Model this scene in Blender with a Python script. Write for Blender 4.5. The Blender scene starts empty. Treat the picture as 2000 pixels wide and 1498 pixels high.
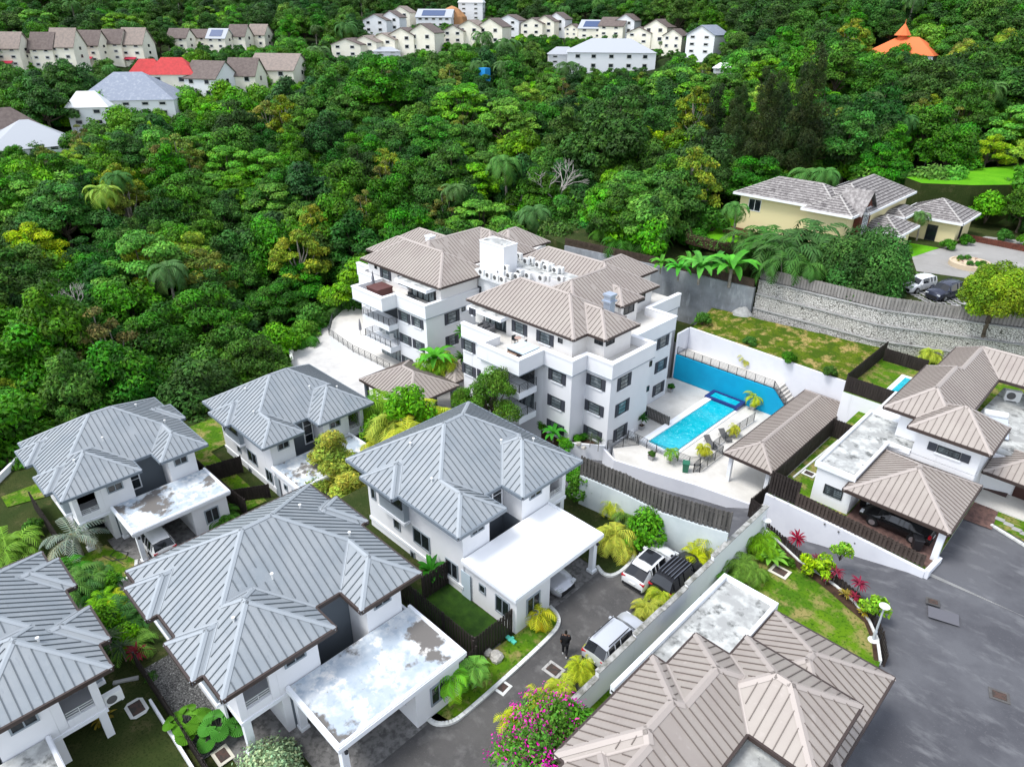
import bpy, math, random
from mathutils import Vector, Matrix, noise
random.seed(7)
sc = bpy.context.scene
COL = sc.collection
ORD = 'first second third fourth fifth sixth seventh eighth ninth tenth eleventh twelfth thirteenth fourteenth fifteenth sixteenth seventeenth eighteenth nineteenth twentieth'.split()
# ------------------------------------------------------------------ camera (world x = down the estate grid, y = across it, z up, metres)
F_PX, CX, CY, CAMH = 1367.5, 1000.0, 749.0, 32.0
PITCH, ROLL, HEAD = 0.48741, 0.00622, math.radians(-44.4)
def _rc():
    p, r = PITCH, ROLL
    R0 = Matrix(((1,0,0),(0,-math.sin(p),-math.cos(p)),(0,math.cos(p),-math.sin(p))))
    Rr = Matrix(((math.cos(r),-math.sin(r),0),(math.sin(r),math.cos(r),0),(0,0,1)))
    M = Matrix(((math.cos(HEAD),-math.sin(HEAD),0),(math.sin(HEAD),math.cos(HEAD),0),(0,0,1)))
    return Rr @ R0 @ M
RC = _rc(); RCT = RC.transposed()
EYE = Vector((0,0,CAMH))
cam_d = bpy.data.cameras.new('camera'); cam = bpy.data.objects.new('camera', cam_d); COL.objects.link(cam)
cam_d.sensor_width = 36; cam_d.lens = F_PX/2000*36; cam_d.clip_start = .5; cam_d.clip_end = 3000
mw = Matrix((RC[0], -RC[1], -RC[2])).transposed().to_4x4(); mw.translation = EYE
cam.matrix_world = mw; sc.camera = cam
def ray(x, y): return RCT @ Vector(((x-CX)/F_PX, (y-CY)/F_PX, 1.0))
def P(x, y, z=0.0):
    d = ray(x, y); p = EYE + d*((z-CAMH)/d.z); return Vector((p.x, p.y, z))
def PU(x, y, u): d = ray(x, y); return EYE + d*(u/d.x)
def PV(x, y, v): d = ray(x, y); return EYE + d*(v/d.y)
def PD(x, y, D):
    d = ray(x, y); return EYE + d*(D/math.hypot(d.x, d.y))
# ------------------------------------------------------------------ light
SUN_EL, SUN_AZ = math.radians(62), math.radians(205)
w = bpy.data.worlds.new('World'); sc.world = w; w.use_nodes = True
nt = w.node_tree; bg = nt.nodes['Background']; sky = nt.nodes.new('ShaderNodeTexSky')
sky.sky_type = 'NISHITA'; sky.sun_disc = False; sky.sun_elevation = SUN_EL; sky.sun_rotation = SUN_AZ
sky.air_density = 1.0; sky.dust_density = 1.0; sky.ozone_density = 1.0
hs_ = nt.nodes.new('ShaderNodeHueSaturation'); hs_.inputs['Saturation'].default_value = .42   # thin even cloud
nt.links.new(sky.outputs[0], hs_.inputs['Color']); nt.links.new(hs_.outputs[0], bg.inputs[0]); bg.inputs[1].default_value = 0.15
sl = bpy.data.lights.new('sun', 'SUN'); so = bpy.data.objects.new('sun', sl); COL.objects.link(so)
sl.energy = 1.3; sl.angle = math.radians(20); sl.color = (1, .98, .945)
sd = Vector((math.sin(SUN_AZ)*math.cos(SUN_EL), math.cos(SUN_AZ)*math.cos(SUN_EL), math.sin(SUN_EL)))
so.rotation_euler = (-sd).to_track_quat('-Z', 'Y').to_euler(); so.location = (0, 0, 80)
sc.view_settings.view_transform = 'Standard'; sc.view_settings.look = 'None'
sc.view_settings.exposure = 1.22; sc.view_settings.gamma = 1
sc.render.engine = 'CYCLES'
sc.cycles.max_bounces = 6; sc.cycles.diffuse_bounces = 3; sc.cycles.transparent_max_bounces = 4
# ------------------------------------------------------------------ materials
def mat(name, col, rough=.8, spec=.3, metal=0, noise_=None, bump=None, tint=None, trans=0, emit=None, rnd=None):
    """noise_ = (scale, colour2, lo, hi[, detail, stretch]) mixes a second colour; bump = (scale, strength)"""
    m = bpy.data.materials.new(name); m.use_nodes = True; n = m.node_tree; b = n.nodes['Principled BSDF']
    b.inputs['Roughness'].default_value = rough; b.inputs['Metallic'].default_value = metal
    b.inputs['Specular IOR Level'].default_value = spec
    rgb = n.nodes.new('ShaderNodeRGB'); rgb.outputs[0].default_value = (*col, 1); out = rgb.outputs[0]
    tc = n.nodes.new('ShaderNodeNewGeometry')
    for ns in ([noise_] if noise_ and not isinstance(noise_[0], tuple) else (noise_ or [])):
        t = n.nodes.new('ShaderNodeTexNoise'); t.inputs['Scale'].default_value = ns[0]
        t.inputs['Detail'].default_value = ns[4] if len(ns) > 4 else 5
        t.inputs['Roughness'].default_value = .62
        src = tc.outputs['Position']
        if len(ns) > 5:
            mp = n.nodes.new('ShaderNodeMapping'); mp.inputs['Scale'].default_value = ns[5]; n.links.new(src, mp.inputs[0]); src = mp.outputs[0]
        n.links.new(src, t.inputs['Vector'])
        cr = n.nodes.new('ShaderNodeMapRange'); cr.inputs[1].default_value = ns[2]; cr.inputs[2].default_value = ns[3]
        n.links.new(t.outputs[0], cr.inputs[0])
        mx = n.nodes.new('ShaderNodeMix'); mx.data_type = 'RGBA'
        n.links.new(cr.outputs[0], mx.inputs[0]); n.links.new(out, mx.inputs[6]); mx.inputs[7].default_value = (*ns[1], 1); out = mx.outputs[2]
    if tint:   # per-face colour attribute multiplies
        a = n.nodes.new('ShaderNodeVertexColor'); a.layer_name = 'tint'
        mx = n.nodes.new('ShaderNodeMix'); mx.data_type = 'RGBA'; mx.blend_type = 'MULTIPLY'; mx.inputs[0].default_value = 1
        n.links.new(out, mx.inputs[6]); n.links.new(a.outputs[0], mx.inputs[7]); out = mx.outputs[2]
    if rnd:
        oi = n.nodes.new('ShaderNodeObjectInfo'); hs = n.nodes.new('ShaderNodeHueSaturation')
        for k, (inp, lo, hi) in enumerate(rnd):
            mr = n.nodes.new('ShaderNodeMapRange'); src = oi.outputs['Random']
            if k:
                mm = n.nodes.new('ShaderNodeMath'); mm.operation = 'MULTIPLY'; mm.inputs[1].default_value = 7.31*k
                fr = n.nodes.new('ShaderNodeMath'); fr.operation = 'FRACT'; n.links.new(src, mm.inputs[0]); n.links.new(mm.outputs[0], fr.inputs[0]); src = fr.outputs[0]
            n.links.new(src, mr.inputs[0]); mr.inputs[3].default_value = lo; mr.inputs[4].default_value = hi
            n.links.new(mr.outputs[0], hs.inputs[inp])
        n.links.new(out, hs.inputs['Color']); out = hs.outputs[0]
    n.links.new(out, b.inputs['Base Color'])
    if bump:
        t = n.nodes.new('ShaderNodeTexNoise'); t.inputs['Scale'].default_value = bump[0]; n.links.new(tc.outputs['Position'], t.inputs['Vector'])
        bm_ = n.nodes.new('ShaderNodeBump'); bm_.inputs['Strength'].default_value = bump[1]; bm_.inputs['Distance'].default_value = .05
        n.links.new(t.outputs[0], bm_.inputs['Height']); n.links.new(bm_.outputs[0], b.inputs['Normal'])
    if trans:
        tr = n.nodes.new('ShaderNodeBsdfTranslucent'); n.links.new(out, tr.inputs[0]); ms = n.nodes.new('ShaderNodeMixShader')
        ms.inputs[0].default_value = trans; n.links.new(b.outputs[0], ms.inputs[1]); n.links.new(tr.outputs[0], ms.inputs[2])
        n.links.new(ms.outputs[0], n.nodes['Material Output'].inputs[0])
    return m
WHITE = mat('white_render', (.77,.775,.79), .85, .2, noise_=[(.35,(.72,.73,.75),.45,.75,6),(.35,(.60,.61,.62),.64,.80,8,(4,4,.35))])
WHITE2 = mat('white_trim', (.80,.82,.85), .8, .2, noise_=(.8,(.70,.74,.78),.5,.8,6))
WARM = mat('cream_render', (.78,.755,.73), .85, .2, noise_=(.5,(.71,.685,.66),.45,.75,6))
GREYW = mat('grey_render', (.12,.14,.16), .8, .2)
MIDGREY = mat('mid_grey_render', (.30,.34,.37), .8, .2)
GREYROOF = mat('grey_metal_roof', (.28,.303,.32), .5, .4, noise_=[(.5,(.225,.255,.28),.4,.7,5),(1.7,(.30,.33,.35),.6,.8,6),(2.5,(.20,.22,.24),.6,.75,6,(.4,3,1))])
GREYCAP = mat('grey_metal_flashing', (.30,.33,.355), .5, .4)
GREYSEAM = mat('grey_seam_shadow_tone', (.12,.138,.15), .6, .3)  # ribs darker than the panels: seam shadow put into their colour
BROWNROOF = mat('taupe_metal_roof', (.325,.288,.255), .5, .4, noise_=[(.4,(.285,.245,.22),.4,.7,5),(1.9,(.38,.335,.305),.6,.8,6)])
BROWNCAP = mat('taupe_metal_flashing', (.36,.315,.285), .5, .4)
BROWNSEAM = mat('taupe_seam_shadow_tone', (.155,.13,.115), .6, .3)  # shadow along the taupe seams carried by this dark rib colour
FASCIA = mat('dark_brown_gutter', (.05,.035,.03), .5, .4)
FASCIAG = mat('grey_gutter', (.16,.19,.22), .5, .4)
GLASS = mat('dark_window_glass', (.012,.016,.020), .08, .5, noise_=(.9,(.05,.06,.065),.5,.8,4))
GLASSC = mat('curtained_window_glass', (.20,.24,.25), .15, .5, noise_=(2.5,(.04,.05,.055),.45,.6,3,(1,1,.2)))
GLASSW = mat('window_glass_reflection_grey', (.10,.125,.135), .1, .6, noise_=(1.3,(.24,.27,.28),.5,.62,3))  # grey pane reflection mixed into the glass colour
FRAMED = mat('dark_window_frame', (.03,.035,.04), .5, .4)
FRAMEG = mat('grey_window_surround', (.26,.30,.33), .7, .3)
SHUTTER = mat('charcoal_shutter', (.055,.06,.075), .6, .3)
RAILM = mat('grey_steel_rail', (.055,.06,.065), .45, .5, metal=.4)
PATCHY = mat('peeling_roof_membrane', (.40,.46,.52), .75, .3, noise_=[(.5,(.66,.68,.68),.46,.60,10),(2.2,(.33,.40,.47),.50,.66,9),(.7,(.80,.78,.74),.56,.64,10),(.30,(.15,.14,.13),.545,.585,12),(3,(.30,.29,.26),.66,.72,6)])
PATCHY2 = mat('weathered_concrete_roof', (.33,.335,.325), .85, .2, noise_=[(.9,(.52,.53,.51),.45,.6,10),(1.3,(.12,.125,.12),.53,.66,11)])
PUREWHITE = mat('fresh_white_membrane', (.93,.93,.93), .6, .3)
CONC = mat('concrete', (.38,.38,.37), .9, .2, noise_=[(.6,(.25,.25,.245),.4,.7,8),(3,(.45,.45,.44),.5,.8,5)])
KERB = mat('white_kerb', (.66,.67,.65), .85, .2, noise_=(1.5,(.45,.46,.42),.5,.8,6))
TILE = mat('pale_stone_tile', (.62,.60,.56), .7, .3, noise_=[(.5,(.50,.48,.44),.45,.7,6),(6,(.56,.54,.50),.5,.7,2)])
ASPH = mat('asphalt', (.10,.096,.093), .9, .2, noise_=[(.35,(.07,.068,.067),.4,.65,7),(1.1,(.17,.165,.16),.52,.78,9),(14,(.12,.12,.115),.62,.7,2)], bump=(25,.3))
ASPH2 = mat('asphalt_smooth', (.11,.112,.122), .88, .25, noise_=[(.22,(.07,.071,.08),.4,.62,8),(.5,(.17,.172,.18),.53,.75,9,(1,2.2,1)),(9,(.10,.10,.11),.62,.7,2)], bump=(25,.2))
PAVER = mat('stone_paver_drive', (.17,.165,.16), .85, .2, noise_=[(3,(.09,.088,.085),.45,.6,8),(1.2,(.30,.29,.28),.55,.7,8)])
BRICKP = mat('red_brown_paver', (.16,.095,.08), .85, .2, noise_=(2.5,(.09,.055,.05),.45,.6,8))
WOODD = mat('dark_stained_fence', (.028,.022,.020), .7, .25, noise_=(4,(.045,.036,.032),.4,.7,4,(1,1,.2)))
WOODG = mat('weathered_grey_fence', (.085,.08,.075), .85, .2, noise_=(3,(.15,.14,.13),.4,.7,5,(1,1,.2)))
WOODL = mat('silvered_fence', (.22,.205,.19), .85, .2, noise_=(3,(.33,.31,.29),.4,.7,5,(1,1,.2)))
WOODB = mat('brown_slat_fence', (.085,.062,.045), .8, .2, noise_=(3,(.05,.036,.026),.4,.7,5))
GRASS = mat('lawn_grass', (.06,.15,.008), .95, .1, noise_=[(.5,(.11,.22,.008),.42,.6,8),(.8,(.28,.24,.085),.48,.62,10),(5,(.03,.08,.005),.52,.66,6)], bump=(30,.8))
GRASSD = mat('dark_lawn', (.032,.050,.012), .95, .1, noise_=[(.5,(.055,.065,.02),.4,.65,8),(1.0,(.13,.11,.055),.58,.8,8),(9,(.02,.035,.008),.5,.65,4)], bump=(30,.8))  # darker, duller grass with brownish patches
GRASSV = mat('bright_lawn', (.085,.30,.006), .95, .1, noise_=[(.3,(.12,.36,.01),.4,.65,6),(2,(.05,.19,.006),.55,.75,6)], bump=(30,.6))
GRASSY = mat('dry_patchy_grass', (.10,.15,.008), .95, .1, noise_=[(.7,(.05,.10,.006),.42,.55,9),(.9,(.36,.27,.10),.50,.62,10),(6,(.05,.07,.01),.5,.65,4)], bump=(30,.8))
EARTH = mat('bare_soil', (.07,.042,.028), .95, .1, noise_=(2,(.04,.025,.018),.4,.6,7))
GRAVEL = mat('grey_gravel', (.16,.16,.155), .9, .2, noise_=[(14,(.05,.05,.05),.45,.55,2),(9,(.32,.32,.31),.6,.66,2)], bump=(30,1))
POOLW = mat('pool_water', (.0,.36,.46), .04, .5, noise_=[(1.2,(.02,.46,.56),.4,.7,5),(4,(.12,.62,.70),.60,.68,3)], bump=(2.2,.35))  # palest flecks are caustic light painted into the water colour
POOLB = mat('blue_pool_tile', (.02,.03,.16), .4, .5)
BLUEWALL = mat('turquoise_painted_wall', (.0,.33,.56), .75, .3, noise_=(.5,(.0,.28,.50),.45,.7,6))
BLACKM = mat('black_plastic', (.02,.02,.022), .5, .4)
ACW = mat('white_enamel', (.72,.73,.72), .5, .4)
ACD = mat('fan_grille', (.10,.10,.10), .6, .3)
# ------------------------------------------------------------------ mesh builder
class MB:
    def __init__(s): s.v = []; s.f = []; s.m = []
    def add(s, vs, fs, m=0):
        o = len(s.v); s.v += [tuple(v) for v in vs]; s.f += [tuple(i+o for i in f) for f in fs]; s.m += [m]*len(fs); return s
    def quad(s, a, b, c, d, m=0): return s.add([a,b,c,d], [(0,1,2,3)], m)
    def poly(s, pts, m=0): return s.add(pts, [tuple(range(len(pts)))], m)
    def box(s, x0, x1, y0, y1, z0, z1, m=0):
        x0,x1 = min(x0,x1),max(x0,x1); y0,y1 = min(y0,y1),max(y0,y1); z0,z1 = min(z0,z1),max(z0,z1)
        return s.add([(x0,y0,z0),(x1,y0,z0),(x1,y1,z0),(x0,y1,z0),(x0,y0,z1),(x1,y0,z1),(x1,y1,z1),(x0,y1,z1)],
                     [(3,2,1,0),(4,5,6,7),(0,1,5,4),(1,2,6,5),(2,3,7,6),(3,0,4,7)], m)
    def bar(s, a, b, w, h, m=0, up=(0,0,1)):
        """box from a to b, width w sideways, height h along up, centred"""
        a = Vector(a); b = Vector(b); d = (b-a); up = Vector(up)
        if d.length < 1e-6: return s
        if abs(d.normalized().dot(up)) > .99: up = Vector((1,0,0))
        sd_ = d.cross(up).normalized()*(w/2); up2 = sd_.cross(d).normalized()*(h/2)
        vs = [a-sd_-up2, a+sd_-up2, a+sd_+up2, a-sd_+up2, b-sd_-up2, b+sd_-up2, b+sd_+up2, b-sd_+up2]
        return s.add(vs, [(0,1,2,3),(7,6,5,4),(0,4,5,1),(1,5,6,2),(2,6,7,3),(3,7,4,0)], m)
    def prism(s, poly, z0, z1, m=0, mt=None):
        n = len(poly); mt = m if mt is None else mt
        s.add([(p[0],p[1],z0) for p in poly]+[(p[0],p[1],z1) for p in poly], [(i,(i+1)%n,(i+1)%n+n,i+n) for i in range(n)], m)
        s.poly([(p[0],p[1],z1) for p in poly], mt); s.poly([(p[0],p[1],z0) for p in reversed(poly)], m); return s
    def tube(s, pts, r, n=6, m=0, r2=None, cap=True):
        pts = [Vector(p) for p in pts]; k = len(pts); rings = []
        for i, p in enumerate(pts):
            d = (pts[min(i+1,k-1)]-pts[max(i-1,0)]).normalized(); a = Vector((0,0,1)) if abs(d.z) < .95 else Vector((1,0,0))
            x = d.cross(a).normalized(); y = x.cross(d); rr = r if r2 is None else r+(r2-r)*i/(k-1)
            rings.append([p+x*math.cos(t*2*math.pi/n)*rr+y*math.sin(t*2*math.pi/n)*rr for t in range(n)])
        fs = [(i*n+j, i*n+(j+1)%n, (i+1)*n+(j+1)%n, (i+1)*n+j) for i in range(k-1) for j in range(n)]
        if cap: fs += [tuple(range(n))[::-1], tuple(range((k-1)*n, k*n))]
        return s.add([v for q in rings for v in q], fs, m)
    def lathe(s, c, prof, n=12, m=0):
        vs = [(c[0]+r*math.cos(2*math.pi*j/n), c[1]+r*math.sin(2*math.pi*j/n), c[2]+z) for r, z in prof for j in range(n)]
        k = len(prof)
        fs = [(i*n+j, i*n+(j+1)%n, (i+1)*n+(j+1)%n, (i+1)*n+j) for i in range(k-1) for j in range(n)]
        fs += [tuple(range(n))[::-1], tuple(range((k-1)*n, k*n))]
        return s.add(vs, fs, m)
    def xf(s, M):
        s.v = [tuple(M @ Vector(v)) for v in s.v]; return s
    def build(s, name, mats, parent=None, smooth=False, local=False, tints=None):
        me = bpy.data.meshes.new(name); me.from_pydata(s.v, [], s.f)
        for q in (mats if isinstance(mats, (list, tuple)) else [mats]): me.materials.append(q)
        me.polygons.foreach_set('material_index', s.m)
        if smooth: me.polygons.foreach_set('use_smooth', [True]*len(s.f))
        if tints is not None:
            ca = me.color_attributes.new('tint', 'FLOAT_COLOR', 'CORNER'); arr = []
            for f, t in zip(s.f, tints): arr += [*t, 1.0]*len(f)
            ca.data.foreach_set('color', arr)
        me.update(); o = bpy.data.objects.new(name, me); COL.objects.link(o)
        if parent is not None:
            o.parent = parent
            if not local:
                q = parent; off = Vector((0,0,0))
                while q is not None: off += Vector(q.location); q = q.parent
                o.location = -off
        return o
def tag(o, label=None, cat=None, group=None, kind=None):
    if label: o['label'] = label
    if cat: o['category'] = cat
    if group: o['group'] = group
    if kind: o['kind'] = kind
    return o
def thing(name, label, cat, loc=(0,0,0), rz=0, group=None):
    o = bpy.data.objects.new(name, None); COL.objects.link(o); o.empty_display_size = .3
    o.location = loc; o.rotation_euler = (0,0,rz); return tag(o, label, cat, group)
def struct(name, mb, mats): return tag(mb.build(name, mats), kind='structure')
def kids(o): return [c for c in bpy.data.objects if c.parent == o]
def dup(o, loc=None, rz=None, label=None, group=None, scale=None, _tree=None):
    tree = _tree if _tree is not None else TREE_OF(o)
    c = o.copy(); COL.objects.link(c)
    if loc is not None: c.location = loc
    if rz is not None: c.rotation_euler = (0,0,rz)
    if scale is not None: c.scale = (scale,)*3 if not hasattr(scale, '__len__') else scale
    if label: c['label'] = label
    if group: c['group'] = group
    for ch, sub in tree:
        k = ch.copy(); COL.objects.link(k); k.parent = c
        for g, _ in sub:
            q = g.copy(); COL.objects.link(q); q.parent = k
    return c
_TC = {}
def TREE_OF(o):
    if o.name not in _TC: _TC[o.name] = [(c, [(g, []) for g in kids(c)]) for c in kids(o)]
    return _TC[o.name]
# ------------------------------------------------------------------ hip roofs with standing seams: upper envelope of equal-pitch hips
def hip_roof(rects, ze, s, mats, parent, cap=.14, gap=.42, fascia=.2, name='roof', seams=True):
    """rects (x0,x1,y0,y1); mats = [panel, flashing, seam, gutter, soffit]"""
    EPS = 1e-6
    rects = [tuple(r) for r in rects]
    def hr(r, x, y):
        c = [(x-r[0], ('x',1,r[0])), (r[1]-x, ('x',-1,r[1])), (y-r[2], ('y',1,r[2])), (r[3]-y, ('y',-1,r[3]))]
        return min(c, key=lambda q: q[0])
    def top(x, y):
        best = None
        for r in rects:
            if r[0]-EPS <= x <= r[1]+EPS and r[2]-EPS <= y <= r[3]+EPS:
                h = hr(r, x, y)
                if best is None or h[0] > best[0]: best = h
        return best
    planes = set()
    for r in rects: planes |= {('x',1,r[0]),('x',-1,r[1]),('y',1,r[2]),('y',-1,r[3])}
    def lin(p): return (p[1],0,-p[1]*p[2]) if p[0]=='x' else (0,p[1],-p[1]*p[2])
    lines = set(); pl = list(planes)
    for p in pl: a = lin(p); lines.add(tuple(round(q,5) for q in ((abs(a[0]),abs(a[1]),a[2]*(a[0]+a[1])))))
    for i in range(len(pl)):
        for j in range(i):
            a, b = lin(pl[i]), lin(pl[j]); l = (a[0]-b[0], a[1]-b[1], a[2]-b[2])
            if abs(l[0])+abs(l[1]) < EPS: continue
            if l[0] < 0 or (l[0] == 0 and l[1] < 0): l = tuple(-q for q in l)
            k = max(abs(l[0]), abs(l[1])); lines.add(tuple(round(q/k,5) for q in l))
    X0 = min(r[0] for r in rects); X1 = max(r[1] for r in rects); Y0 = min(r[2] for r in rects); Y1 = max(r[3] for r in rects)
    cells = [[(X0,Y0),(X1,Y0),(X1,Y1),(X0,Y1)]]
    for l in lines:
        new = []
        for c in cells:
            d = [l[0]*p[0]+l[1]*p[1]+l[2] for p in c]
            if max(d) < 1e-4 or min(d) > -1e-4: new.append(c); continue
            A = []; B = []
            for i, p in enumerate(c):
                q = c[(i+1)%len(c)]; di, dj = d[i], d[(i+1)%len(c)]
                if di >= -1e-4: A.append(p)
                if di <= 1e-4: B.append(p)
                if (di > 1e-4 and dj < -1e-4) or (di < -1e-4 and dj > 1e-4):
                    t = di/(di-dj); x = (p[0]+(q[0]-p[0])*t, p[1]+(q[1]-p[1])*t); A.append(x); B.append(x)
            if len(A) > 2: new.append(A)
            if len(B) > 2: new.append(B)
        cells = new
    mb = MB(); reg = {}; edges = {}
    def H(pl_, x, y): return ze + s*((x if pl_[0]=='x' else y)-pl_[2])*pl_[1]
    for c in cells:
        cx = sum(p[0] for p in c)/len(c); cy = sum(p[1] for p in c)/len(c); t = top(cx, cy)
        if t is None: continue
        pk = t[1]; reg.setdefault(pk, []).append(c)
        mb.poly([(x, y, H(pk,x,y)) for x, y in c], 0); mb.poly([(x, y, ze-fascia+.02) for x, y in reversed(c)], 4)
        for i, p in enumerate(c):
            q = c[(i+1)%len(c)]; k = tuple(sorted(((round(p[0],3),round(p[1],3)),(round(q[0],3),round(q[1],3)))))
            edges.setdefault(k, []).append(pk)
    def gout(pk): return (-pk[1],0) if pk[0]=='x' else (0,-pk[1])   # downhill
    segs = []
    for (p, q), ps in edges.items():
        if math.dist(p, q) < 1e-3: continue
        if len(ps) == 1:   # outline: gutter
            z0 = H(ps[0], *p); g = gout(ps[0]); ok = abs(z0-ze) < .02 and abs(H(ps[0], *q)-ze) < .02
            if ok:
                o = (g[0]*.06, g[1]*.06)
                mb.quad((p[0]+o[0],p[1]+o[1],ze-fascia),(q[0]+o[0],q[1]+o[1],ze-fascia),(q[0]+o[0],q[1]+o[1],ze+.03),(p[0]+o[0],p[1]+o[1],ze+.03),3)
                mb.quad((p[0]+o[0],p[1]+o[1],ze+.03),(q[0]+o[0],q[1]+o[1],ze+.03),(q[0]-g[0]*.05,q[1]-g[1]*.05,ze+.035),(p[0]-g[0]*.05,p[1]-g[1]*.05,ze+.035),3)
                mb.quad((p[0]+o[0],p[1]+o[1],ze-fascia),(q[0]+o[0],q[1]+o[1],ze-fascia),(q[0],q[1],ze-fascia),(p[0],p[1],ze-fascia),3)
            else: mb.quad((*p,ze-fascia),(*q,ze-fascia),(*q,H(ps[0],*q)),(*p,z0),3)
        elif len(ps) == 2 and ps[0] != ps[1]:
            a, b = ps
            if abs(H(a,*p)-H(b,*p)) < .02 and abs(H(a,*q)-H(b,*q)) < .02: segs.append((p, q, a, b))
            else:
                mb.quad((*p,min(H(a,*p),H(b,*p))),(*q,min(H(a,*q),H(b,*q))),(*q,max(H(a,*q),H(b,*q))),(*p,max(H(a,*p),H(b,*p))),1)
    for p, q, a, b in segs:
        P0 = Vector(p); Q0 = Vector(q); mid = (P0+Q0)/2; d = (Q0-P0).normalized(); nrm = Vector((-d.y, d.x))
        test = mid+nrm*.02
        # side of a
        ca = min(reg[a], key=lambda c: (Vector((sum(x[0] for x in c)/len(c), sum(x[1] for x in c)/len(c)))-mid).length)
        sa = 1 if (Vector((sum(x[0] for x in ca)/len(ca), sum(x[1] for x in ca)/len(ca)))-mid).dot(nrm) > 0 else -1
        ga = Vector(gout(a)); gb = Vector(gout(b))
        convex = ga.dot(nrm*sa) > 0.01 or (abs(ga.dot(nrm)) <= .01 and gb.dot(nrm*-sa) > 0)
        wd = cap if convex else .07; zz = .035 if convex else .02
        e = d*.0
        for pk, sg in ((a, sa), (b, -sa)):
            p2 = P0+nrm*sg*wd; q2 = Q0+nrm*sg*wd
            mb.quad((p[0],p[1],H(pk,*p)+zz),(q[0],q[1],H(pk,*q)+zz),(q2.x,q2.y,H(pk,*q2)+zz),(p2.x,p2.y,H(pk,*p2)+zz),1)
    if seams:
        for pk, cs in reg.items():
            ax = 1 if pk[0]=='x' else 0      # lateral coordinate index
            lo = min(p[ax] for c in cs for p in c); hi = max(p[ax] for c in cs for p in c)
            k = lo+gap*.5
            while k < hi:
                iv = []
                for c in cs:
                    xs = []
                    for i, p in enumerate(c):
                        q = c[(i+1)%len(c)]
                        if (p[ax]-k)*(q[ax]-k) < 0: t = (k-p[ax])/(q[ax]-p[ax]); xs.append(p[1-ax]+(q[1-ax]-p[1-ax])*t)
                    if len(xs) >= 2: iv.append((min(xs), max(xs)))
                iv.sort(); mg = []
                for a, b in iv:
                    if mg and a <= mg[-1][1]+.01: mg[-1][1] = max(mg[-1][1], b)
                    else: mg.append([a, b])
                for a, b in mg:
                    a2, b2 = a+.2, b-.2
                    if abs(H(pk, *((a,k) if ax else (k,a)))-ze) < .05: a2 = a+.04
                    if abs(H(pk, *((b,k) if ax else (k,b)))-ze) < .05: b2 = b-.04
                    if b2-a2 < .25: continue
                    pa = (a2,k) if ax else (k,a2); pb = (b2,k) if ax else (k,b2)
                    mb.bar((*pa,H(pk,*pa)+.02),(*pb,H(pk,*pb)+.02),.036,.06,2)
                k += gap
    return mb.build(name, mats, parent)
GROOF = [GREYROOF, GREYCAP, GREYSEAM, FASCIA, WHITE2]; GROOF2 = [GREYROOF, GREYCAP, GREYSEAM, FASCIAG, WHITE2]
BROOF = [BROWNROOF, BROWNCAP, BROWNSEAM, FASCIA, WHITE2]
# ------------------------------------------------------------------ windows: axis 'x' = wall plane x=pos, spans y; sgn = outward
def wbox(mb, axis, pos, sgn, a0, a1, z0, z1, t0, t1, m=0):
    if axis == 'x': mb.box(pos+sgn*t0, pos+sgn*t1, a0, a1, z0, z1, m)
    else: mb.box(a0, a1, pos+sgn*t0, pos+sgn*t1, z0, z1, m)
def window(par, axis, pos, sgn, a0, a1, z0, z1, nv=2, nh=0, fw=.07, frame=None, glass=None, shutters=0, sill=None, name='window'):
    a0, a1 = min(a0,a1), max(a0,a1); frame = frame or FRAMED; mb = MB()
    for (x0,x1,y0,y1) in ((a0,a1,z0,z0+fw),(a0,a1,z1-fw,z1),(a0,a0+fw,z0+fw,z1-fw),(a1-fw,a1,z0+fw,z1-fw)):
        wbox(mb, axis, pos, sgn, x0, x1, y0, y1, -.02, .07)
    for i in range(1, nv): x = a0+(a1-a0)*i/nv; wbox(mb, axis, pos, sgn, x-.03, x+.03, z0+fw, z1-fw, 0, .055)
    for i in range(1, nh+1): z = z0+(z1-z0)*i/(nh+1); wbox(mb, axis, pos, sgn, a0+fw, a1-fw, z-.02, z+.02, 0, .05)
    if sill:
        wbox(mb, axis, pos, sgn, a0-.12, a1+.12, z0-.14, z0-.002, -.02, .12, 1)
    o = mb.build(name, [frame, WHITE2], par)
    g = MB(); wbox(g, axis, pos, sgn, a0+fw, a1-fw, z0+fw, z1-fw, 0, .02); g.build('pane', glass or GLASS, o)
    if shutters:
        for x0, x1 in ((a0-shutters-.04, a0-.04), (a1+.04, a1+shutters+.04)):
            s_ = MB(); wbox(s_, axis, pos, sgn, x0, x1, z0-.02, z1+.02, .01, .06)
            for q in range(1, 12): zq = z0+(z1-z0)*q/12; wbox(s_, axis, pos, sgn, x0+.05, x1-.05, zq-.02, zq+.02, .06, .075)
            s_.build('shutter', SHUTTER, o)
    return o
def rail(par, pts, h=1.0, nbar=6, step=1.3, m=None, name='railing', top=.05):
    mb = MB(); pts = [Vector(p) for p in pts]
    for a, b in zip(pts, pts[1:]):
        L = (b-a).length; n = max(1, round(L/step))
        for i in range(n+1): q = a+(b-a)*i/n; mb.bar(q, q+Vector((0,0,h)), .05, .05)
        for k in range(nbar): z = Vector((0,0,h*(k+1)/nbar-.01)); mb.bar(a+z, b+z, .035 if k < nbar-1 else top, .025)
    return mb.build(name, m or RAILM, par)
def wp(par, axis, pos, sgn, x0, y0, x1, y1, **k):
    """window whose top-left / bottom-right photo pixels lie on a wall plane"""
    f = PU if axis == 'x' else PV; i = 1 if axis == 'x' else 0
    a, b = f(x0, y0, pos), f(x1, y1, pos)
    return window(par, axis, pos, sgn, a[i], b[i], b.z, a.z, **k)
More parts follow.
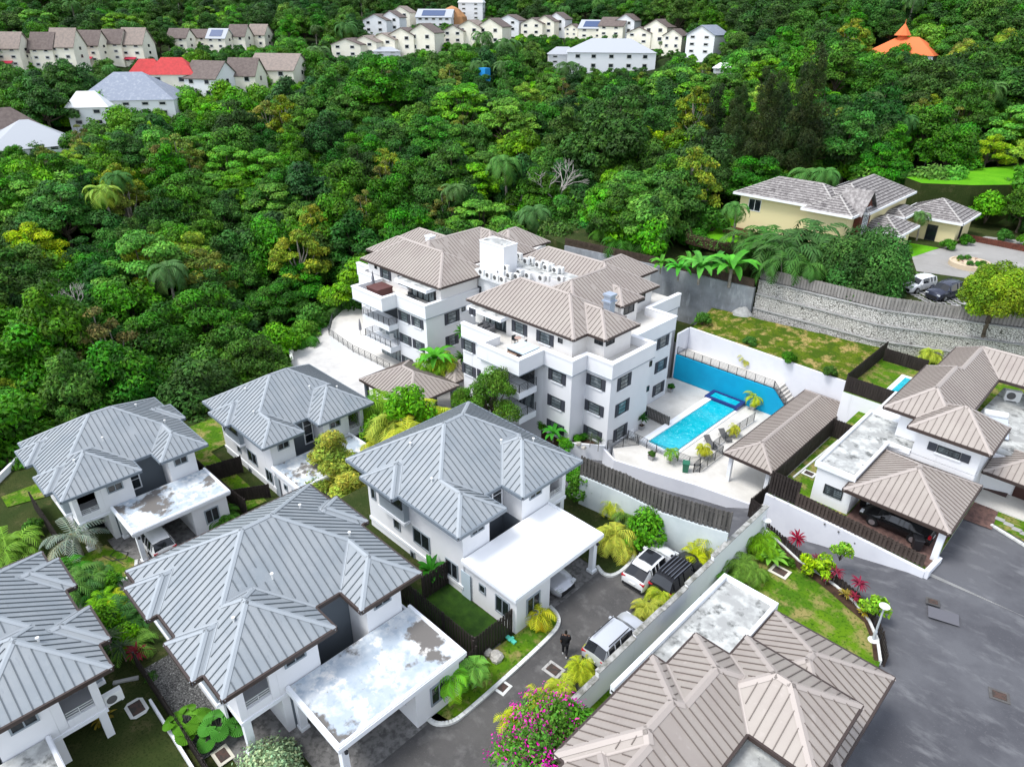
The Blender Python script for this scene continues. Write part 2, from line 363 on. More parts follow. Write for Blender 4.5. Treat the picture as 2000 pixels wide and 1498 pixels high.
# ------------------------------------------------------------------ grey villas
def villa(label, u0, v0, m, zb, ta0, ta1, flat, bays_wide=2, bays_narrow=1, num=None, side_windows=True):
    h = thing('villa', label, 'house', (u0-5, v0+m*5.5, zb), group='grey roofed villas')
    U = lambda d: u0-d
    V = lambda t: v0+m*t
    def bx(mb, d0, d1, t0, t1, z0, z1, q=0): mb.box(U(d0), U(d1), V(t0), V(t1), zb+z0, zb+z1, q)
    ze = 5.6
    # roof
    rc = [(U(11.27),U(1.85),*sorted((V(0),V(11.05)))), (U(6),U(0),*sorted((V(0),V(3.87)))), (U(6),U(0),*sorted((V(5.3),V(11.05))))]
    if bays_narrow: rc.append((U(8.94),U(5.57),*sorted((V(-.5),V(3)))))
    if bays_wide > 1: rc += [(U(4.92),U(1.85),*sorted((V(11.57),V(8)))), (U(10.02),U(6.95),*sorted((V(11.57),V(8))))]
    hip_roof(rc, zb+ze, .613, GROOF if num in 'BF' else GROOF2, h)
    for vd, vt in ((2.6,9.0),(4.2,1.6),(7.5,2.6),(3.2,6.6)):
        hh = .613*min(vd, 1.6)+zb+ze; v_ = MB(); zz = zb+ze+.613*min(vd if not (3.87<vt<5.3) else vd-1.85, abs(vt-0), abs(11.05-vt), 9); v_.tube([(U(vd),V(vt),zz-.1),(U(vd),V(vt),zz+.22)], .05, 8); v_.tube([(U(vd),V(vt),zz+.22),(U(vd),V(vt),zz+.27)], .09, 8); v_.build('vent_pipe', ACW, h)
    # walls
    W = MB(); g = lambda pts: [(U(d), V(t)) for d, t in pts]
    W.prism(g([(10.5,.95),(.75,.95),(.75,3.15),(2.56,3.15),(2.56,6.05),(.75,6.05),(.75,8.3),(3.0,8.3),(3.0,10.3),(10.5,10.3)]), zb-3.2, zb+ze-.05)
    # corner loggia: beam, parapet, column
    bx(W, .75, 2.995, 8.305, 10.297, 2.55, 2.85); bx(W, .752, .95, 8.305, 8.7, 2.86, ze-.1); bx(W, .75, 1.05, 9.95, 10.3, 2.86, ze-.1)
    bx(W, .75, .92, 8.71, 9.945, 2.855, 3.25); bx(W, 1.06, 2.99, 10.15, 10.3, 2.855, ze-.1); bx(W, .755, 1.0, 8.71, 9.945, 4.95, ze-.1)
    W.build('wall', WHITE, h)
    c = MB(); bx(c, .78, 1.1, 9.9, 10.27, 0, 2.55); bx(c, .68, 1.2, 9.8, 10.36, 0, .25); c.build('porch_column', WHITE2, h)
    b = MB(); wd = .06
    for (d0,d1,t0,t1) in ((.69,.75,.9,8.3),(.69,.75,8.3,10.36),(.75,10.5,10.3,10.36)): bx(b, d0, d1, t0, t1, 2.5, 2.72)
    bx(b, .75, 10.55, .87, .95, .55, .8); b.build('string_course', WHITE2, h)
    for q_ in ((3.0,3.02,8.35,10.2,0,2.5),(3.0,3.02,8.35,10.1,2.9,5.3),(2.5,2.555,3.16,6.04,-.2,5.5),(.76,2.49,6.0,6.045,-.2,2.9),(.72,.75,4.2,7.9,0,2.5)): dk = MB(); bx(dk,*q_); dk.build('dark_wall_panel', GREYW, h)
    r = MB()
    a0, a1 = U(.8), V(8.75); 
    for z in (3.35,3.5,3.65): r.bar((U(.84),V(8.72),zb+z),(U(.84),V(9.94),zb+z),.03,.03)
    r.bar((U(.84),V(9.3),zb+3.25),(U(.84),V(9.3),zb+3.66),.03,.03); r.build('balcony_railing', ACW, h)
    # windows
    window(h,'x',U(.75),1,V(1.6),V(2.7),zb+4.3,zb+5.0,frame=FRAMEG,fw=.09); window(h,'x',U(.75),1,V(6.7),V(7.85),zb+4.25,zb+4.95,frame=FRAMEG,fw=.09)
    window(h,'x',U(2.49),1,V(5.0),V(5.95),zb+2.6,zb+5.4,frame=WHITE2,fw=.1,nv=1,nh=2)
    # bays
    def bay(d0, d1, t, s):
        q = MB(); t1 = t+s*.42
        bx(q, d0+.35, d1-.35, t, t1, 3.0, ze-.1); bx(q, d0+.25, d1-.25, t, t1+s*.08, 2.8, 3.0, 1); o = q.build('bay_window', [MIDGREY, WHITE2], h)
        window(o,'y',V(t1),m*s,U(d1-.45),U(d0+.45),zb+3.95,zb+5.25,frame=FRAMED,nv=2)
    if bays_narrow: bay(5.57, 8.94, .95, -1)
    if bays_wide > 1: bay(1.95, 4.85, 10.3, 1); bay(6.95, 10.0, 10.3, 1)
    if side_windows:
        s = -m; y = V(.95)
        for d0,d1,z0,z1 in ((9.6,10.1,2.55,3.9),(7.0,7.7,1.4,2.7),(3.9,5.6,1.45,2.75),(5.6,6.05,-.1,.45),(1.0,2.7,4.75,5.2)): window(h,'y',y,s,U(d1),U(d0),zb+z0,zb+z1,frame=FRAMEG,nv=2 if d1-d0>1 else 1)
        window(h,'y',y,s,U(2.4),U(1.25),zb+.85,zb+2.15,frame=FRAMEG)
        D = MB(); bx(D, .15,.95, .91, .95, 0, 2.05); D.build('side_door', MIDGREY if num != 'C' else mat('pale_blue_door',(.50,.60,.66)), h)
        window(h,'y',V(ta0+.3),s,U(-.55),U(-1.1),zb+1.3,zb+1.95,nv=1,frame=FRAMEG); window(h,'y',V(ta0+.3),s,U(-1.95),U(-3.1),zb+.75,zb+2.05,frame=FRAMEG)
    # annex and carport
    A = MB(); f = -3.65; t0 = ta0+.3; tr = t0+2.85; t1 = ta1-.2
    bx(A, f, .745, t0, tr, -3, 2.72)
    A.build('annex_wall', WHITE, h)
    p = MB(); bx(p, f+.02, f+.36, t1-.34, t1, 0, 2.72); bx(p, f-.06, f+.44, t1-.42, t1+.08, 0, .22)
    p.build('carport_post', WHITE2, h)
    p = MB(); bx(p, .3, .69, t1-.36, t1, 0, 2.72); bx(p, .25, .72, t1-.42, t1+.06, 0, .22); p.build('carport_post', WHITE2, h)
    R = MB(); F0, F1, T0, T1 = f-.2, .69, ta0, ta1
    bx(R, F0, F1, T0, T1, 2.725, 3.06, 0); bx(R, F0+.18, F1-.02, T0+.18, T1-.18, 3.06, 3.075, 1)
    for q in ((F0,F0+.16,T0,T1),(F0+.16,F1,T0,T0+.16),(F0+.16,F1,T1-.16,T1)): bx(R, *q, 3.06, 3.17, 0)
    bx(R, F0-.05, F0, T0-.05, T1+.05, 2.85, 3.1, 0); bx(R, F0, F1, T0-.05, T0, 2.85, 3.1, 0); bx(R, F0, F1, T1, T1+.05, 2.85, 3.1, 0)
    R.build('flat_roof', [WHITE2, flat], h)
    window(h,'x',U(f),1,V(t0+.8),V(t0+1.95),zb+.8,zb+2.15,frame=FRAMEG,fw=.09)
    if num:
        n = MB(); n.lathe((0,0,0), [(.01,-.12),(.09,-.08),(.10,.05),(.02,.12)], 8); n.xf(Matrix.Translation((U(f)+.12, V(t1-.17), zb+2.45))); n.build('wall_lamp', BLACKM, h)
    return h
villa('grey hip roofed villa with an unmarked pure white flat carport roof', -23.83, 20.05, 1, 0, .75, 8.6, PUREWHITE, 0, 1, 'C')
villa('grey hip roofed villa with peeling blue white carport roof, a blue bin beneath', -23.13, 16.85, -1, 0, .45, 8.0, PATCHY, 2, 1, 'B')
villa('grey hip roofed villa whose carport shelters a white car with a yellow plate', -52.4, 17.35, -1, -5.5, .45, 8.0, PATCHY, 2, 1, 'A')
villa('grey hip roofed villa half hidden behind a tall yellow green tree', -48.5, 20.2, 1, -5.5, .75, 8.6, PATCHY, 1, 1, 'E')
villa('grey villa cut by the left edge with a blue swing seat in its porch', -29.2, -7.85, 1, -.8, .75, 7.9, PATCHY2, 2, 1, 'F')
# ------------------------------------------------------------------ apartment block
G0 = -5.4; TER = 3.05; PAR = 3.9; EV = 5.6
apt = thing('apartment_block', 'white four storey apartment block with taupe roofs and charcoal shutters', 'apartment block', (-50, 52, G0))
fr = [(-50.15,43.85),(-45.05,43.85),(-45.05,41.65),(-39.9,41.65),(-39.9,45.05),(-36.35,45.05),(-36.35,47.1),(-33.35,47.1),(-33.35,53.5),(-35.65,53.5),(-35.65,60.7),(-39,60.7),(-39,67),(-50.15,67)]
lf = [(-73.9,47.35),(-70.9,47.35),(-70.9,45.7),(-66.9,45.7),(-66.9,42.05),(-61.5,42.05),(-61.5,44.05),(-56.35,44.05),(-56.35,67),(-73.9,67)]
def ring(mb, pts, n, o0, o1, z0, z1, m=0):
    """mitred wall band along the first n edges of a closed ccw outline, between outward offsets o0 < o1"""
    V_ = [Vector(p) for p in pts]; L = len(V_)
    def off(i, o):
        d0 = (V_[i]-V_[i-1]).normalized(); d1 = (V_[(i+1)%L]-V_[i]).normalized(); n0 = Vector((d0.y,-d0.x)); n1 = Vector((d1.y,-d1.x))
        if i == 0: return V_[0]+n1*o-d1*o1*0
        if i == n: return V_[i]+n0*o
        return V_[i]+(n0+n1)*(o/(1+n0.dot(n1)))
    vs = []
    for i in range(n+1):
        a, b = off(i, o0), off(i, o1); vs += [(a.x,a.y,z0),(b.x,b.y,z0),(b.x,b.y,z1),(a.x,a.y,z1)]
    fs = [(0,1,2,3), tuple(4*n+k for k in (3,2,1,0))]
    for i in range(n): o = 4*i; fs += [(o,o+4,o+5,o+1),(o+1,o+5,o+6,o+2),(o+2,o+6,o+7,o+3),(o+3,o+7,o+4,o)]
    mb.add(vs, fs, m)
def parapet(poly, n, z0=TER, z1=PAR, t=.22, skip=()):
    mb = MB(); ring(mb, poly, n, -t, .2, z0+.015, z1); ring(mb, poly, n, .002, .2, z0-.75, z0+.014)
    ring(mb, poly, n, .2, .26, z1-.12, z1+.01); ring(mb, poly, n, -t-.04, .26, z1+.011, z1+.05); ring(mb, poly, n, .2, .24, z0-.75, z0-.67, 1)
    return mb.build('parapet', [WHITE, MIDGREY], apt)
def inset(poly): return poly
W = MB()
# front block body, with the recessed balcony corner left open on the middle floors
W.prism([(-50.15,43.85),(-45.05,43.85),(-45.05,41.65),(-42.6,41.65),(-42.6,44.2),(-39.9,45.05),(-36.35,45.05),(-36.35,47.1),(-33.35,47.1),(-33.35,53.5),(-35.65,53.5),(-35.65,60.7),(-39,60.7),(-39,67),(-50.15,67)], G0-3, TER)
W.prism([(-73.9,47.35),(-70.9,47.35),(-70.9,45.7),(-66.9,45.7),(-66.9,44.9),(-61.5,44.9),(-61.5,44.05),(-56.35,44.05),(-56.35,67),(-73.9,67)], G0-3, TER)
W.box(-42.59, -39.9, 41.65, 44.19, TER-.35, TER); W.box(-66.89, -61.51, 42.05, 44.89, TER-.35, TER)
W.box(-56.34, -50.16, 51.9, 62, G0, EV)
W.build('wall', WHITE, apt)
F_ = MB()
F_.prism([(p[0],p[1]) for p in fr], TER+.002, TER+.012); F_.prism(lf, TER+.002, TER+.012); F_.build('terrace_floor', TILE, apt)
parapet(fr, 12); parapet(lf, 8)
PH = MB()   # penthouse walls
PH.prism([(-50.7,46.2),(-46.1,47.2),(-46.1,46.2),(-37.4,46.2),(-37.4,48.3),(-35.3,48.3),(-35.3,52.5),(-39.4,52.5),(-39.4,55.9),(-39.1,55.9),(-39.1,58.8),(-40.1,58.8),(-40.1,62.9),(-43.3,62.9),(-43.3,67.3),(-48.5,67.3),(-50.7,62)], TER, EV-.1)
PH.prism([(-70,46.3),(-62.2,46.3),(-62.2,47.2),(-57.2,47.2),(-57.2,46.3),(-56.37,46.3),(-56.37,51.8),(-58,51.8),(-58,62.8),(-59.4,66.8),(-65,66.8),(-69,62.8),(-72,54),(-72.2,48.8),(-70,48.8)], TER, EV-.1)
PH.build('penthouse_wall', WARM, apt)
hip_roof([(-51.4,-36.8,45.6,53.6),(-44,-34.7,47.6,53.0),(-56.5,-39.5,54.6,63.4),(-47.3,-39.5,49,63.4),(-45,-38.6,55.4,59.3),(-49,-42.7,58,67.8)], EV, .6, BROOF, apt, cap=.2, gap=.46)
hip_roof([(-70.5,-55.72,45.6,53.6),(-73.0,-60,48.2,54.0),(-68,-59.4,46.6,63.4),(-68,-57.7,55,63.4),(-65.5,-59.0,59.5,67.3),(-74.5,-60,53.8,58.5)], EV, .6, BROOF, apt, cap=.2, gap=.46)
def cnp(x0, x1, y0, y1):
    q = MB(); q.box(x0, x1, y0, y1, 4.85, 5.25, 0); q.box(x0+.15, x1-.15, y0+.15, y1-.02, 5.25, 5.27, 1); return q.build('flat_canopy', [WHITE2, PATCHY2], apt)
cnp(-50.6, -45.6, 44.9, 47.1); cnp(-62.6, -57.0, 44.75, 47.1)
# glass doors under the canopies
for x0, x1, y in ((-49.6,-46.2,46.6),(-61.6,-57.6,46.5)):
    d = MB(); d.box(x0, x1, y-.12, y-.05, TER+.05, 4.84)
    o = d.build('sliding_glass_door', GLASSC, apt); q = MB()
    for i in range(5): x = x0+(x1-x0)*i/4; q.box(x-.05, x+.05, y-.2, y-.12, TER+.03, 4.84)
    q.box(x0, x1, y-.2, y-.12, TER+.01, TER+.07); q.build('door_frame', FRAMED, o)
q = lambda x, y: (650+.35*x, 430+.35*y)
def aw(axis, pos, sgn, x0, y0, x1, y1, sh=.42, **k):
    """shuttered window given by the outer corners of its shutters in the 650,430 zoom"""
    f = PU if axis == 'x' else PV; i = 1 if axis == 'x' else 0
    a, b = f(*q(x0, y0), pos), f(*q(x1, y1), pos); lo, hi = sorted((a[i], b[i]))
    if sh: lo += sh+.04; hi -= sh+.04
    return window(apt, axis, pos, sgn, lo, hi, b.z, a.z, nv=1, nh=2, shutters=sh, sill=True, fw=.06, glass=GLASSW, **k)
# front block: facade faces
for r in ((1205,823,1300,925),(1200,967,1294,1070),(1196,1105,1290,1203)): aw('y', 45.05, -1, *r)
for r in ((1418,852,1520,957),(1409,997,1510,1101),(1401,1138,1500,1240)): aw('y', 47.1, -1, *r)
for (x0,yy0,x1,yy1) in ((1588,900,1667,930),(1577,1045,1655,1075),(1566,1180,1643,1210)):
    a = PU(*q(x0, yy0), -33.35); b = PU(*q(x1, yy1-50), -33.35)
def awx(pos, xl, xr, ytl, ytr, h, sh=.42):
    """shuttered window on a wall facing +x: left and right photo x, y of the top edge at each, height in metres"""
    a = PU(*q(xl, ytl), pos); b = PU(*q(xr, ytr), pos); lo, hi = sorted((a.y, b.y)); zt = (a.z+b.z)/2
    if sh: lo += sh+.04; hi -= sh+.04
    return window(apt, 'x', pos, 1, lo, hi, zt-h, zt, nv=1, nh=2, shutters=sh, sill=True, fw=.06, glass=GLASSW)
for r in ((1590,1667,883,848),(1578,1655,1030,993),(1567,1643,1168,1133)): awx(-33.35, *r, 1.35)
for r in ((1812,1878,660,633),(1800,1866,795,765),(1787,1850,925,895)): awx(-35.65, *r, 1.3)
for r in ((717,655,797,748),(721,790,800,882),(806,828,880,900)): aw('y', 43.85, -1, *r)
for x, y in ((1773,800),(1757,940),(1747,1078)):
    a = PU(*q(x, y), -33.35); window(apt, 'x', -33.35, 1, a.y-.2, a.y+.2, a.z-.3, a.z+.3, nv=1, fw=.05)
# penthouse windows
for r in ((1000,555,1085,650),(1138,610,1232,708)): aw('y', 46.2, -1, *r)
wp(apt, 'y', 46.2, -1, *q(1258,655), *q(1282,690), nv=1); wp(apt, 'y', 48.3, -1, *q(1462,660), *q(1508,703), nv=2)
window(apt, 'x', -35.3, 1, 48.5, 49.8, 4.5, 5.1, nv=2); window(apt, 'x', -39.1, 1, 56.4, 58.2, 4.2, 5.2, nv=2); window(apt, 'x', -40.1, 1, 60.0, 61.6, 4.2, 5.2, nv=2)
for r in ((263,265,328,340),(363,308,430,380)): aw('y', 46.3, -1, *r)
wp(apt, 'y', 46.3, -1, *q(233,250), *q(248,275), nv=1)
# left block
for r in ((365,500,435,582),(438,533,508,612),(373,625,442,705),(446,660,515,740),(385,750,450,820)): aw('y', 44.05, -1, *r)
for r in ((622,705,525,497,1.35),(628,700,655,625,1.3)):
    awx(-56.35, r[0], r[1], r[2], r[3], r[4])
awx(-56.35, 718, 738, 488, 483, .5, 0)
aw('y', 51.9, -1, 757, 347, 830, 412); aw('y', 43.85, -1, 763, 487, 797, 535)
# balconies: left block (two stacked) and front block corner
def balcony(x0, x1, y0, y1, z):
    s = MB(); s.box(x0, x1, y0, y1, z-.55, z+.1); o = s.build('balcony', WHITE2, apt)
    rail(o, [(x0+.08, y1, z+.1), (x0+.08, y0+.08, z+.1), (x1-.08, y0+.08, z+.1), (x1-.08, y1, z+.1)], h=.9, nbar=6, step=1.1)
    g = MB(); g.box(x0+.3, x1-.3, y1-.05, y1-.02, z+.12, z+2.2); g.build('glass_door', GLASSC if z < 0 else GLASS, o); return o
balcony(-66.7, -61.52, 42.7, 44.88, .25-.1); balcony(-66.7, -61.52, 42.7, 44.88, -2.6)
g = MB(); g.box(-66.5, -61.7, 44.8, 44.86, G0+.05, G0+2.2); g.build('glass_door', GLASSC, apt)
balcony(-42.58, -39.92, 41.75, 44.18, .15); balcony(-42.58, -39.92, 41.75, 44.18, -2.6)
# rooftop plant: flat roof parapet, stair tower, condensers, flue
Q = MB(); Q.box(-57.6, -49.5, 51.6, 55.5, EV-.3, EV+.55); Q.box(-57.5, -49.6, 51.7, 55.4, EV+.55, EV+.57, 1); Q.box(-55, -44.0, 54.0, 56.6, EV-.3, EV+1.25); Q.box(-54.9,-44.1,54.1,56.5,EV+1.25,EV+1.27,1)
Q.build('plant_deck', [WHITE, PATCHY2], apt)
T = MB(); a = P(*q(800,125), 9.5); T.box(-56.0, -52.2, 51.3+.6, 54.0, EV, 9.5); T.box(-56.05,-52.15,51.85,54.05,9.5,9.62)
T.box(-55.8,-52.4,52.1,53.8,9.62,9.64,1); T.build('stair_tower', [WHITE, PATCHY2], apt)
T = MB(); fx, fy = -36.9, 51.2; fp = P(*q(1545,440), 7.6); T.box(fp.x-.4, fp.x+.4, fp.y-.4, fp.y+.4, 6.2, 7.9); T.box(fp.x-.55,fp.x+.55,fp.y-.55,fp.y+.55,7.35,7.5); T.box(fp.x-.5,fp.x+.5,fp.y-.5,fp.y+.5,7.95,8.15); T.build('metal_flue', mat('galvanised_steel',(.40,.46,.55),.4,.5,metal=.5), apt)
T = MB(); fp = P(840,462,8.3); T.box(fp.x-.4,fp.x+.4,fp.y-.4,fp.y+.4,7,8.3); T.box(fp.x-.5,fp.x+.5,fp.y-.5,fp.y+.5,8.3,8.42); T.build('chimney_cap', WHITE2, apt)
# condenser
def condenser():
    t = thing('air_conditioner', 'white outdoor condenser unit on the plant deck of the apartment block', 'air conditioner', group='rooftop condensers')
    b = MB(); b.box(-.42,.42,-.16,.16,.06,.72); b.box(-.36,-.28,-.15,.15,0,.06); b.box(.28,.36,-.15,.15,0,.06); b.build('casing', ACW, t, local=True)
    f = MB(); f.lathe((0,0,0), [(.24,0),(.24,.02),(.06,.03)], 14); f.xf(Matrix.Translation((-.1,-.16,.4)) @ Matrix.Rotation(math.pi/2,4,'X')); f.build('fan_guard', ACD, t, local=True)
    return t
def rowlab(x, y):
    k = lambda q: 'front row of the plant deck' if q[1] > 283 and q[0] < 1100 else ('raised white plinth' if q[0] > 960 and q[1] < 285 or q[0] > 1100 else 'back rows of the lower plant deck')
    r = sorted(q for q in AC if k(q) == k((x, y))); return ORD[r.index((x, y))]+' from the left on the '+k((x, y))
ac0 = condenser()
qa = lambda x, y: (960+.1*x, 480+.1*y)
AC = [(832,290),(870,308),(912,322),(950,332),(852,262),(890,275),(930,290),(968,268),(895,245),(932,255),(985,310),(1028,315),(1042,293),(1090,310),(1165,325),(1193,325),(972,198),(1012,212),(1040,200),(1080,230),(1108,225),(1147,250),(1192,265),(1215,258),(1243,280),(1270,278),(1271,330),(1183,245),(1000,185)]
for i, (x, y) in enumerate(AC):
    z = EV+1.28 if (x > 960 and y < 285) or x > 1100 else EV+.58
    p = P(*q(x, y+18), z)
    if i == 0: o = ac0; o.location = p
    else: o = dup(ac0, p)
    o['label'] = 'white rooftop condenser, '+rowlab(x, y)
def XY(x, y, z=0): p = P(x, y, z); return (p.x, p.y)
def sheet(name, pts, z, m, kind='structure', label=None, cat=None):
    mb = MB(); mb.poly([(p[0], p[1], z) for p in pts]); return tag(mb.build(name, m), label, cat, kind=kind)
def block(name, pts, z0, z1, ms, kind='structure'):
    mb = MB(); mb.prism(pts, z0, z1, 0, 1 if isinstance(ms, list) else 0); return tag(mb.build(name, ms), kind=kind)
# --- platforms the estate stands on
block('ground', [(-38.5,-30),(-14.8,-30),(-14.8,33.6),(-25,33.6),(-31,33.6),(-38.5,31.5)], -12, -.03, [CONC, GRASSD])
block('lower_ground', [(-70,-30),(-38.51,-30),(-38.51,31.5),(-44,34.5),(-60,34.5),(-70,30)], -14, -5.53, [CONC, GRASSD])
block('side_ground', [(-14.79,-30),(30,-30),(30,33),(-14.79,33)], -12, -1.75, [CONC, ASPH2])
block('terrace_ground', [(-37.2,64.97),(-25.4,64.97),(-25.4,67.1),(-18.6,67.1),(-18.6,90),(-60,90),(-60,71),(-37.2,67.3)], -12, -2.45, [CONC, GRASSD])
def rz_(u, v):
    k = min(1, max(0, (v-30)/13)); t_ = ((-60,-6.6),(-25,-6.6),(-21,-6.3),(-17,-4.7),(-13,-3.2),(-10,-2.6),(-5.5,-1.45),(0,-1.2),(99,-1.2)); z = -1.2
    for (a, x), (b, y) in zip(t_, t_[1:]):
        if a <= u < b: z = x+(y-x)*(u-a)/(b-a)
    return -1.2+(z+1.2)*k
mb = MB(); n = 40
us = [-45+i*1.5 for i in range(60)]; vs = [26+i*1.2 for i in range(20)]
idx = {}
for i, u in enumerate(us):
    for j, v in enumerate(vs): idx[i,j] = len(mb.v); mb.v.append((u, v, rz_(u, v)))
for i in range(59):
    for j in range(19):
        u, v = us[i]+.7, vs[j]+.6
        if u < -14.2 and v < 34.6: continue
        if -17 < u and v > 45.3 and u < -5.5: continue
        if u <= -17 and v > 49.0: continue
        mb.f.append((idx[i,j],idx[i+1,j],idx[i+1,j+1],idx[i,j+1])); mb.m.append(0)
struct('side_road', mb, ASPH2)
sheet('side_road', [(-14.7,-30),(30,-30),(30,27.5),(-14.7,27.5)], -1.19, ASPH2)
# G forecourt
block('forecourt', [(-5.4,45.3),(30,45.3),(30,64),(-5.4,64)], -8, -1.18, [CONC, ASPH2])
# lane
sheet('lane', [(-24,-12),(-14.75,-12),(-14.75,33.5),(-27,33.5),(-27,28.8),(-20.1,28.6),(-20.1,20),(-20.6,20),(-20.6,6),(-24,6)], 0, ASPH)
sheet('lower_lane', [(-49,-30),(-40.5,-30),(-40.5,34),(-49,34)], -5.49, ASPH)
for nm, pts, z in (('driveway', [(-24.9,24.2),(-19.95,24.2),(-19.95,28.65),(-24.9,28.65)], .03), ('driveway', [(-24.2,8.4),(-19.3,8.4),(-19.3,13.8),(-24.2,13.8)], .03),
                   ('porch_paving', [(-27,5.9),(-23.5,5.9),(-23.5,8.6),(-27,8.6)], .035), ('driveway', [(-53.5,8.5),(-47.6,8.5),(-47.6,14),(-53.5,14)], -5.46), ('driveway', [(-49,23.5),(-44.5,23.5),(-44.5,29),(-49,29)], -5.46), ('porch_paving', [(-31.5,-.2),(-28.9,-.2),(-28.9,3.0),(-31.5,3.0)], -.76)):
    sheet(nm, pts, z, PAVER)
sheet('driveway_apron', [(-47.59,8.5),(-46.2,8.5),(-46.2,14),(-47.59,14)], -5.45, ASPH)
def kerb(px, z, inner=None, w=.22, h=.14, grass=None, name='kerb'):
    pts = [Vector((*XY(x, y, z), z)) for x, y in px]
    # smooth
    for _ in range(2):
        q = [pts[0]]
        for a, b in zip(pts, pts[1:]): q += [a*.75+b*.25, a*.25+b*.75]
        pts = q+[pts[-1]]
    mb = MB()
    for a, b in zip(pts, pts[1:]):
        if (b-a).length > .01: mb.bar(a+Vector((0,0,h/2)), b+(b-a).normalized()*.03+Vector((0,0,h/2)), w, h)
    struct(name, mb, KERB)
    if inner: sheet('lawn', [(p.x,p.y) for p in pts]+[tuple(i) for i in inner], z+.05, grass or GRASS)
kerb([(826,1376),(831,1400),(850,1416),(880,1414),(905,1398),(1000,1314),(1081,1238),(1093,1217),(1088,1200),(1074,1186)], .0, [(-20.2,24.1),(-20.2,21),(-20.4,18.6),(-19.5,17.9),(-19.5,13.8)])
kerb([(1166,1107),(1179,1124),(1200,1126),(1225,1108),(1240,1085)], 0, [(-19.5,33.4),(-30,33.4),(-30,28.7),(-20,28.7)], grass=GRASSD)
kerb([(267,1095),(266,1110),(258,1125),(240,1135),(205,1143)], -5.5, [(-52,6.0),(-53,8.2)], grass=GRASS)
sheet('lawn', [(-53,-6),(-49.1,-6),(-49.1,6.2),(-53,8.3)], -5.46, GRASS)
sheet('lawn', [(-66,4),(-64,4),(-60,20),(-62,33),(-66,30)], -5.45, GRASS)
sheet('lawn', [(-62,17.9),(-49.2,17.9),(-49.2,20),(-62,20)], -5.44, GRASS)
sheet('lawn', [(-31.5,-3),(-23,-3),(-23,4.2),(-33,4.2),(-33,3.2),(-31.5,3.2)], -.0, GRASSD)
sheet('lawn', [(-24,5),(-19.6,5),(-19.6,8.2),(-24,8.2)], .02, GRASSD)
sheet('gravel_bed', [(-33,4.8),(-25.5,4.8),(-25.5,6.6),(-33,6.6)], .03, GRAVEL)
sheet('gravel_bed', [(-26.5,16.3),(-19.7,16.3),(-19.7,17.2),(-26.5,17.2)], .04, GRAVEL)
sheet('lawn', [(-27,18.25),(-20.4,18.25),(-20.4,21),(-27,21)], .05, mat('deep_green_lawn',(.035,.085,.012),.95,.1,noise_=[(1.2,(.02,.05,.01),.4,.6,8),(1.5,(.12,.13,.05),.66,.8,6)],bump=(30,.8)))
sheet('lower_terrace_floor', [(-84,36),(-44,36),(-44,62),(-84,62)], -8.6, CONC)
# --- fences
def fence(pts, z0, z1, m=WOODD, label='', bw=.14, gap=.045, name='board_fence', cat='fence', post=2.2, group=None):
    """board-on-board fence; z0/z1 numbers or per-point lists"""
    P3 = [Vector((p[0], p[1], 0)) for p in pts]; Z0 = z0 if isinstance(z0, (list,tuple)) else [z0]*len(pts); Z1 = z1 if isinstance(z1, (list,tuple)) else [z1]*len(pts)
    t = thing(name, label, cat, (P3[0].x, P3[0].y, Z0[0]), group=group); bd = MB(); ps = MB(); rl = MB(); k = 0
    for i in range(len(P3)-1):
        a, b = P3[i], P3[i+1]; L = (b-a).length; d = (b-a)/L; nrm = Vector((-d.y, d.x, 0)); s = 0
        while s < L-bw*.5:
            f = (s+bw/2)/L; q = a+d*(s+bw/2); sd_ = nrm*(.035 if k % 2 else -.035); lo = Z0[i]+(Z0[i+1]-Z0[i])*f; hi = Z1[i]+(Z1[i+1]-Z1[i])*f+random.uniform(-.02,.02)
            bd.bar(q+sd_+Vector((0,0,lo+.03)), q+sd_+Vector((0,0,hi)), .022, bw, 0, up=d); s += bw*.72+gap*.3; k += 1
        n = max(1, round(L/post))
        for j in range(n+1):
            f = j/n; q = a+d*L*f; ps = MB(); ps.bar(q+Vector((0,0,Z0[i]+(Z0[i+1]-Z0[i])*f)), q+Vector((0,0,Z1[i]+(Z1[i+1]-Z1[i])*f+.05)), .1, .1); (ps.build('post', m, t) if (j or not i) else 0)
        for g in (.2, .8):
            rl.bar(a+Vector((0,0,Z0[i]+(Z1[i]-Z0[i])*g)), b+Vector((0,0,Z0[i+1]+(Z1[i+1]-Z0[i+1])*g)), .045, .08)
    bd.build('boards', m, t); rl.build('rails', m, t); return t
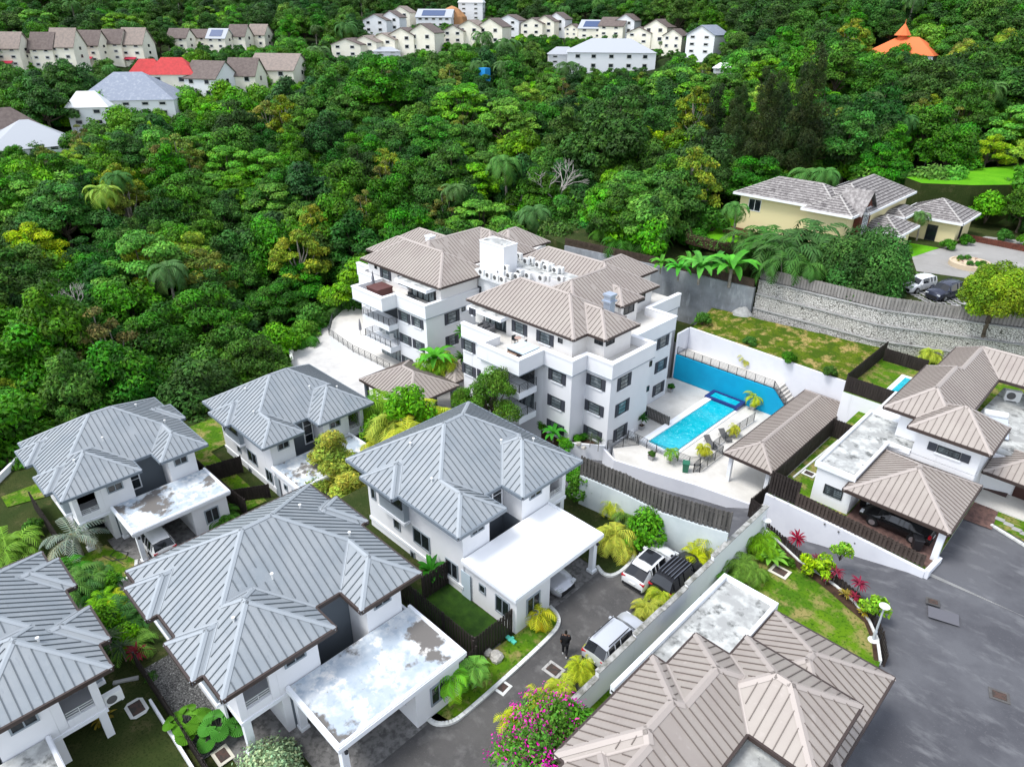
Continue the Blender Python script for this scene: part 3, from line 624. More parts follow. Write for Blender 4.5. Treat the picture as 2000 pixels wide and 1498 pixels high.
def wall(name, pts, z0, z1, w, m, label, cat='wall', cap=None):
    P3 = [Vector(p[:2]) for p in pts]; Z0 = z0 if isinstance(z0, (list,tuple)) else [z0]*len(pts); Z1 = z1 if isinstance(z1, (list,tuple)) else [z1]*len(pts)
    mb = MB(); n = len(P3); offs = []
    for i, p in enumerate(P3):
        d = (P3[min(i+1,n-1)]-P3[max(i-1,0)]).normalized(); nr = Vector((-d.y, d.x)); offs.append(nr*w/2)
    vs = []
    for i, p in enumerate(P3):
        a, b = p-offs[i], p+offs[i]; vs += [(a.x,a.y,Z0[i]),(b.x,b.y,Z0[i]),(b.x,b.y,Z1[i]),(a.x,a.y,Z1[i])]
    fs = [(3,2,1,0), tuple(4*(n-1)+k for k in range(4))]
    for i in range(n-1):
        o = 4*i; fs += [(o,o+4,o+7,o+3),(o+1,o+2,o+6,o+5),(o+3,o+7,o+6,o+2),(o,o+1,o+5,o+4)]
    mb.add(vs, fs)
    o = mb.build(name, m); tag(o, label, cat)
    if cap:
        c = MB()
        for i in range(n-1): c.bar((P3[i].x,P3[i].y,Z1[i]+.03),(P3[i+1].x,P3[i+1].y,Z1[i+1]+.03), w+.08, .06)
        c.build('coping', cap, o)
    return o
fence([(-33.5,4.75),(-29.5,4.75),(-22.5,4.7)], -.8, 1.0, WOODD, 'dark board fence between the left villas, stepping down beside the gravel bed')
wall('low_wall', [(-30.5,4.35),(-22.5,4.3)], -.8, .35, .12, WHITE2, 'low white wall edging the brown lawn at the bottom left')
wall('low_wall', [(-33.2,3.4),(-32.6,4.5)], -.8, .1, .2, CONC, 'short stained kerb wall behind the lawn at the bottom left')
fence([(-28,18.05),(-20.6,18.05),(-20.35,17.9)], 0, 1.85, WOODD, 'long dark board fence beside the narrow grass strip of the white roofed villa')
fence([(-20.45,18.1),(-20.45,20.95)], 0, 1.85, WOODD, 'short dark fence closing the grass strip at the villa corner')
fence([(-19.95,16.4),(-20.2,17.95)], 0, 1.5, WOODD, 'dark gate fence beside two pale boulders')
fence([(-26.1,19.0),(-26.1,20.95)], 0, 1.85, WOODD, 'short dark fence panel behind a broad leaved plant')
wall('low_wall', [(-27,17.3),(-20.0,17.3)], 0, .9, .15, WHITE2, 'low pale wall between gravel strip and dark fence')
fence([(-62,17.4),(-56.5,17.6),(-50.2,17.75),(-48.4,17.85)], -5.5, -3.7, WOODD, 'dark fence running between the two rear grey villas')
fence([(-55.3,17.8),(-54.7,20.6)], -5.5, -3.7, WOODD, 'dark fence panel meeting the side wall of the rear villa')
fence([(-51.0,17.9),(-49.5,20.5)], -5.5, -4.1, WOODD, 'dark cross fence next to a manhole in the strip of grass')
fence([(-62,5.6),(-54,5.6),(-53,6.0)], -5.5, -3.7, WOODD, 'dark fence left of the villa with the white car')
wall('low_wall', [(-66,2),(-71.5,7),(-71,15),(-69.8,25),(-66,33.5)], -8, -4.9, .25, WHITE2, 'long white boundary wall curving between the rear villas and the forest')
# --- lane back wall with weathered fence, and the stepped diagonal wall
LW = [(-25.5,33.2),(-22,33.65),(-18.9,33.75),(-16.5,34.4),(-14.72,35.0)]
wall('retaining_wall', LW, -.1, 2.55, .25, mat('stained_white_wall',(.60,.65,.66),.85,.2,noise_=[(.6,(.50,.56,.57),.4,.7,7),(1.6,(.30,.33,.32),.64,.8,8,(2,2,.4))]), 'stained white curved retaining wall behind the parked white car')
fence(LW, 2.56, 4.15, WOODG, 'tall weathered grey fence on top of the stained curved wall', bw=.17, gap=.07)
DW = mat('lilac_white_wall', (.80,.80,.82), .85, .2, noise_=[(.5,(.74,.74,.76),.45,.75,7)])
segs_ = [(40.3,33.05,1.85,1.85),(33.04,30.1,1.5,1.5),(30.09,27.5,1.72,1.3),(27.49,24.8,1.5,1.4),(24.79,21.5,1.2,1.2),(21.49,12,1.0,.8)]
dw = thing('boundary_wall', 'long white stepped boundary wall running diagonally between the two roads', 'wall', (-14.6,30,-1.2))
mb = MB(); cp = MB()
for a, b, h0, h1 in segs_:
    mb.prism([(-14.72,b),(-14.5,b),(-14.5,a),(-14.72,a)], -4, min(h0,h1)); cp.box(-14.77,-14.45,b,a,min(h0,h1),min(h0,h1)+.06)
mb.build('wall_face', DW, dw); cp.build('coping', mat('mossy_coping',(.40,.40,.38),.9,.2,noise_=(2,(.15,.15,.13),.4,.6,8)), dw)
# --- garden with curved fence (right of the boundary wall)
gc = [(1496,1037),(1530,1068),(1560,1096),(1600,1122),(1633,1146),(1668,1176),(1697,1213),(1713,1249),(1719,1292)]
GC = [XY(x, y, -1) for x, y in gc]
block('garden_ground', [(-14.49,12),(-3.3,12),(-3.6,30)]+[(p[0],p[1]) for p in reversed(GC)]+[(-14.49,41)], -6, -1.0, [CONC, GRASS])
bed = MB(); inn = [Vector(p)+(Vector((-9,33))-Vector(p)).normalized()*(.8 if i < 6 else .35) for i, p in enumerate(GC)]
for i in range(len(GC)-1): bed.quad((*GC[i],-.96),(*GC[i+1],-.96),(*inn[i+1],-.96),(*inn[i],-.96))
struct('planting_bed', bed, EARTH)
out_ = [Vector(p)+(Vector(p)-Vector((-9,33))).normalized()*.25 for p in GC]
fence([tuple(p) for p in out_], -1.7, -.35, WOODD, 'low dark curved fence around the garden with red and green shrubs', bw=.16, gap=.07)
wall('garden_kerb', GC, -1.3, -.88, .16, KERB, 'thin white curved kerb edging the garden planting bed')
# --- white wall with fence in front of the black car
WL = mat('white_plaster_wall', (.70,.71,.75), .85, .2, noise_=[(.4,(.62,.63,.68),.45,.75,7),(1.2,(.45,.45,.45),.7,.85,8)])
rw = wall('retaining_wall', [(-16.7,45.3),(-11,45.25),(-5.1,44.9)], -7, [-.85,-.85,-.9], .25, WL, 'long white tapering retaining wall below the black car carport')
dots = MB()
for x, y in ((1512,967),(1539,979),(1611,1023),(1638,1038),(1670,1060),(1699,1076),(1732,1095),(1764,1112)):
    p = PV(x, y, 45.1); dots.box(p.x-.05,p.x+.05,45.02,45.13,p.z-.05,p.z+.05)
dots.build('weep_holes', ACD, rw)
wall('retaining_wall', [(-5.0,44.85),(-4.8,46.9)], -4, -.75, .3, WL, 'short white wall end rising to the carport column')
fence([(-16.6,45.5),(-14.4,45.5)], [-.85,-.85], [1.2,1.2], WOODD, 'tall dark fence section at the left end of the white retaining wall')
fence([(-14.4,45.45),(-5.4,45.1)], [-.85,-.85], [.35,.1], mat('brown_stained_fence',(.06,.045,.038),.8,.2,noise_=(4,(.09,.07,.06),.4,.7,4,(1,1,.2))), 'brown picket fence descending along the wall beside the black car', bw=.16, gap=.08)
fence([(-16.7,45.9),(-16.7,50),(-16.75,57.3)], -1, .8, WOODD, 'long dark fence between canopy roof and narrow garden strip')
fence([(-16.7,57.35),(-14.9,57.3)], -1, .8, WOODD, 'short dark fence across the end of the narrow garden strip')
fence([(-18.5,47.3),(-16.85,45.9)], [-5.2,-4.6], [-3.4,-2.6], WOODD, 'dark fence section below the canopy corner')
fence([(-18.5,47.3),(-18.4,51)], -5.2, -3.4, WOODD, 'dark fence under the right eave of the long canopy')
block('garden_ground', [(-16.65,45.45),(-4.95,45.2),(-4.95,60),(-4.95,75),(-16.65,66)], -12, -1.02, [CONC, GRASS])
block('garden_ground', [(-18.45,63.7),(-4.9,63.7),(-4.9,90),(-18.45,90)], -12, .4, [WHITE, GRASS])
wall('garden_kerb', [(-16.2,49),(-15.9,57.1)], -1.05, -.9, .14, KERB, 'white kerb along the narrow garden strip')
sheet('paving', [(-11.2,45.6),(-5.1,45.5),(-5.1,53),(-11.2,53)], -1.0, BRICKP)
sheet('paving', [XY(x,y,-1.1) for x,y in ((1878,1012),(1903,975),(1950,1000),(1937,1034))], -1.1, BRICKP)
sheet('lawn', [XY(x,y,-1.12) for x,y in ((1936,1020),(1950,997),(1985,1005),(2050,1040),(2050,1085))], -1.12, GRASS)
ss = MB()
for x,y in ((1953,1014),(1970,1024),(1986,1034),(2002,1043)): q_ = P(x,y,-1.1); ss.box(q_.x-.3,q_.x+.3,q_.y-.22,q_.y+.22,-1.11,-1.08)
tag(ss.build('stepping_stones', CONC), 'row of pale stepping stones in the grass below the porch column', 'paving')
kerb([(1935,1026),(2010,1072)], -1.15)
fence([(-18.4,63.9),(-14,63.85),(-10,63.8)], .4, 2.0, WOODD, 'dark fence above the white wall, in front of the small plunge pool')
fence([(-18.5,64.2),(-18.5,74.5)], .4, 2.1, WOODD, 'dark fence along the edge of the dry grass bank')
fence([(-18.2,73.4),(-14.2,73.4)], .4, 1.8, WOODD, 'short dark fence at the back of the plunge pool lawn')
# plunge pool
pa = [XY(1728,765,.4), XY(1752,740,.4), XY(1762,743,.4), XY(1739,770,.4)]
t = thing('plunge_pool', 'small pale blue plunge pool with white surround behind the taupe roofs', 'pool', (pa[0][0],pa[0][1],.4))
mb = MB(); c0 = Vector((-15.0,68.3)); mb.box(-15.6,-12.4,65.2,71,.42,.62); mb.build('pool_surround', WHITE2, t); mb = MB(); mb.box(-15.15,-12.8,65.6,70.5,.62,.632); mb.build('water', POOLW, t)
# --- pool deck
deck = [(-33.2,48),(-31.4,46.1),(-27.6,47.1),(-24,48.1),(-19.3,48.95),(-18.2,50),(-18.2,67),(-25.4,64.8),(-37.2,64.6),(-39,62),(-39,60.7),(-35.6,60.7),(-35.6,53.5),(-33.3,53.5)]
block('pool_deck', deck, -9, -5.4, [WHITE, TILE])
wall('deck_wall', [(-33.2,46.6),(-31.5,46.0),(-27.6,47.0),(-24,48.0),(-19.2,48.85)], -8, [-5.0,-5.15,-5.15,-5.15,-5.15], .22, WL, 'curving white wall below the outer edge of the pool deck')
wall('planter_wall', [(-38.3,45.2),(-36.6,44.7),(-33.4,47.0)], -7, -4.9, .2, WHITE2, 'low white planter wall at the foot of the apartment block')
block('planting_bed', [(-39.9,45.0),(-36.7,44.8),(-33.4,47.05),(-36.3,47.05),(-36.3,45.04)], -7, -5.1, [EARTH, EARTH])
bw_ = thing('blue_wall', 'turquoise painted wall behind the spa end of the pool', 'wall', (-31,64.7,-5.4))
mb = MB(); mb.add([(-37.2,64.7,-5.4),(-25.4,64.7,-5.4),(-23.3,64.7,-5.4),(-23.3,64.7,-4.5),(-25.4,64.7,-2.45),(-37.2,64.7,-2.45),(-37.2,64.95,-5.4),(-25.4,64.95,-5.4),(-23.3,64.95,-5.4),(-23.3,64.95,-4.5),(-25.4,64.95,-2.45),(-37.2,64.95,-2.45)],
    [(0,1,4,5),(1,2,3,4),(6,11,10,7),(7,10,9,8),(5,4,10,11),(4,3,9,10),(0,5,11,6)]); mb.build('wall_face', BLUEWALL, bw_)
sheet('upper_terrace', [(-37.1,64.96),(-25.4,64.96),(-25.4,67.1),(-37.1,67.1)], -2.4, TILE)
st = MB()
for i in range(10): st.box(-25.4+i*.28, -25.4+(i+1)*.28+.02*(i<9), 65.0, 66.9, -5.4, -2.43-i*.29)
tag(st.build('stairs', TILE), 'pale stone steps descending from the upper terrace to the pool deck', 'stairs')
wall('retaining_wall', [(-37.3,67.25),(-18.5,67.0)], -6, [.15,-.1], .25, WL, 'long white wall between the upper pool terrace and dry grass bank')
wall('retaining_wall', [(-37.3,64.8),(-37.35,67.1)], -6, .1, .2, WL, 'short white end wall above the turquoise wall')
rl_ = thing('terrace_railing', 'grey steel railing along the top of the turquoise wall', 'railing', (-31,64.8,-2.4))
rail(rl_, [(-37.1,64.82,-2.42),(-25.45,64.82,-2.42)], h=.95, nbar=7, step=1.05, name='rail_panel'); rail(rl_, [(-25.4,64.82,-2.42),(-23.2,64.82,-4.7)], h=.9, nbar=7, step=1.1, name='rail_panel')
# pool
pool = thing('swimming_pool', 'long turquoise lap pool with white rim and dark blue tiled spa', 'swimming pool', (-29.6,57,-5.4))
mb = MB(); mb.box(-31.75,-31.05,50.2,64.3,-5.7,-5.05); mb.box(-31.04,-28.25,50.2,50.75,-5.7,-5.05); mb.box(-28.24,-27.95,50.2,64.3,-5.7,-5.3); mb.build('pool_rim', WHITE2, pool)
mb = MB(); mb.box(-31.04,-28.25,50.76,62.7,-5.6,-5.16); mb.build('water', POOLW, pool)
sp = MB(); sp.box(-31.9,-28.0,62.71,63.05,-5.4,-4.9); sp.box(-31.9,-28.0,64.3,64.6,-5.4,-4.9); sp.box(-31.9,-31.5,63.06,64.29,-5.4,-4.9); sp.box(-28.4,-28.0,63.06,64.29,-5.4,-4.9)
spo = sp.build('spa', POOLB, pool); sw = MB(); sw.box(-31.49,-28.41,63.06,64.29,-5.3,-4.98); sw.build('spa_water', POOLW, spo)
for pts, lb in (([(-33.4,49.4,-5.4),(-33.0,50.2,-5.4),(-29.6,51.0-.9,-5.4),(-26.2,50.5,-5.4),(-25.4,51.1,-5.4)], 'steel railing across the near end of the swimming pool'),
                ([(-33.3,47.3,-5.4),(-31.6,50.0,-5.4)], 'steel railing beside the planter by the apartment wall'),
                ([(-24.9,50.2,-5.4),(-24.9,54.3,-5.4),(-26.0,54.4,-5.4),(-26.0,58,-5.4),(-25.8,62.3,-5.4)], 'steel railing stepping past the sun loungers next to the canopy'),
                ([(-25.4,51.1,-5.4),(-25.3,49.8,-5.4),(-24.9,50.2,-5.4)], 'short steel railing around the step down near the canopy')):
    t = thing('railing', lb, 'railing', pts[0]); rail(t, pts, h=1.0, nbar=7, step=1.3, name='rail_panel')
# canopy
cn = thing('canopy', 'long open canopy with taupe standing seam hip roof beside the pool deck', 'canopy', (-20.7,58.5,-5.4))
hip_roof([(-22.95,-18.4,50.3,66.9)], -2.35, .5, BROOF, cn, cap=.16, gap=.4, fascia=.22)
for x, y in ((-22.4,50.9),(-18.9,50.9),(-22.4,56.2),(-22.4,61.5),(-22.4,66.2),(-18.9,66.2),(-18.9,58)):
    mb = MB(); mb.box(x-.16,x+.16,y-.16,y+.16,-5.4,-2.5); mb.build('post', WHITE2, cn)
# carport roofs behind the central villa
cn = thing('canopy', 'square open carport with pyramidal taupe roof between apartment block and villas', 'canopy', (-53.6,39.2,-7))
hip_roof([(-58,-49.4,35.9,42.55)], -2.7, .5, BROOF, cn, cap=.16, gap=.42)
for x, y in ((-57.5,36.4),(-49.9,36.4),(-49.9,42),(-57.5,42)): mb = MB(); mb.box(x-.18,x+.18,y-.18,y+.18,-9,-2.9); mb.build('post', GREYW, cn)
cn = thing('canopy', 'smaller taupe carport roof tucked against the apartment wall', 'canopy', (-52.6,45,-7))
hip_roof([(-54.8,-50.4,42.7,49.5)], -2.9, .5, BROOF, cn, cap=.16, gap=.42)
for x, y in ((-54.4,43.2),(-50.9,43.2)): mb = MB(); mb.box(x-.15,x+.15,y-.15,y+.15,-9,-3.1); mb.build('post', GREYW, cn)
# curved apartment terrace and ramp on the left
tp = [XY(x,y,-5.4) for x,y in ((702,590),(668,607),(650,625),(643,655),(690,688),(725,705),(762,724))]
block('apartment_terrace', tp+[(-61,44.5),(-66,46),(-70,48),(-73,50),(-74,60)], -9, -5.41, [WHITE, TILE])
t = thing('railing', 'dark steel railing following the curved edge of the left apartment terrace', 'railing', (*tp[0],-5.4)); rail(t, [Vector((*p,-5.4)) for p in tp], h=1.0, nbar=5, step=1.4, name='rail_panel')
dp = [XY(x,y,-7.4) for x,y in ((705,588),(640,617),(600,648),(575,672),(568,695),(572,715))]
wall('ramp_wall', dp, -12, -6.5, .35, KERB, 'curved white outer wall of the driveway ramp at the forest edge')
block('ramp', dp+[(-62,38),(-44,38),(-44,52),(-74,60)], -12, -7.5, [CONC, mat('pale_concrete_drive',(.55,.54,.52),.9,.2,noise_=(.7,(.42,.41,.40),.45,.75,8))])
# --- stone and concrete retaining walls
def stone():
    m = bpy.data.materials.new('rubble_stone'); m.use_nodes = True; n = m.node_tree; b = n.nodes['Principled BSDF']; g = n.nodes.new('ShaderNodeNewGeometry')
    nz = n.nodes.new('ShaderNodeTexNoise'); nz.inputs['Scale'].default_value = 2; mxv = n.nodes.new('ShaderNodeMix'); mxv.data_type = 'VECTOR'; mxv.inputs[0].default_value = .12
    n.links.new(g.outputs['Position'], nz.inputs[0]); n.links.new(g.outputs['Position'], mxv.inputs[4]); n.links.new(nz.outputs['Color'], mxv.inputs[5])
    v = n.nodes.new('ShaderNodeTexVoronoi'); v.feature = 'DISTANCE_TO_EDGE'; v.inputs['Scale'].default_value = 5.2; v2 = n.nodes.new('ShaderNodeTexVoronoi'); v2.inputs['Scale'].default_value = 5.2
    for q in (v, v2): n.links.new(mxv.outputs[1], q.inputs['Vector'])
    r = n.nodes.new('ShaderNodeValToRGB'); r.color_ramp.elements[0].position = .02; r.color_ramp.elements[0].color = (.14,.135,.12,1); r.color_ramp.elements[1].position = .07; r.color_ramp.elements[1].color = (1,1,1,1)
    r2 = n.nodes.new('ShaderNodeValToRGB'); r2.color_ramp.elements[0].color = (.46,.44,.40,1); r2.color_ramp.elements[1].color = (.66,.64,.60,1)
    n.links.new(v.outputs['Distance'], r.inputs[0]); n.links.new(v2.outputs['Color'], r2.inputs[0])
    mx = n.nodes.new('ShaderNodeMix'); mx.data_type = 'RGBA'; mx.blend_type = 'MULTIPLY'; mx.inputs[0].default_value = 1
    n.links.new(r.outputs[0], mx.inputs[6]); n.links.new(r2.outputs[0], mx.inputs[7]); n.links.new(mx.outputs[2], b.inputs['Base Color']); b.inputs['Roughness'].default_value = .9
    bp = n.nodes.new('ShaderNodeBump'); bp.inputs['Distance'].default_value = .08; n.links.new(r.outputs[0], bp.inputs['Height']); n.links.new(bp.outputs[0], b.inputs['Normal'])
    return m
STONE = stone()
sw_ = thing('stone_wall', 'tall pale rubble stone retaining wall in three stepped bands', 'wall', (-25,75.3,0))
line = [Vector(p) for p in ((-33.6,74.7),(-20,75.2),(-8,80.2),(6,86.5))]
for k, (z0, z1) in enumerate(((-3,1.6),(1.62,3.3),(3.32,4.9))):
    off = .14*k; mb = MB(); pts = [(p.x, p.y+off) for p in line]
    mb.prism(pts+[(q.x,q.y+1.2) for q in reversed(line)], z0, z1-.1); mb.build('stone_band', STONE, sw_)
    c = MB()
    for a, b in zip(pts, pts[1:]): c.bar((*a,z1-.05),(*b,z1-.05), .25, .1)
    c.build('concrete_ledge', CONC, sw_)
fence([(p.x, p.y+.55) for p in line], 4.92, 6.25, WOODL, 'weathered grey board fence along the top of the stone wall', bw=.2, gap=.08)
cw = wall('retaining_wall', [(-33.7,74.5),(-47,73.3),(-60,71.5)], -9, [4.0,4.0,4.0], .5, mat('streaked_concrete',(.30,.32,.34),.9,.2,noise_=[(.5,(.20,.21,.22),.4,.65,8),(1.3,(.44,.46,.48),.55,.75,8,(1.5,1.5,.35))]), 'bare grey streaked concrete retaining wall behind the apartment block')
fence([(-33.9,74.5),(-47,73.3),(-60,71.5)], 4.0, 5.0, WOODB, 'brown slatted fence with orange posts on the concrete wall', bw=.12, gap=.03, post=2.0)
# dry grass bank
gb = MB(); A = [(-37.2,67.5),(-18.6,67.25),(-18.6,75.2),(-33.6,74.6),(-38.5,72)]
nx, ny = 26, 12
for i in range(nx+1):
    for j in range(ny+1):
        f, g_ = i/nx, j/ny; lo = Vector((-37.2,67.45)).lerp(Vector((-18.6,67.2)), f); hi = Vector((-37.8,72.8)).lerp(Vector((-18.6,75.5)), f)
        p = lo.lerp(hi, g_); gb.v.append((p.x, p.y, -.05+g_*.9+.12*noise.noise(Vector((p.x*.7,p.y*.7,3)))))
for i in range(nx):
    for j in range(ny): q_ = i*(ny+1)+j; gb.f.append((q_,q_+ny+1,q_+ny+2,q_+1)); gb.m.append(0)
struct('grass_bank', gb, GRASSY)
rk = MB(); rk.lathe((0,0,0), [(.2,0),(1.0,.1),(1.2,.6),(.9,1.2),(.4,1.7),(.05,1.9)], 9); rk.v = [tuple(Vector(v)*(1+.22*noise.noise(Vector(v)*1.7))) for v in rk.v]
rk.xf(Matrix.Translation((-34.3,73.6,-.2)) @ Matrix.Diagonal((1.3,.9,1,1))); tag(rk.build('boulder', CONC), 'grey rock outcrop where the concrete wall meets the stone wall', 'rock')
# --- taupe house right (G)
g = thing('house', 'white house with taupe hip roofs and a black car under its carport', 'house', (-8,56,-1))
hip_roof([(-10.3,-4.72,53.2,58.45),(-12.7,-7.4,55.0,65.4),(-12.0,-7.4,58,71.6),(-12.0,6,66.8,71.6)], 4.6, .68, BROOF, g, cap=.17, gap=.42)
hip_roof([(-11.7,-4.65,46.15,53.75)], 1.75, .53, BROOF, g, cap=.16, gap=.42, name='carport_roof')
hip_roof([(-5.15,1.5,55.85,61.0)], 1.75, .5, BROOF, g, cap=.16, gap=.42, name='porch_roof')
W = MB(); W.prism([(-14.1,47.35),(-11.3,47.35),(-11.3,53.9),(-5.3,53.9),(-5.3,58.2),(-3.2,58.9),(6,58.9),(6,63.6),(-14.1,63.6)], -1.1, 2.15)
W.prism([(-9.7,53.905),(-5.32,53.905),(-5.32,58),(-8,58),(-8,71),(-11.5,71),(-11.5,55.7),(-9.7,55.7)], 2.2, 4.55); W.box(-3.2, 6, 59, 62, 2.2, 4.3)
W.build('wall', WHITE, g)
R = MB(); R.prism([(-14.1,47.4),(-11.5,47.4),(-11.5,53.6),(-9.71,53.9),(-9.71,55.69),(-11.51,55.69),(-11.51,57.9),(-14.1,57.9)], 2.155, 2.17, 1)
for b in ((-14.3,-14.08,47.15,58.1),(-14.079,-11.3,47.15,47.37),(-11.52,-11.3,47.371,54.0),(-14.079,-11.6,57.9,58.1),(-11.299,-9.75,53.8,54.02)): R.box(*b, 2.0, 2.42)
R.build('flat_roof', [WHITE2, PATCHY2], g); R = MB(); R.prism([(-7.9,58.5),(6,58.9),(6,71),(-7.3,71)], 2.2, 2.3, 1); R.build('flat_roof', [WHITE2, PATCHY2], g)
c = MB(); c.box(-5.3,-4.9,46.5,46.95,-1.2,1.6); c.build('column', WHITE2, g); c = MB(); c.box(-1.5,-1.3,55.9,56.15,-1.1,1.6); c.build('column', FASCIA, g)
def aw2(axis, pos, sgn, x0, y0, x1, y1, sh=0, **k):
    f = PU if axis == 'x' else PV; i = 1 if axis == 'x' else 0; a, b = f(x0, y0, pos), f(x1, y1, pos); lo, hi = sorted((a[i], b[i]))
    if sh: lo += sh+.04; hi -= sh+.04
    return window(g, axis, pos, sgn, lo, hi, b.z, a.z, shutters=sh, **k)
aw2('y', 53.9, -1, 1815, 862, 1892, 905, sh=.6, nv=2, nh=4, sill=True, glass=GLASSC); aw2('y', 47.35, -1, 1612, 944, 1643, 977, nv=2, nh=4, glass=GLASSC)
d = MB(); p0 = PV(1932, 935, 58.85); p1 = PV(1973, 975, 58.85); d.box(-4.9,-3.35,58.2,58.85,-1.0,-.95); d.box(-3.1,-.9,58.78,58.88,-1.0,1.35); dd = d.build('front_door', mat('dark_red_door',(.05,.018,.014),.5,.4), g)
k = MB(); [k.box(-1.95,-1.85,58.7,58.77,z,z+.09) for z in (.0,.25,.5)]; k.build('handle', ACW, dd)
pf = MB(); pf.box(-5.2,1,56.0,58.85,-1.17,-1.02); pf.build('porch_floor', TILE, g)
# --- taupe house bottom right (D)
h = thing('house', 'house seen from above with a taupe roof over the bottom edge of the picture', 'house', (-8,22,-1))
hip_roof([(-11.55,-6.3,14.4,21.5),(-10.8,-6.3,10,24.1),(-8.95,-3.36,20.85,25.75),(-11.0,-6.3,5,16.5),(-8,-3.36,5,14.8)], 5.0, .6, BROOF, h, cap=.2, gap=.44)
hip_roof([(-9.5,-3.15,24,30.9)], 2.5, .58, BROOF, h, cap=.17, gap=.44, name='lower_roof')
W = MB(); W.prism([(-12.5,20.6),(-12.5,31.0),(-9.85,31.0),(-9.85,30.2),(-3.9,30.2),(-3.9,6),(-10.5,6),(-11,20.6)][::-1], -1.1, 2.3); W.prism([(-11,6),(-6.8,6),(-6.8,21.4),(-3.9,21.4),(-3.9,25.2),(-8.4,25.2),(-8.4,23.6),(-10.2,23.6),(-10.2,21),(-11,21)], 2.3, 4.95)
W.box(-6.79,-3.9,6,21.39,2.31,4.2); W.build('wall', WHITE, h)
R = MB(); R.box(-12.7,-9.6,24,31.1,2.31,2.45,1); R.box(-12.9,-11.0,20.3,23.99,2.31,2.45,1)
for b in ((-12.95,-12.7,20.3,31.3),(-12.69,-9.55,31.1,31.3),(-9.75,-9.55,26,31.09)): R.box(*b, 2.15, 2.75)
R.build('flat_roof', [WHITE2, PATCHY2], h); R = MB(); R.box(-6.7,-3.95,13,21.3,4.21,4.25,1); R.build('flat_roof', [WHITE2, PATCHY2], h)
# solar heaters
def solar(x, y, z, rz, lb):
    t = thing('solar_water_heater', lb, 'solar heater', (x,y,z), rz)
    mb = MB(); mb.lathe((0,0,0), [(.02,-.85),(.28,-.83),(.3,-.7),(.3,.7),(.28,.83),(.02,.85)], 14); mb.xf(Matrix.Translation((0,0,1.15)) @ Matrix.Rotation(math.pi/2,4,'X')); mb.build('tank', ACW, t, local=True, smooth=True)
    mb = MB(); mb.bar((.25,0,.95),(2.2,0,.2), 1.7, .08); mb.build('panel', mat('solar_panel_cover',(.45,.50,.58),.3,.5), t, local=True)
    mb = MB()
    for s in (-.6,.6): mb.bar((-.1,s,0),(0,s,.9),.04,.04); mb.bar((.3,s,0),(0,s,.9),.04,.04); mb.bar((2.1,s,0),(2.1,s,.25),.04,.04)
    mb.build('stand', ACD, t, local=True)
solar(-6.3,62.5,2.3,math.radians(-70),'white solar water heater tank and pale panel on the stained flat roof at right')
solar(-5.6,18.2,4.26,math.radians(-60),'white solar water heater at the bottom edge inside the taupe roof')
p = P(1978,772,2.9); o = dup(ac0, (p.x,p.y,2.35), math.radians(20), 'white condenser with round fan next to the solar heater at right'); o.scale = (1.4,)*3
if 'group' in o: del o['group']
p = P(222,1384,0); o = dup(ac0, (-30.25,2.9,1.7), math.radians(90), 'cream condenser fixed to the porch corner of the left villa'); 
if 'group' in o: del o['group']
p = P(1065,1222,0)
# ------------------------------------------------------------------ vegetation kinds (built once, then copied)
rng = random.Random(11)
def leafmat(name, col, hue=.016, val=.25, sat=.1, tr=.2):
    return mat(name, col, .65, .25, tint=True, trans=tr, rnd=[('Hue', .5-hue, .5+hue), ('Value', 1-val, 1+val), ('Saturation', 1-sat, 1+sat*.5)])
BARK = mat('grey_brown_bark', (.12,.095,.07), .9, .2, noise_=(3,(.06,.048,.036),.4,.6,6))
BARKP = mat('pale_bark', (.32,.29,.25), .9, .2, noise_=(3,(.2,.18,.15),.4,.6,6))
L_BRIGHT = leafmat('bright_leaves', (.070,.27,.003)); L_MID = leafmat('mid_green_leaves', (.033,.155,.005)); L_DARK = leafmat('dark_leaves', (.017,.088,.005))
L_OLIVE = leafmat('olive_leaves', (.13,.22,.012), hue=.02); L_DEEP = leafmat('blue_green_leaves', (.02,.105,.014)); L_LIME = leafmat('lime_leaves', (.17,.36,.008), hue=.02, val=.15)
L_YEL = leafmat('yellow_green_leaves', (.38,.46,.015), hue=.015, val=.12); L_RED = leafmat('crimson_leaves', (.22,.012,.035), hue=.01, val=.2)
L_MAG = leafmat('magenta_bracts', (.55,.015,.42), hue=.01, val=.15); L_SILV = leafmat('silver_green_leaves', (.22,.38,.20), hue=.01, val=.1); L_BRN = leafmat('dry_brown_leaves', (.17,.10,.06))
L_CON = leafmat('needle_foliage', (.022,.055,.010), hue=.02)
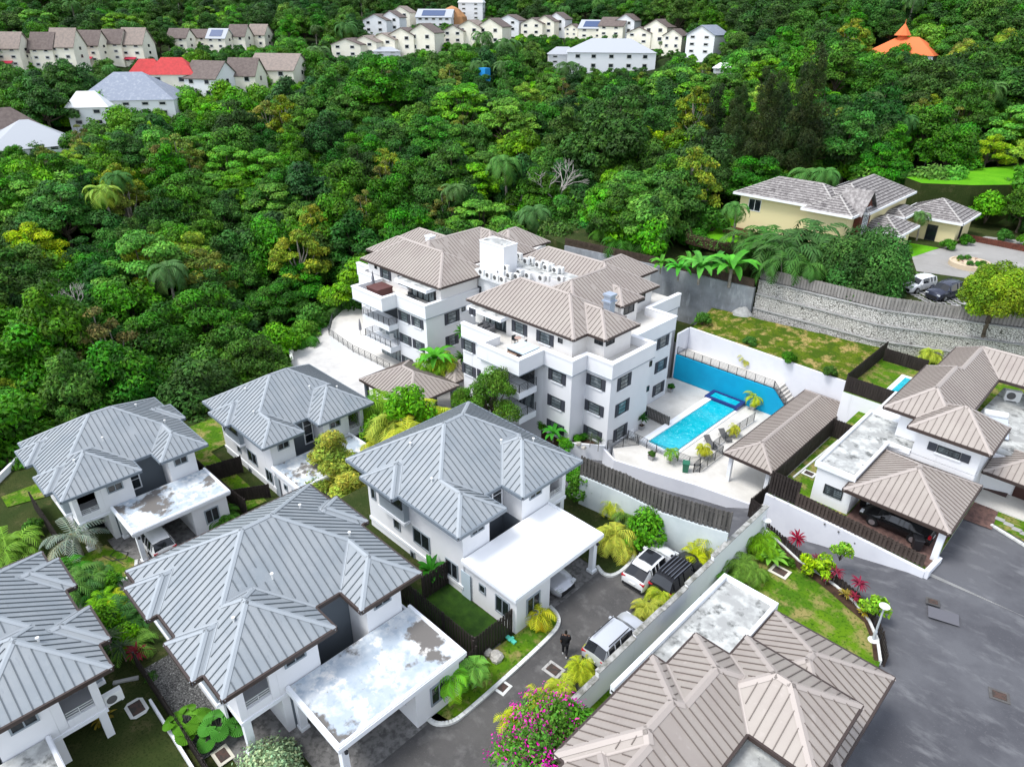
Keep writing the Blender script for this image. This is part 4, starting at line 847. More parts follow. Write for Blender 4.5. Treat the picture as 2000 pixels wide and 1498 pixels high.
def leaves(mb, tints, c, r, n, s, up=.35, shell=.55, tint=(1,1,1), low=-.35, asp=.55, droop=0.0):
    cx, cy, cz = c
    for _ in range(n):
        z = rng.uniform(low, 1); a = rng.uniform(0, 2*math.pi); q = math.sqrt(max(0, 1-z*z)); k = shell+(1-shell)*rng.random()**.5+rng.gauss(0,.07)
        d = Vector((q*math.cos(a), q*math.sin(a), z)); p = Vector((cx+d.x*r[0]*k, cy+d.y*r[1]*k, cz+d.z*r[2]*k))
        nr = (d+Vector((rng.gauss(0,.45), rng.gauss(0,.45), up+rng.gauss(0,.35)))).normalized()
        t = nr.cross(Vector((rng.gauss(0,1), rng.gauss(0,1), rng.gauss(0,1)-droop))).normalized(); b = nr.cross(t); l = s*rng.uniform(.7,1.35); w_ = l*asp
        o = len(mb.v); mb.v += [tuple(p-t*l), tuple(p-b*w_-nr*.12*l), tuple(p+t*l), tuple(p+b*w_-nr*.12*l)]; mb.f.append((o,o+1,o+2,o+3)); mb.m.append(0)
        v = rng.uniform(.5,1.6); y = rng.uniform(.9,1.5); tints.append((tint[0]*v*y, tint[1]*v, tint[2]*v))
def limb(mb, a, b, r0, r1, n=6, seg=4, wob=.12):
    a, b = Vector(a), Vector(b); L = (b-a).length; pts = []
    for i in range(seg+1): f = i/seg; pts.append(a.lerp(b, f)+(Vector((rng.gauss(0,wob),rng.gauss(0,wob),0))*L*.25*(4*f*(1-f))))
    mb.tube(pts, r0, n, r2=r1)
def tree_proto(name, lobes, leaf, s, n, H, bark=None, trunk_r=.22, up=.35, asp=.55, low=-.35, shell=.55, branches=True, tintvar=.42, fine=4):
    """lobes: (x,y,z,rx,ry,rz). n leaves in all."""
    t = thing(name, 'tree', 'tree'); mb = MB(); tn = []; big = lobes; lobes = []; s *= .74; n = int(n*1.75)
    if fine < 2: lobes = list(big)
    for l in (big if fine > 1 else []):
        for _ in range(fine):
            d = Vector((rng.gauss(0,1), rng.gauss(0,1), rng.gauss(.1,.8))).normalized(); q = rng.uniform(.52,.72)
            lobes.append((l[0]+d.x*l[3]*.52, l[1]+d.y*l[4]*.52, l[2]+d.z*l[5]*.5, l[3]*q, l[4]*q, l[5]*q*rng.uniform(.8,1.1)))
    tot = sum(l[3]*l[4]+l[3]*l[5] for l in lobes)
    for l in lobes:
        v = 1+rng.uniform(-tintvar, tintvar); w_ = rng.uniform(.85, 1.3)
        leaves(mb, tn, l[:3], l[3:], int(n*(l[3]*l[4]+l[3]*l[5])/tot), s, tint=(v*w_, v, v*.9), up=up, asp=asp, low=low, shell=shell)
    mb.build('crown', leaf, t, local=True, tints=tn)
    tb = MB(); fork = H*.32; limb(tb, (0,0,-1.5), (0,0,fork), trunk_r*1.3, trunk_r)
    for l in (big if branches else big[:3]): limb(tb, (0,0,fork*rng.uniform(.75,1)), (l[0]*.85, l[1]*.85, l[2]-.1*l[5]), trunk_r*.55, .05, 5)
    tb.build('trunk', bark or BARK, t, local=True); return t
def lobeset(n, R, H, rr, zlo=.5, zhi=1.0, flat=.6, core=True):
    L = []
    for i in range(n):
        a = i*2.4+rng.uniform(-.3,.3); q = R*math.sqrt((i+.5)/n); z = H*(zhi-(zhi-zlo)*(q/R)**1.6)+rng.uniform(-.05,.05)*H; r = rr*rng.uniform(.75,1.25)
        L.append((q*math.cos(a), q*math.sin(a), z-r*flat*.6, r, r*rng.uniform(.85,1.15), r*flat))
    return L
def ball(R, r, zc, n, fl=1):
    return [(R*math.sqrt(1-z*z)*math.cos(i*2.4), R*math.sqrt(1-z*z)*math.sin(i*2.4), zc+R*fl*z, r*rng.uniform(.85,1.15), r*rng.uniform(.85,1.15), r) for i in range(n) for z in [-.65+1.6*(i+.5)/n]]
PROTO = {}
PROTO['spreading'] = tree_proto('spreading_tree', lobeset(15, 4.4, 8.2, 1.75, .55, 1, .5), L_BRIGHT, .27, 6200, 8.2, up=.65, low=-.2, shell=.6)
PROTO['spreading2'] = tree_proto('spreading_tree', lobeset(13, 4.0, 9.0, 1.9, .48, 1, .62), L_MID, .27, 6000, 9, up=.5, low=-.25, shell=.6)
PROTO['round'] = tree_proto('round_tree', lobeset(16, 3.6, 8.6, 1.75, .42, 1, .85), L_MID, .27, 5600, 8.6)
PROTO['dark'] = tree_proto('dark_tree', lobeset(15, 3.9, 9.2, 1.9, .4, 1, .85), L_DARK, .28, 5600, 9.2)
PROTO['deep'] = tree_proto('blue_green_tree', lobeset(14, 3.4, 8.0, 1.7, .42, 1, .75), L_DEEP, .30, 4800, 8, up=.7)
PROTO['tall'] = tree_proto('tall_tree', lobeset(13, 2.6, 10.8, 1.5, .42, 1, .9), L_MID, .27, 4800, 10.8)
PROTO['olive'] = tree_proto('olive_tree', lobeset(15, 3.3, 9.4, 1.15, .42, 1, .75), L_OLIVE, .23, 3800, 9.4, bark=BARKP)
PROTO['bright'] = tree_proto('bright_tree', lobeset(13, 3.0, 7.6, 1.55, .45, 1, .8), L_BRIGHT, .30, 4600, 7.6)
PROTO['lime'] = tree_proto('feathery_tree', lobeset(12, 3.2, 7.8, 1.5, .4, 1, .6), L_LIME, .26, 4400, 7.8, up=.5, asp=.3)
PROTO['twiggy'] = tree_proto('brownish_tree', lobeset(14, 3.1, 9.8, 1.1, .4, 1, .7), leafmat('olive_brown_leaves',(.085,.12,.02),hue=.015), .20, 3000, 9.8, bark=BARKP)
def conifer():
    L = [(math.cos(i*2.4)*(1.7-.1*i), math.sin(i*2.4)*(1.7-.1*i), 3+i*.82, 1.7-.08*i, 1.7-.08*i, 1.6) for i in range(14)]
    return tree_proto('casuarina_tree', L, L_CON, .26, 7000, 14, up=.1, asp=.22, branches=False, low=-.8)
PROTO['conifer'] = conifer()
def frond(mb, tn, base, az, L, lift, droop, n=14, lw=.55, wid=.05, tint=(1,1,1), ml=0):
    p = Vector(base); e = lift; st = L/n; d0 = Vector((math.cos(az), math.sin(az), 0)); side = Vector((-d0.y, d0.x, 0)); prev = p
    for i in range(n):
        e -= droop/n*(1+i/n); d = d0*math.cos(e)+Vector((0,0,math.sin(e))); q = prev+d*st
        f = (i+.5)/n; ll = lw*math.sin(math.pi*min(1, .12+f*.9))**.6+.05
        if i > 0:
            for sg in (-1, 1):
                tip = q+side*sg*ll*.8+d*ll*.55-Vector((0,0,ll*.35)); o = len(mb.v)
                mb.v += [tuple(q-d*wid), tuple(q+d*wid), tuple(tip+d*wid*.3), tuple(tip-d*wid*.3)]; mb.f.append((o,o+1,o+2,o+3)); mb.m.append(ml)
                v = rng.uniform(.7,1.25); tn.append((tint[0]*v*rng.uniform(.9,1.2), tint[1]*v, tint[2]*v))
        o = len(mb.v); w_ = .025
        mb.v += [tuple(prev-side*w_), tuple(prev+side*w_), tuple(q+side*w_*.8), tuple(q-side*w_*.8)]; mb.f.append((o,o+1,o+2,o+3)); mb.m.append(ml); tn.append((1.3,1.2,1.0))
        prev = q
def palm(name, H, nf, L, leaf, trunk=.14, lean=.4, lw=.7, droop=1.9, wid=.06, n=16, bark=None, label='palm'):
    t = thing(name, label, 'palm tree'); mb = MB(); tn = []; top = Vector((lean, lean*.4, H))
    for i in range(nf):
        az = i*2.399+rng.uniform(-.2,.2); f = i/nf
        frond(mb, tn, top, az, L*rng.uniform(.85,1.1), 1.25-1.3*f+rng.uniform(-.1,.1), droop*rng.uniform(.8,1.15), n=n, lw=lw, wid=wid, tint=(1,1,1) if f < .8 else (1.5,1.1,.8))
    mb.build('fronds', leaf, t, local=True, tints=tn); tb = MB()
    tb.tube([(0,0,-.6),(lean*.15,0,H*.3),(lean*.5,lean*.15,H*.65),top], trunk*1.25, 8, r2=trunk*.8); tb.build('trunk', bark or BARKP, t, local=True); return t
PROTO['palm'] = palm('palm_tree', 7.2, 20, 3.4, leafmat('palm_fronds',(.06,.17,.03)), trunk=.17, wid=.09, lw=.85)
PROTO['palm_lime'] = palm('palm_tree', 6.0, 16, 3.6, leafmat('lime_palm_fronds',(.22,.36,.02)), trunk=.16, wid=.10, lw=.8, droop=2.2)
def clump(name, nf, L, H, leaf, label, lw=.35, stems=5, spread=.35, droop=1.8, wid=.05, cat='plant'):
    t = thing(name, label, cat); mb = MB(); tn = []; sb = MB()
    for s in range(stems):
        a = s*2.4; bx_ = (math.cos(a)*spread*rng.random()**.5, math.sin(a)*spread*rng.random()**.5); h = H*rng.uniform(.4,1); top = (bx_[0]*2, bx_[1]*2, h)
        sb.tube([(bx_[0],bx_[1],-.1), top], .035, 5, r2=.025)
        for i in range(nf//stems): frond(mb, tn, top, a+i*2.399+rng.uniform(-.4,.4), L*rng.uniform(.7,1.15), rng.uniform(.5,1.35), droop, n=12, lw=lw, wid=wid)
    mb.build('fronds', leaf, t, local=True, tints=tn); sb.build('stems', BARKP, t, local=True); return t
def bush(name, R, H, leaf, n, s, label, cat='shrub', asp=.5, extra=None, up=.3, lob=7, trunk_h=.25):
    t = thing(name, label, cat); mb = MB(); tn = []
    L = lobeset(lob, R*.7, H, R*.5, .45, 1, .8)
    for l in L: v = rng.uniform(.75,1.3); leaves(mb, tn, l[:3], l[3:], n//lob, s, tint=(v,v,v), asp=asp, up=up, low=-.8)
    mb.build('foliage', leaf, t, local=True, tints=tn)
    if extra:
        em, en, es = extra; mb = MB(); tn = []
        for _ in range(en):
            l = rng.choice(L); d = Vector((rng.gauss(0,1),rng.gauss(0,1),abs(rng.gauss(.4,.6)))).normalized(); c = (l[0]+d.x*l[3]*1.05, l[1]+d.y*l[4]*1.05, l[2]+d.z*l[5]*1.08)
            leaves(mb, tn, c, (.22*R/1.2,)*3, 14, es, low=-1)
        mb.build('blossom', em, t, local=True, tints=tn)
    sb = MB(); 
    for l in L[:5]: limb(sb, (0,0,-.1), (l[0]*.8,l[1]*.8,l[2]), .04*R, .015, 5)
    sb.build('stems', BARK, t, local=True); return t
def blades(name, n, L, w_, leaf, label, H=.2, lift=(.5,1.3), droop=1.2, cat='plant', stem=0, seg=6, tip=.1):
    """broad strap or paddle leaves from one or more stems"""
    t = thing(name, label, cat); mb = MB(); tn = []
    for i in range(n):
        az = i*2.399; e = rng.uniform(*lift); d0 = Vector((math.cos(az),math.sin(az),0)); sd_ = Vector((-d0.y,d0.x,0)); p = Vector((0,0,H))+d0*.05; ll = L*rng.uniform(.75,1.15); v = rng.uniform(.75,1.25); row = []
        for k in range(seg+1):
            f = k/seg; ww = w_*math.sin(math.pi*min(1,(f*.85+.12)))**.7 if k < seg else w_*tip; row.append((p-sd_*ww+Vector((0,0,ww*.35)), p, p+sd_*ww+Vector((0,0,ww*.35))))
            e -= droop/seg; p = p+(d0*math.cos(e)+Vector((0,0,math.sin(e))))*ll/seg
        for k in range(seg):
            a, b = row[k], row[k+1]; o = len(mb.v); mb.v += [tuple(x) for x in (*a, *b)]; mb.f += [(o,o+1,o+4,o+3),(o+1,o+2,o+5,o+4)]; mb.m += [0,0]
            q = v*rng.uniform(.85,1.15); tn += [(q,q,q),(q*.85,q*.85,q*.85)]
    mb.build('leaves', leaf, t, local=True, tints=tn)
    sb = MB(); sb.tube([(0,0,-.1),(0,0,max(H,.1))], .05 if stem == 0 else stem, 6); sb.build('stem', BARKP, t, local=True); return t
PL = {}
PL['areca'] = clump('areca_palm', 40, 1.7, 1.1, L_YEL, '', lw=.42)
PL['areca_g'] = clump('areca_palm', 45, 1.7, 1.2, leafmat('green_palm_fronds',(.12,.32,.012)), '', lw=.42)
PL['areca_d'] = clump('areca_palm', 60, 2.1, 1.9, leafmat('deep_palm_fronds',(.05,.16,.02)), '', lw=.45, stems=8, spread=.8, wid=.07)
PL['fern'] = clump('leafy_palm', 40, 1.5, .6, L_MID, '', lw=.4)
PL['manila'] = palm('manila_palm', 2.2, 13, 1.9, leafmat('manila_fronds',(.15,.40,.015)), trunk=.09, lean=.1, lw=.5, wid=.07, n=13, droop=2.0)
PL['spindle'] = palm('spindle_palm', .95, 11, 1.25, L_YEL, trunk=.11, lean=.02, lw=.35, wid=.055, n=10, droop=1.7, bark=BARK)
PL['silver'] = palm('silver_palm', 1.6, 16, 2.3, leafmat('silver_fronds',(.25,.33,.26)), trunk=.13, lean=.05, lw=.45, wid=.05, n=14, droop=1.2)
PL['bush'] = bush('green_bush', 1.2, 1.6, L_MID, 1800, .11, '')
PL['bush_b'] = bush('leafy_bush', 1.3, 2.2, L_BRIGHT, 2200, .12, '')
PL['boug'] = bush('bougainvillea', 2.0, 2.9, leafmat('bougainvillea_leaves',(.06,.20,.02)), 3600, .10, '', extra=(L_MAG, 70, .07), lob=11)
PL['silverball'] = bush('silver_shrub', 1.35, 1.35, L_SILV, 5200, .065, '', lob=12, asp=.6)
PL['croton'] = blades('croton', 26, .7, .07, leafmat('croton_leaves',(.35,.30,.02)), '', H=.35)
PL['cordyline'] = blades('cordyline', 26, .55, .045, L_RED, '', H=.75, lift=(.2,1.4), stem=.03)
PL['banana'] = blades('banana_plant', 12, 2.9, .36, leafmat('banana_leaves',(.07,.34,.015),val=.15), '', H=1.6, lift=(.9,1.5), droop=1.9, stem=.14)
PL['heliconia'] = blades('broad_leaf_plant', 18, 1.1, .17, leafmat('heliconia_leaves',(.16,.40,.02),val=.15), '', H=.3, lift=(.6,1.4), droop=1.1)
PL['darkbroad'] = blades('broad_leaf_plant', 26, .8, .12, L_MID, '', H=.9, lift=(-.1,1.4), droop=.9)
PL['fig'] = bush('papaya_shrub', .8, 1.7, L_LIME, 420, .16, '', lob=5)
PL['dracaena'] = blades('dracaena', 40, .9, .035, leafmat('dracaena_leaves',(.05,.09,.03)), '', H=1.8, lift=(-.2,1.4), stem=.05, droop=.9)
def fanpalm():
    t = thing('fan_palm', '', 'plant'); mb = MB(); tn = []; sb = MB()
    for i in range(11):
        az = i*2.399; e = rng.uniform(.35,1.2); L = rng.uniform(.8,1.3); d = Vector((math.cos(az)*math.cos(e), math.sin(az)*math.cos(e), math.sin(e))); c = d*L+Vector((0,0,.2)); sb.tube([(0,0,0), c], .02, 5)
        nr = (Vector((d.x*.5,d.y*.5,1))).normalized(); a = nr.cross(Vector((-d.y,d.x,0))).normalized(); b = nr.cross(a); R = rng.uniform(.48,.62); n = 22; v = rng.uniform(.85,1.15)
        for k in range(n):
            t0 = -2.6+5.2*k/n; t1 = -2.6+5.2*(k+1)/n; tm = (t0+t1)/2; P_ = lambda th, r, z: c+(-a*math.cos(th)+b*math.sin(th))*r+nr*z
            o = len(mb.v); mb.v += [tuple(c), tuple(P_(t0,R*.97,-.10)), tuple(P_(tm,R,-.04)), tuple(P_(t1,R*.97,-.10))]; mb.f += [(o,o+1,o+2),(o,o+2,o+3)]; mb.m += [0,0]; tn += [(v,v,v),(v*.8,v*.8,v*.8)]
    mb.build('leaves', leafmat('fan_palm_leaves',(.09,.33,.015),val=.1), t, local=True, tints=tn); sb.build('stems', BARKP, t, local=True); return t
PL['fan'] = fanpalm()
_used = set()
def put(kind, x, y, z, s=1.0, label=None, cat=None, group=None, rz=None, table=None):
    """stand a plant of a kind whose foot is at world x, y, z"""
    src = (table or PL)[kind]; rz = rng.uniform(0, 6.28) if rz is None else rz
    if src.name not in _used:
        _used.add(src.name); TREE_OF(src); o = src; o.location = (x,y,z); o.rotation_euler = (0,0,rz); o.scale = (s,)*3 if not hasattr(s,'__len__') else s
        if 'group' in o: del o['group']
    else: o = dup(src, (x,y,z), rz, scale=s)
    o['label'] = label; 
    if cat: o['category'] = cat
    if group: o['group'] = group
    elif 'group' in o: del o['group']
    return o
# ------------------------------------------------------------------ terrain
FW = RCT @ Vector((0,0,1)); FAZ = math.atan2(FW.y, FW.x)
def polar(x, y):
    D = math.hypot(x, y); th = FAZ-math.atan2(y, x); th = (th+math.pi)%(2*math.pi)-math.pi; return D, math.degrees(th)   # + = right
def tab(T, D):
    if D <= T[0][0]: return T[0][1]
    for (a, x), (b, y) in zip(T, T[1:]):
        if D < b: f = (D-a)/(b-a); return x+(y-x)*f
    return T[-1][1]
GL = [(0,-13),(70,-13),(78,-10),(95,-8),(120,-5),(150,2),(200,8.5),(245,13),(300,20),(400,36),(520,64),(700,100),(1000,120)]
GR = [(0,-13),(84,-13),(96,-2),(112,4),(130,8),(160,13),(200,19),(300,40),(450,75),(700,125),(1000,150)]
def T(x, y):
    D, th = polar(x, y); k = min(1, max(0, (th-4)/22)); k = k*k*(3-2*k)
    z = tab(GL, D)*(1-k)+tab(GR, D)*k
    return z+1.6*noise.noise(Vector((x*.02,y*.02,1)))*min(1,max(0,(D-100)/60))+ .5*noise.noise(Vector((x*.09,y*.09,5)))
def on_pad(x, y): return -62 < x < 60 and 75.8+max(0,(x+20))*.42 < y < 118-max(0,-x-45)*1.2 and y > 75.8
def gz(x, y):
    z = T(x, y)
    if on_pad(x, y): return 5.0 if (x > -34 or y > 84.5) else 3.6
    return z
tm = MB(); nr, na = 95, 90; Ds = [40*(1000/40)**(i/nr) for i in range(nr+1)]
for i, D in enumerate(Ds):
    for j in range(na+1):
        a = FAZ-math.radians(-56+112*j/na); x, y = D*math.cos(a), D*math.sin(a); z = T(x, y)
        if -66 < x < 64 and 70 < y < 124: z = min(z, 3.4)
        if -42 < x < -8 and 118 < y < 168: z = min(z, 10.4)
        tm.v.append((x, y, z))
for i in range(nr):
    for j in range(na): o = i*(na+1)+j; tm.f.append((o,o+1,o+na+2,o+na+1)); tm.m.append(0)
struct('hillside', tm, mat('forest_floor', (.012,.022,.006), .95, .1, noise_=[(.3,(.025,.05,.008),.4,.65,8),(1.5,(.02,.025,.01),.5,.7,6)], bump=(2,1)))
pp = [(-33.6,76.0),(-20,76.6),(-8,81.6),(6,87.9),(60,112),(60,124),(-45,124),(-62,100),(-52,84.5),(-34.5,84.5)]
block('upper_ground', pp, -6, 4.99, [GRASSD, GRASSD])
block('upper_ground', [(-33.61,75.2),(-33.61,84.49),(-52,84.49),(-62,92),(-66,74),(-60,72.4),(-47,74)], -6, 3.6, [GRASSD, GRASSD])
bd = MB(); bd.box(-600,300,-60,800,-15,-14); struct('ground', bd, GRASSD)
# ------------------------------------------------------------------ distant houses
CREAM = mat('cream_house_wall', (.86,.82,.69), .85, .2, noise_=(.4,(.76,.71,.57),.45,.75,6)); FWHITE = mat('far_white_wall', (.76,.77,.78), .85, .2)
SHING = mat('brown_shingle_roof', (.12,.095,.088), .85, .2, noise_=(1.5,(.165,.135,.12),.4,.65,6)); SHING2 = mat('taupe_shingle_roof', (.27,.22,.19), .85, .2, noise_=(1.5,(.20,.17,.15),.4,.65,6))
REDR = mat('red_tile_roof', (.50,.06,.06), .8, .2, noise_=(1.5,(.38,.05,.05),.4,.65,6)); ORANGE = mat('orange_roof', (.68,.17,.06), .8, .2); BLUEGR = mat('blue_grey_roof', (.22,.25,.31), .7, .3, noise_=(1.5,(.30,.33,.38),.5,.65,6)); LGREY = mat('light_grey_roof', (.38,.40,.43), .7, .3)
SOLARP = mat('solar_panel', (.04,.07,.16), .25, .6)
PROT = []   # photo rectangles with distance that trees may not cover
HFOOT = []
def proj(x, y, z):
    c = RC @ (Vector((x,y,z))-EYE)
    return (c.x/c.z*F_PX+CX, c.y/c.z*F_PX+CY, c.z) if c.z > 0 else None
def gable_house(px, yb, yt, wpx, D, rot, roof, wallm, label, gable_front=False, storeys=2, group=None, solar=False, awning=None, name='house', hip=False, hide=.0, dr=None, rr=None):
    for q in range(100, 420, 2):      # stand the house where the line of sight meets the hillside
        p = PD(px, yb, q)
        if p.z < T(p.x, p.y)+(1 if yb > 60 else 0): D = q; break
    p = PD(px, yb, D); s = math.hypot(D, CAMH-p.z)/F_PX; Ht = (yb-yt)*s; W = wpx*s; d = W*(dr or (.55 if hip else .95))
    base = p.copy(); view = math.atan2(-p.y, -p.x)     # direction towards the camera
    h = thing(name, label, 'house', base, view+math.pi/2+math.radians(rot), group)
    rise = Ht*(rr or (.42 if hip else .30 if gable_front else .42)); e = Ht-rise; mb = MB(); ov = .35
    mb.box(-W/2, W/2, -d/2, d/2, -14, e)
    if not hip:
        if gable_front: mb.add([(-W/2,-d/2,e),(W/2,-d/2,e),(0,-d/2,Ht-.15),(-W/2,d/2,e),(W/2,d/2,e),(0,d/2,Ht-.15)], [(0,1,2),(4,3,5)])
        else: mb.add([(-W/2,-d/2,e),(-W/2,d/2,e),(-W/2,0,Ht-.15),(W/2,-d/2,e),(W/2,d/2,e),(W/2,0,Ht-.15)], [(1,0,2),(3,4,5)])
    mb.build('wall', wallm, h, local=True)
    r = MB(); t = .18; k = rise/( (W if gable_front else d)/2)
    if hip: 
        a, b = W/2+ov, d/2+ov; r.add([(-a,-b,e),(a,-b,e),(a,b,e),(-a,b,e),(-a+b,0,e+rise),(a-b,0,e+rise)] if a > b else [(-a,-b,e),(a,-b,e),(a,b,e),(-a,b,e),(0,-b+a,e+rise),(0,b-a,e+rise)], [(0,1,5,4),(2,3,4,5),(3,0,4),(1,2,5),(3,2,1,0)] if a > b else [(0,1,4),(1,2,5,4),(2,3,5),(3,0,4,5),(3,2,1,0)])
    elif gable_front:
        for s_ in (-1, 1): r.add([(0,-d/2-ov,Ht),(0,d/2+ov,Ht),(s_*(W/2+ov),d/2+ov,e-ov*k),(s_*(W/2+ov),-d/2-ov,e-ov*k),(0,-d/2-ov,Ht-t),(0,d/2+ov,Ht-t),(s_*(W/2+ov),d/2+ov,e-ov*k-t),(s_*(W/2+ov),-d/2-ov,e-ov*k-t)], [(0,1,2,3),(7,6,5,4),(0,3,7,4),(1,5,6,2),(3,2,6,7)])
    else:
        for s_ in (-1, 1): r.add([(-W/2-ov,0,Ht),(W/2+ov,0,Ht),(W/2+ov,s_*(d/2+ov),e-ov*k),(-W/2-ov,s_*(d/2+ov),e-ov*k),(-W/2-ov,0,Ht-t),(W/2+ov,0,Ht-t),(W/2+ov,s_*(d/2+ov),e-ov*k-t),(-W/2-ov,s_*(d/2+ov),e-ov*k-t)], [(0,1,2,3),(7,6,5,4),(0,3,7,4),(1,5,6,2),(3,2,6,7)])
    ro = r.build('roof', roof, h, local=True)
    if solar:
        m = MB(); y0, z0 = -d*.1, Ht-k*d*.1+.12; y1, z1 = -d*.45, Ht-k*d*.45+.12; m.quad((-W*.35,y0,z0),(W*.3,y0,z0),(W*.3,y1,z1),(-W*.35,y1,z1)); m.build('solar_panel', SOLARP, ro, local=True)
    sh = e/storeys; frm = mat('far_window_frame',(.6,.6,.58),.8,.2) if 'far_window_frame' not in bpy.data.materials else bpy.data.materials['far_window_frame']
    for f in range(storeys):
        for q in ((-.28, .22) if W < 14 else (-.38,-.2,.0,.2,.38)):
            ww = min(1.7, W*.2); z0 = f*sh+sh*.35; z1 = z0+min(1.4,sh*.5); x = q*W
            o = MB(); o.box(x-ww/2, x+ww/2, -d/2-.06, -d/2-.01, z0, z1); fr_ = o.build('window', frm, h, local=True); g_ = MB(); g_.box(x-ww/2+.22, x+ww/2-.22, -d/2-.09, -d/2-.061, z0+.2, z1-.2); g_.build('pane', GLASS, fr_, local=True)
        if not gable_front: o = MB(); o.box(W/2+.01, W/2+.06, -.5, .5, f*sh+sh*.4, f*sh+sh*.8); o.build('window', GLASS, h, local=True)
    if awning: a = MB(); a.add([(-W*.4,-d/2,sh),(W*.15,-d/2,sh),(W*.15,-d/2-1.2,sh-.6),(-W*.4,-d/2-1.2,sh-.6)],[(0,1,2,3)]); a.build('awning', awning, h, local=True)
    PROT.append((px-wpx*.62, yt, px+wpx*.62, yb-(yb-yt)*hide, D)); HFOOT.append((p.x, p.y, W*.5)); return h
GH = gable_house; RED_AW = mat('red_awning', (.40,.03,.06), .8, .2)
n_ = 'townhouses in the far left row'
for i, (px, yb, yt, w_, rf, aw_, lb) in enumerate([(36,131,84,36,SHING2,1,'leftmost cream townhouse of the far row, with a red awning'),(70,130,92,22,SHING,0,'small low cream townhouse second from left in the far row'),(102,133,84,34,SHING,0,'cream townhouse with dark roof third from left in the far row'),(143,134,78,38,SHING2,0,'cream townhouse with the palest brown roof in the middle of the far row'),
    (190,122,77,34,SHING,1,'cream townhouse with red awnings, third from the right end of the far row'),(234,118,74,34,SHING,0,'cream townhouse with an arched dormer, second from the right end of the far row'),(276,124,73,38,SHING2,1,'greyish roofed townhouse at the right end of the far row')]):
    GH(px, yb, yt, w_, 245, -32, rf, CREAM, lb, storeys=3, group=n_, awning=RED_AW if aw_ else None, hide=.2)
for px, yb, yt, w_, rf, so_, lb in [(358,96,66,32,SHING,0,'cream house with dark roof left of the solar panelled house'),(398,92,66,30,SHING,0,'small dark roofed cream house beside the solar panelled house'),(434,97,66,32,LGREY,1,'far house with a roof full of solar panels at upper left'),(474,98,60,30,SHING,0,'far cream house right of the solar panelled house'),(512,92,58,30,SHING2,0,'reddish brown roofed far house near the tall palms')]:
    GH(px, yb, yt, w_, 275, -30, rf, CREAM, lb, solar=so_, hide=.3)
GH(420,190,134,62,178,-40,SHING,FWHITE,'large white gabled house with dark brown roof at upper left', hide=.15); GH(487,186,128,50,183,-25,SHING,CREAM,'cream and white house with balcony between two brown roofed gables', hide=.2); GH(552,172,118,78,190,-25,SHING2,CREAM,'brown roofed cream house with rooftop water heater at upper left', hide=.35)
GH(300,180,131,52,195,-20,REDR,CREAM,'cream house with left part of a bright red roof', hip=True, hide=.3); GH(350,188,130,74,192,-20,REDR,CREAM,'cream arcaded house under a bright red roof', hip=True, hide=.25)
h = GH(268,222,160,140,165,-15,BLUEGR,FWHITE,'big white villa with blue grey hip roof among the trees at left', hip=True, hide=.1, storeys=2, rr=.6, dr=.7)
h = GH(185,248,195,58,160,-15,FWHITE,FWHITE,'white columned pavilion at the left end of the blue roofed villa', hip=True, hide=.1)
GH(5,272,228,100,140,10,SHING,FWHITE,'brown roofed white house cut by the left edge of the picture', hip=True, hide=.2, rr=.6); GH(62,286,247,118,128,5,LGREY,FWHITE,'white and grey ribbed roof in front of the brown roofed house at left', hip=True, hide=.1, rr=.88, dr=.9)
C_ = 'cream gabled houses on the far ridge'
for px, yb, yt, w_, D, rf, wl, lb in [(742,66,36,42,300,SHING,FWHITE,'white gabled house at the left end of the far ridge'),(770,62,30,34,305,SHING,FWHITE,'second white gable from the left on the far ridge'),(790,52,21,34,320,SHING2,CREAM,'beige gable standing highest at the left of the far ridge'),
    (688,112,82,52,235,SHING,CREAM,'wide cream gable at the lower left of the far ridge'),(722,108,77,44,240,SHING2,CREAM,'cream gable with long roof behind the lower left one'),(757,104,72,46,240,SHING2,CREAM,'cream gable in the middle of the lower left trio'),(794,100,63,46,245,SHING,CREAM,'larger cream gable with dark verge below the solar roofs'),(834,102,57,48,245,SHING,CREAM,'tall cream gable rightmost of the lower left trio'),
    (893,86,56,38,270,SHING,CREAM,'cream gable just behind the round crowned ridge tree'),(925,84,48,44,272,SHING2,CREAM,'cream gable behind the tall thin palms'),(966,88,46,46,268,SHING,CREAM,'cream gable right of the tall thin palms'),(1000,64,36,40,300,SHING,FWHITE,'white house with red brown roof behind the ridge palms'),
    (1046,70,42,40,280,SHING,CREAM,'cream gable left of three stepping up on the ridge'),(1070,68,38,36,285,SHING,CREAM,'middle of three cream gables stepping up on the ridge'),(1092,66,33,34,290,SHING,FWHITE,'highest of three gables stepping up on the ridge'),(1120,72,52,24,280,SHING,CREAM,'tiny cream gable beside the yellow flowering tree'),
    (1226,68,36,34,285,SHING,FWHITE,'dark roofed gable beyond the solar panelled cream house'),(1255,88,60,44,250,SHING,CREAM,'wide cream gable above the long grey roofed villa'),(1286,86,48,42,252,SHING,CREAM,'tall cream gable above the right end of the long villa'),(1318,98,65,34,245,SHING,CREAM,'small cream gable right of the long villa')]:
    GH(px, yb, yt, w_, D, -22, rf, wl, lb, gable_front=True, group=C_, hide=.15)
GH(853,54,26,60,305,-10,LGREY,FWHITE,'grey roof with solar panels behind the cream gables', solar=True, hide=.3); GH(1162,76,47,48,270,-15,LGREY,CREAM,'cream house with blue solar panels on the ridge', solar=True, hide=.2); GH(1200,72,42,44,278,-20,SHING,CREAM,'brown roofed house beside the blue solar panels', hide=.3)
GH(1190,136,87,150,200,3,LGREY,FWHITE,'long white two storey villa with grey hip roof and ground floor arcade', hip=True, hide=.1, storeys=2); GH(1098,126,98,50,205,5,LGREY,FWHITE,'low grey roofed wing left of the long white villa', hip=True, hide=.4)
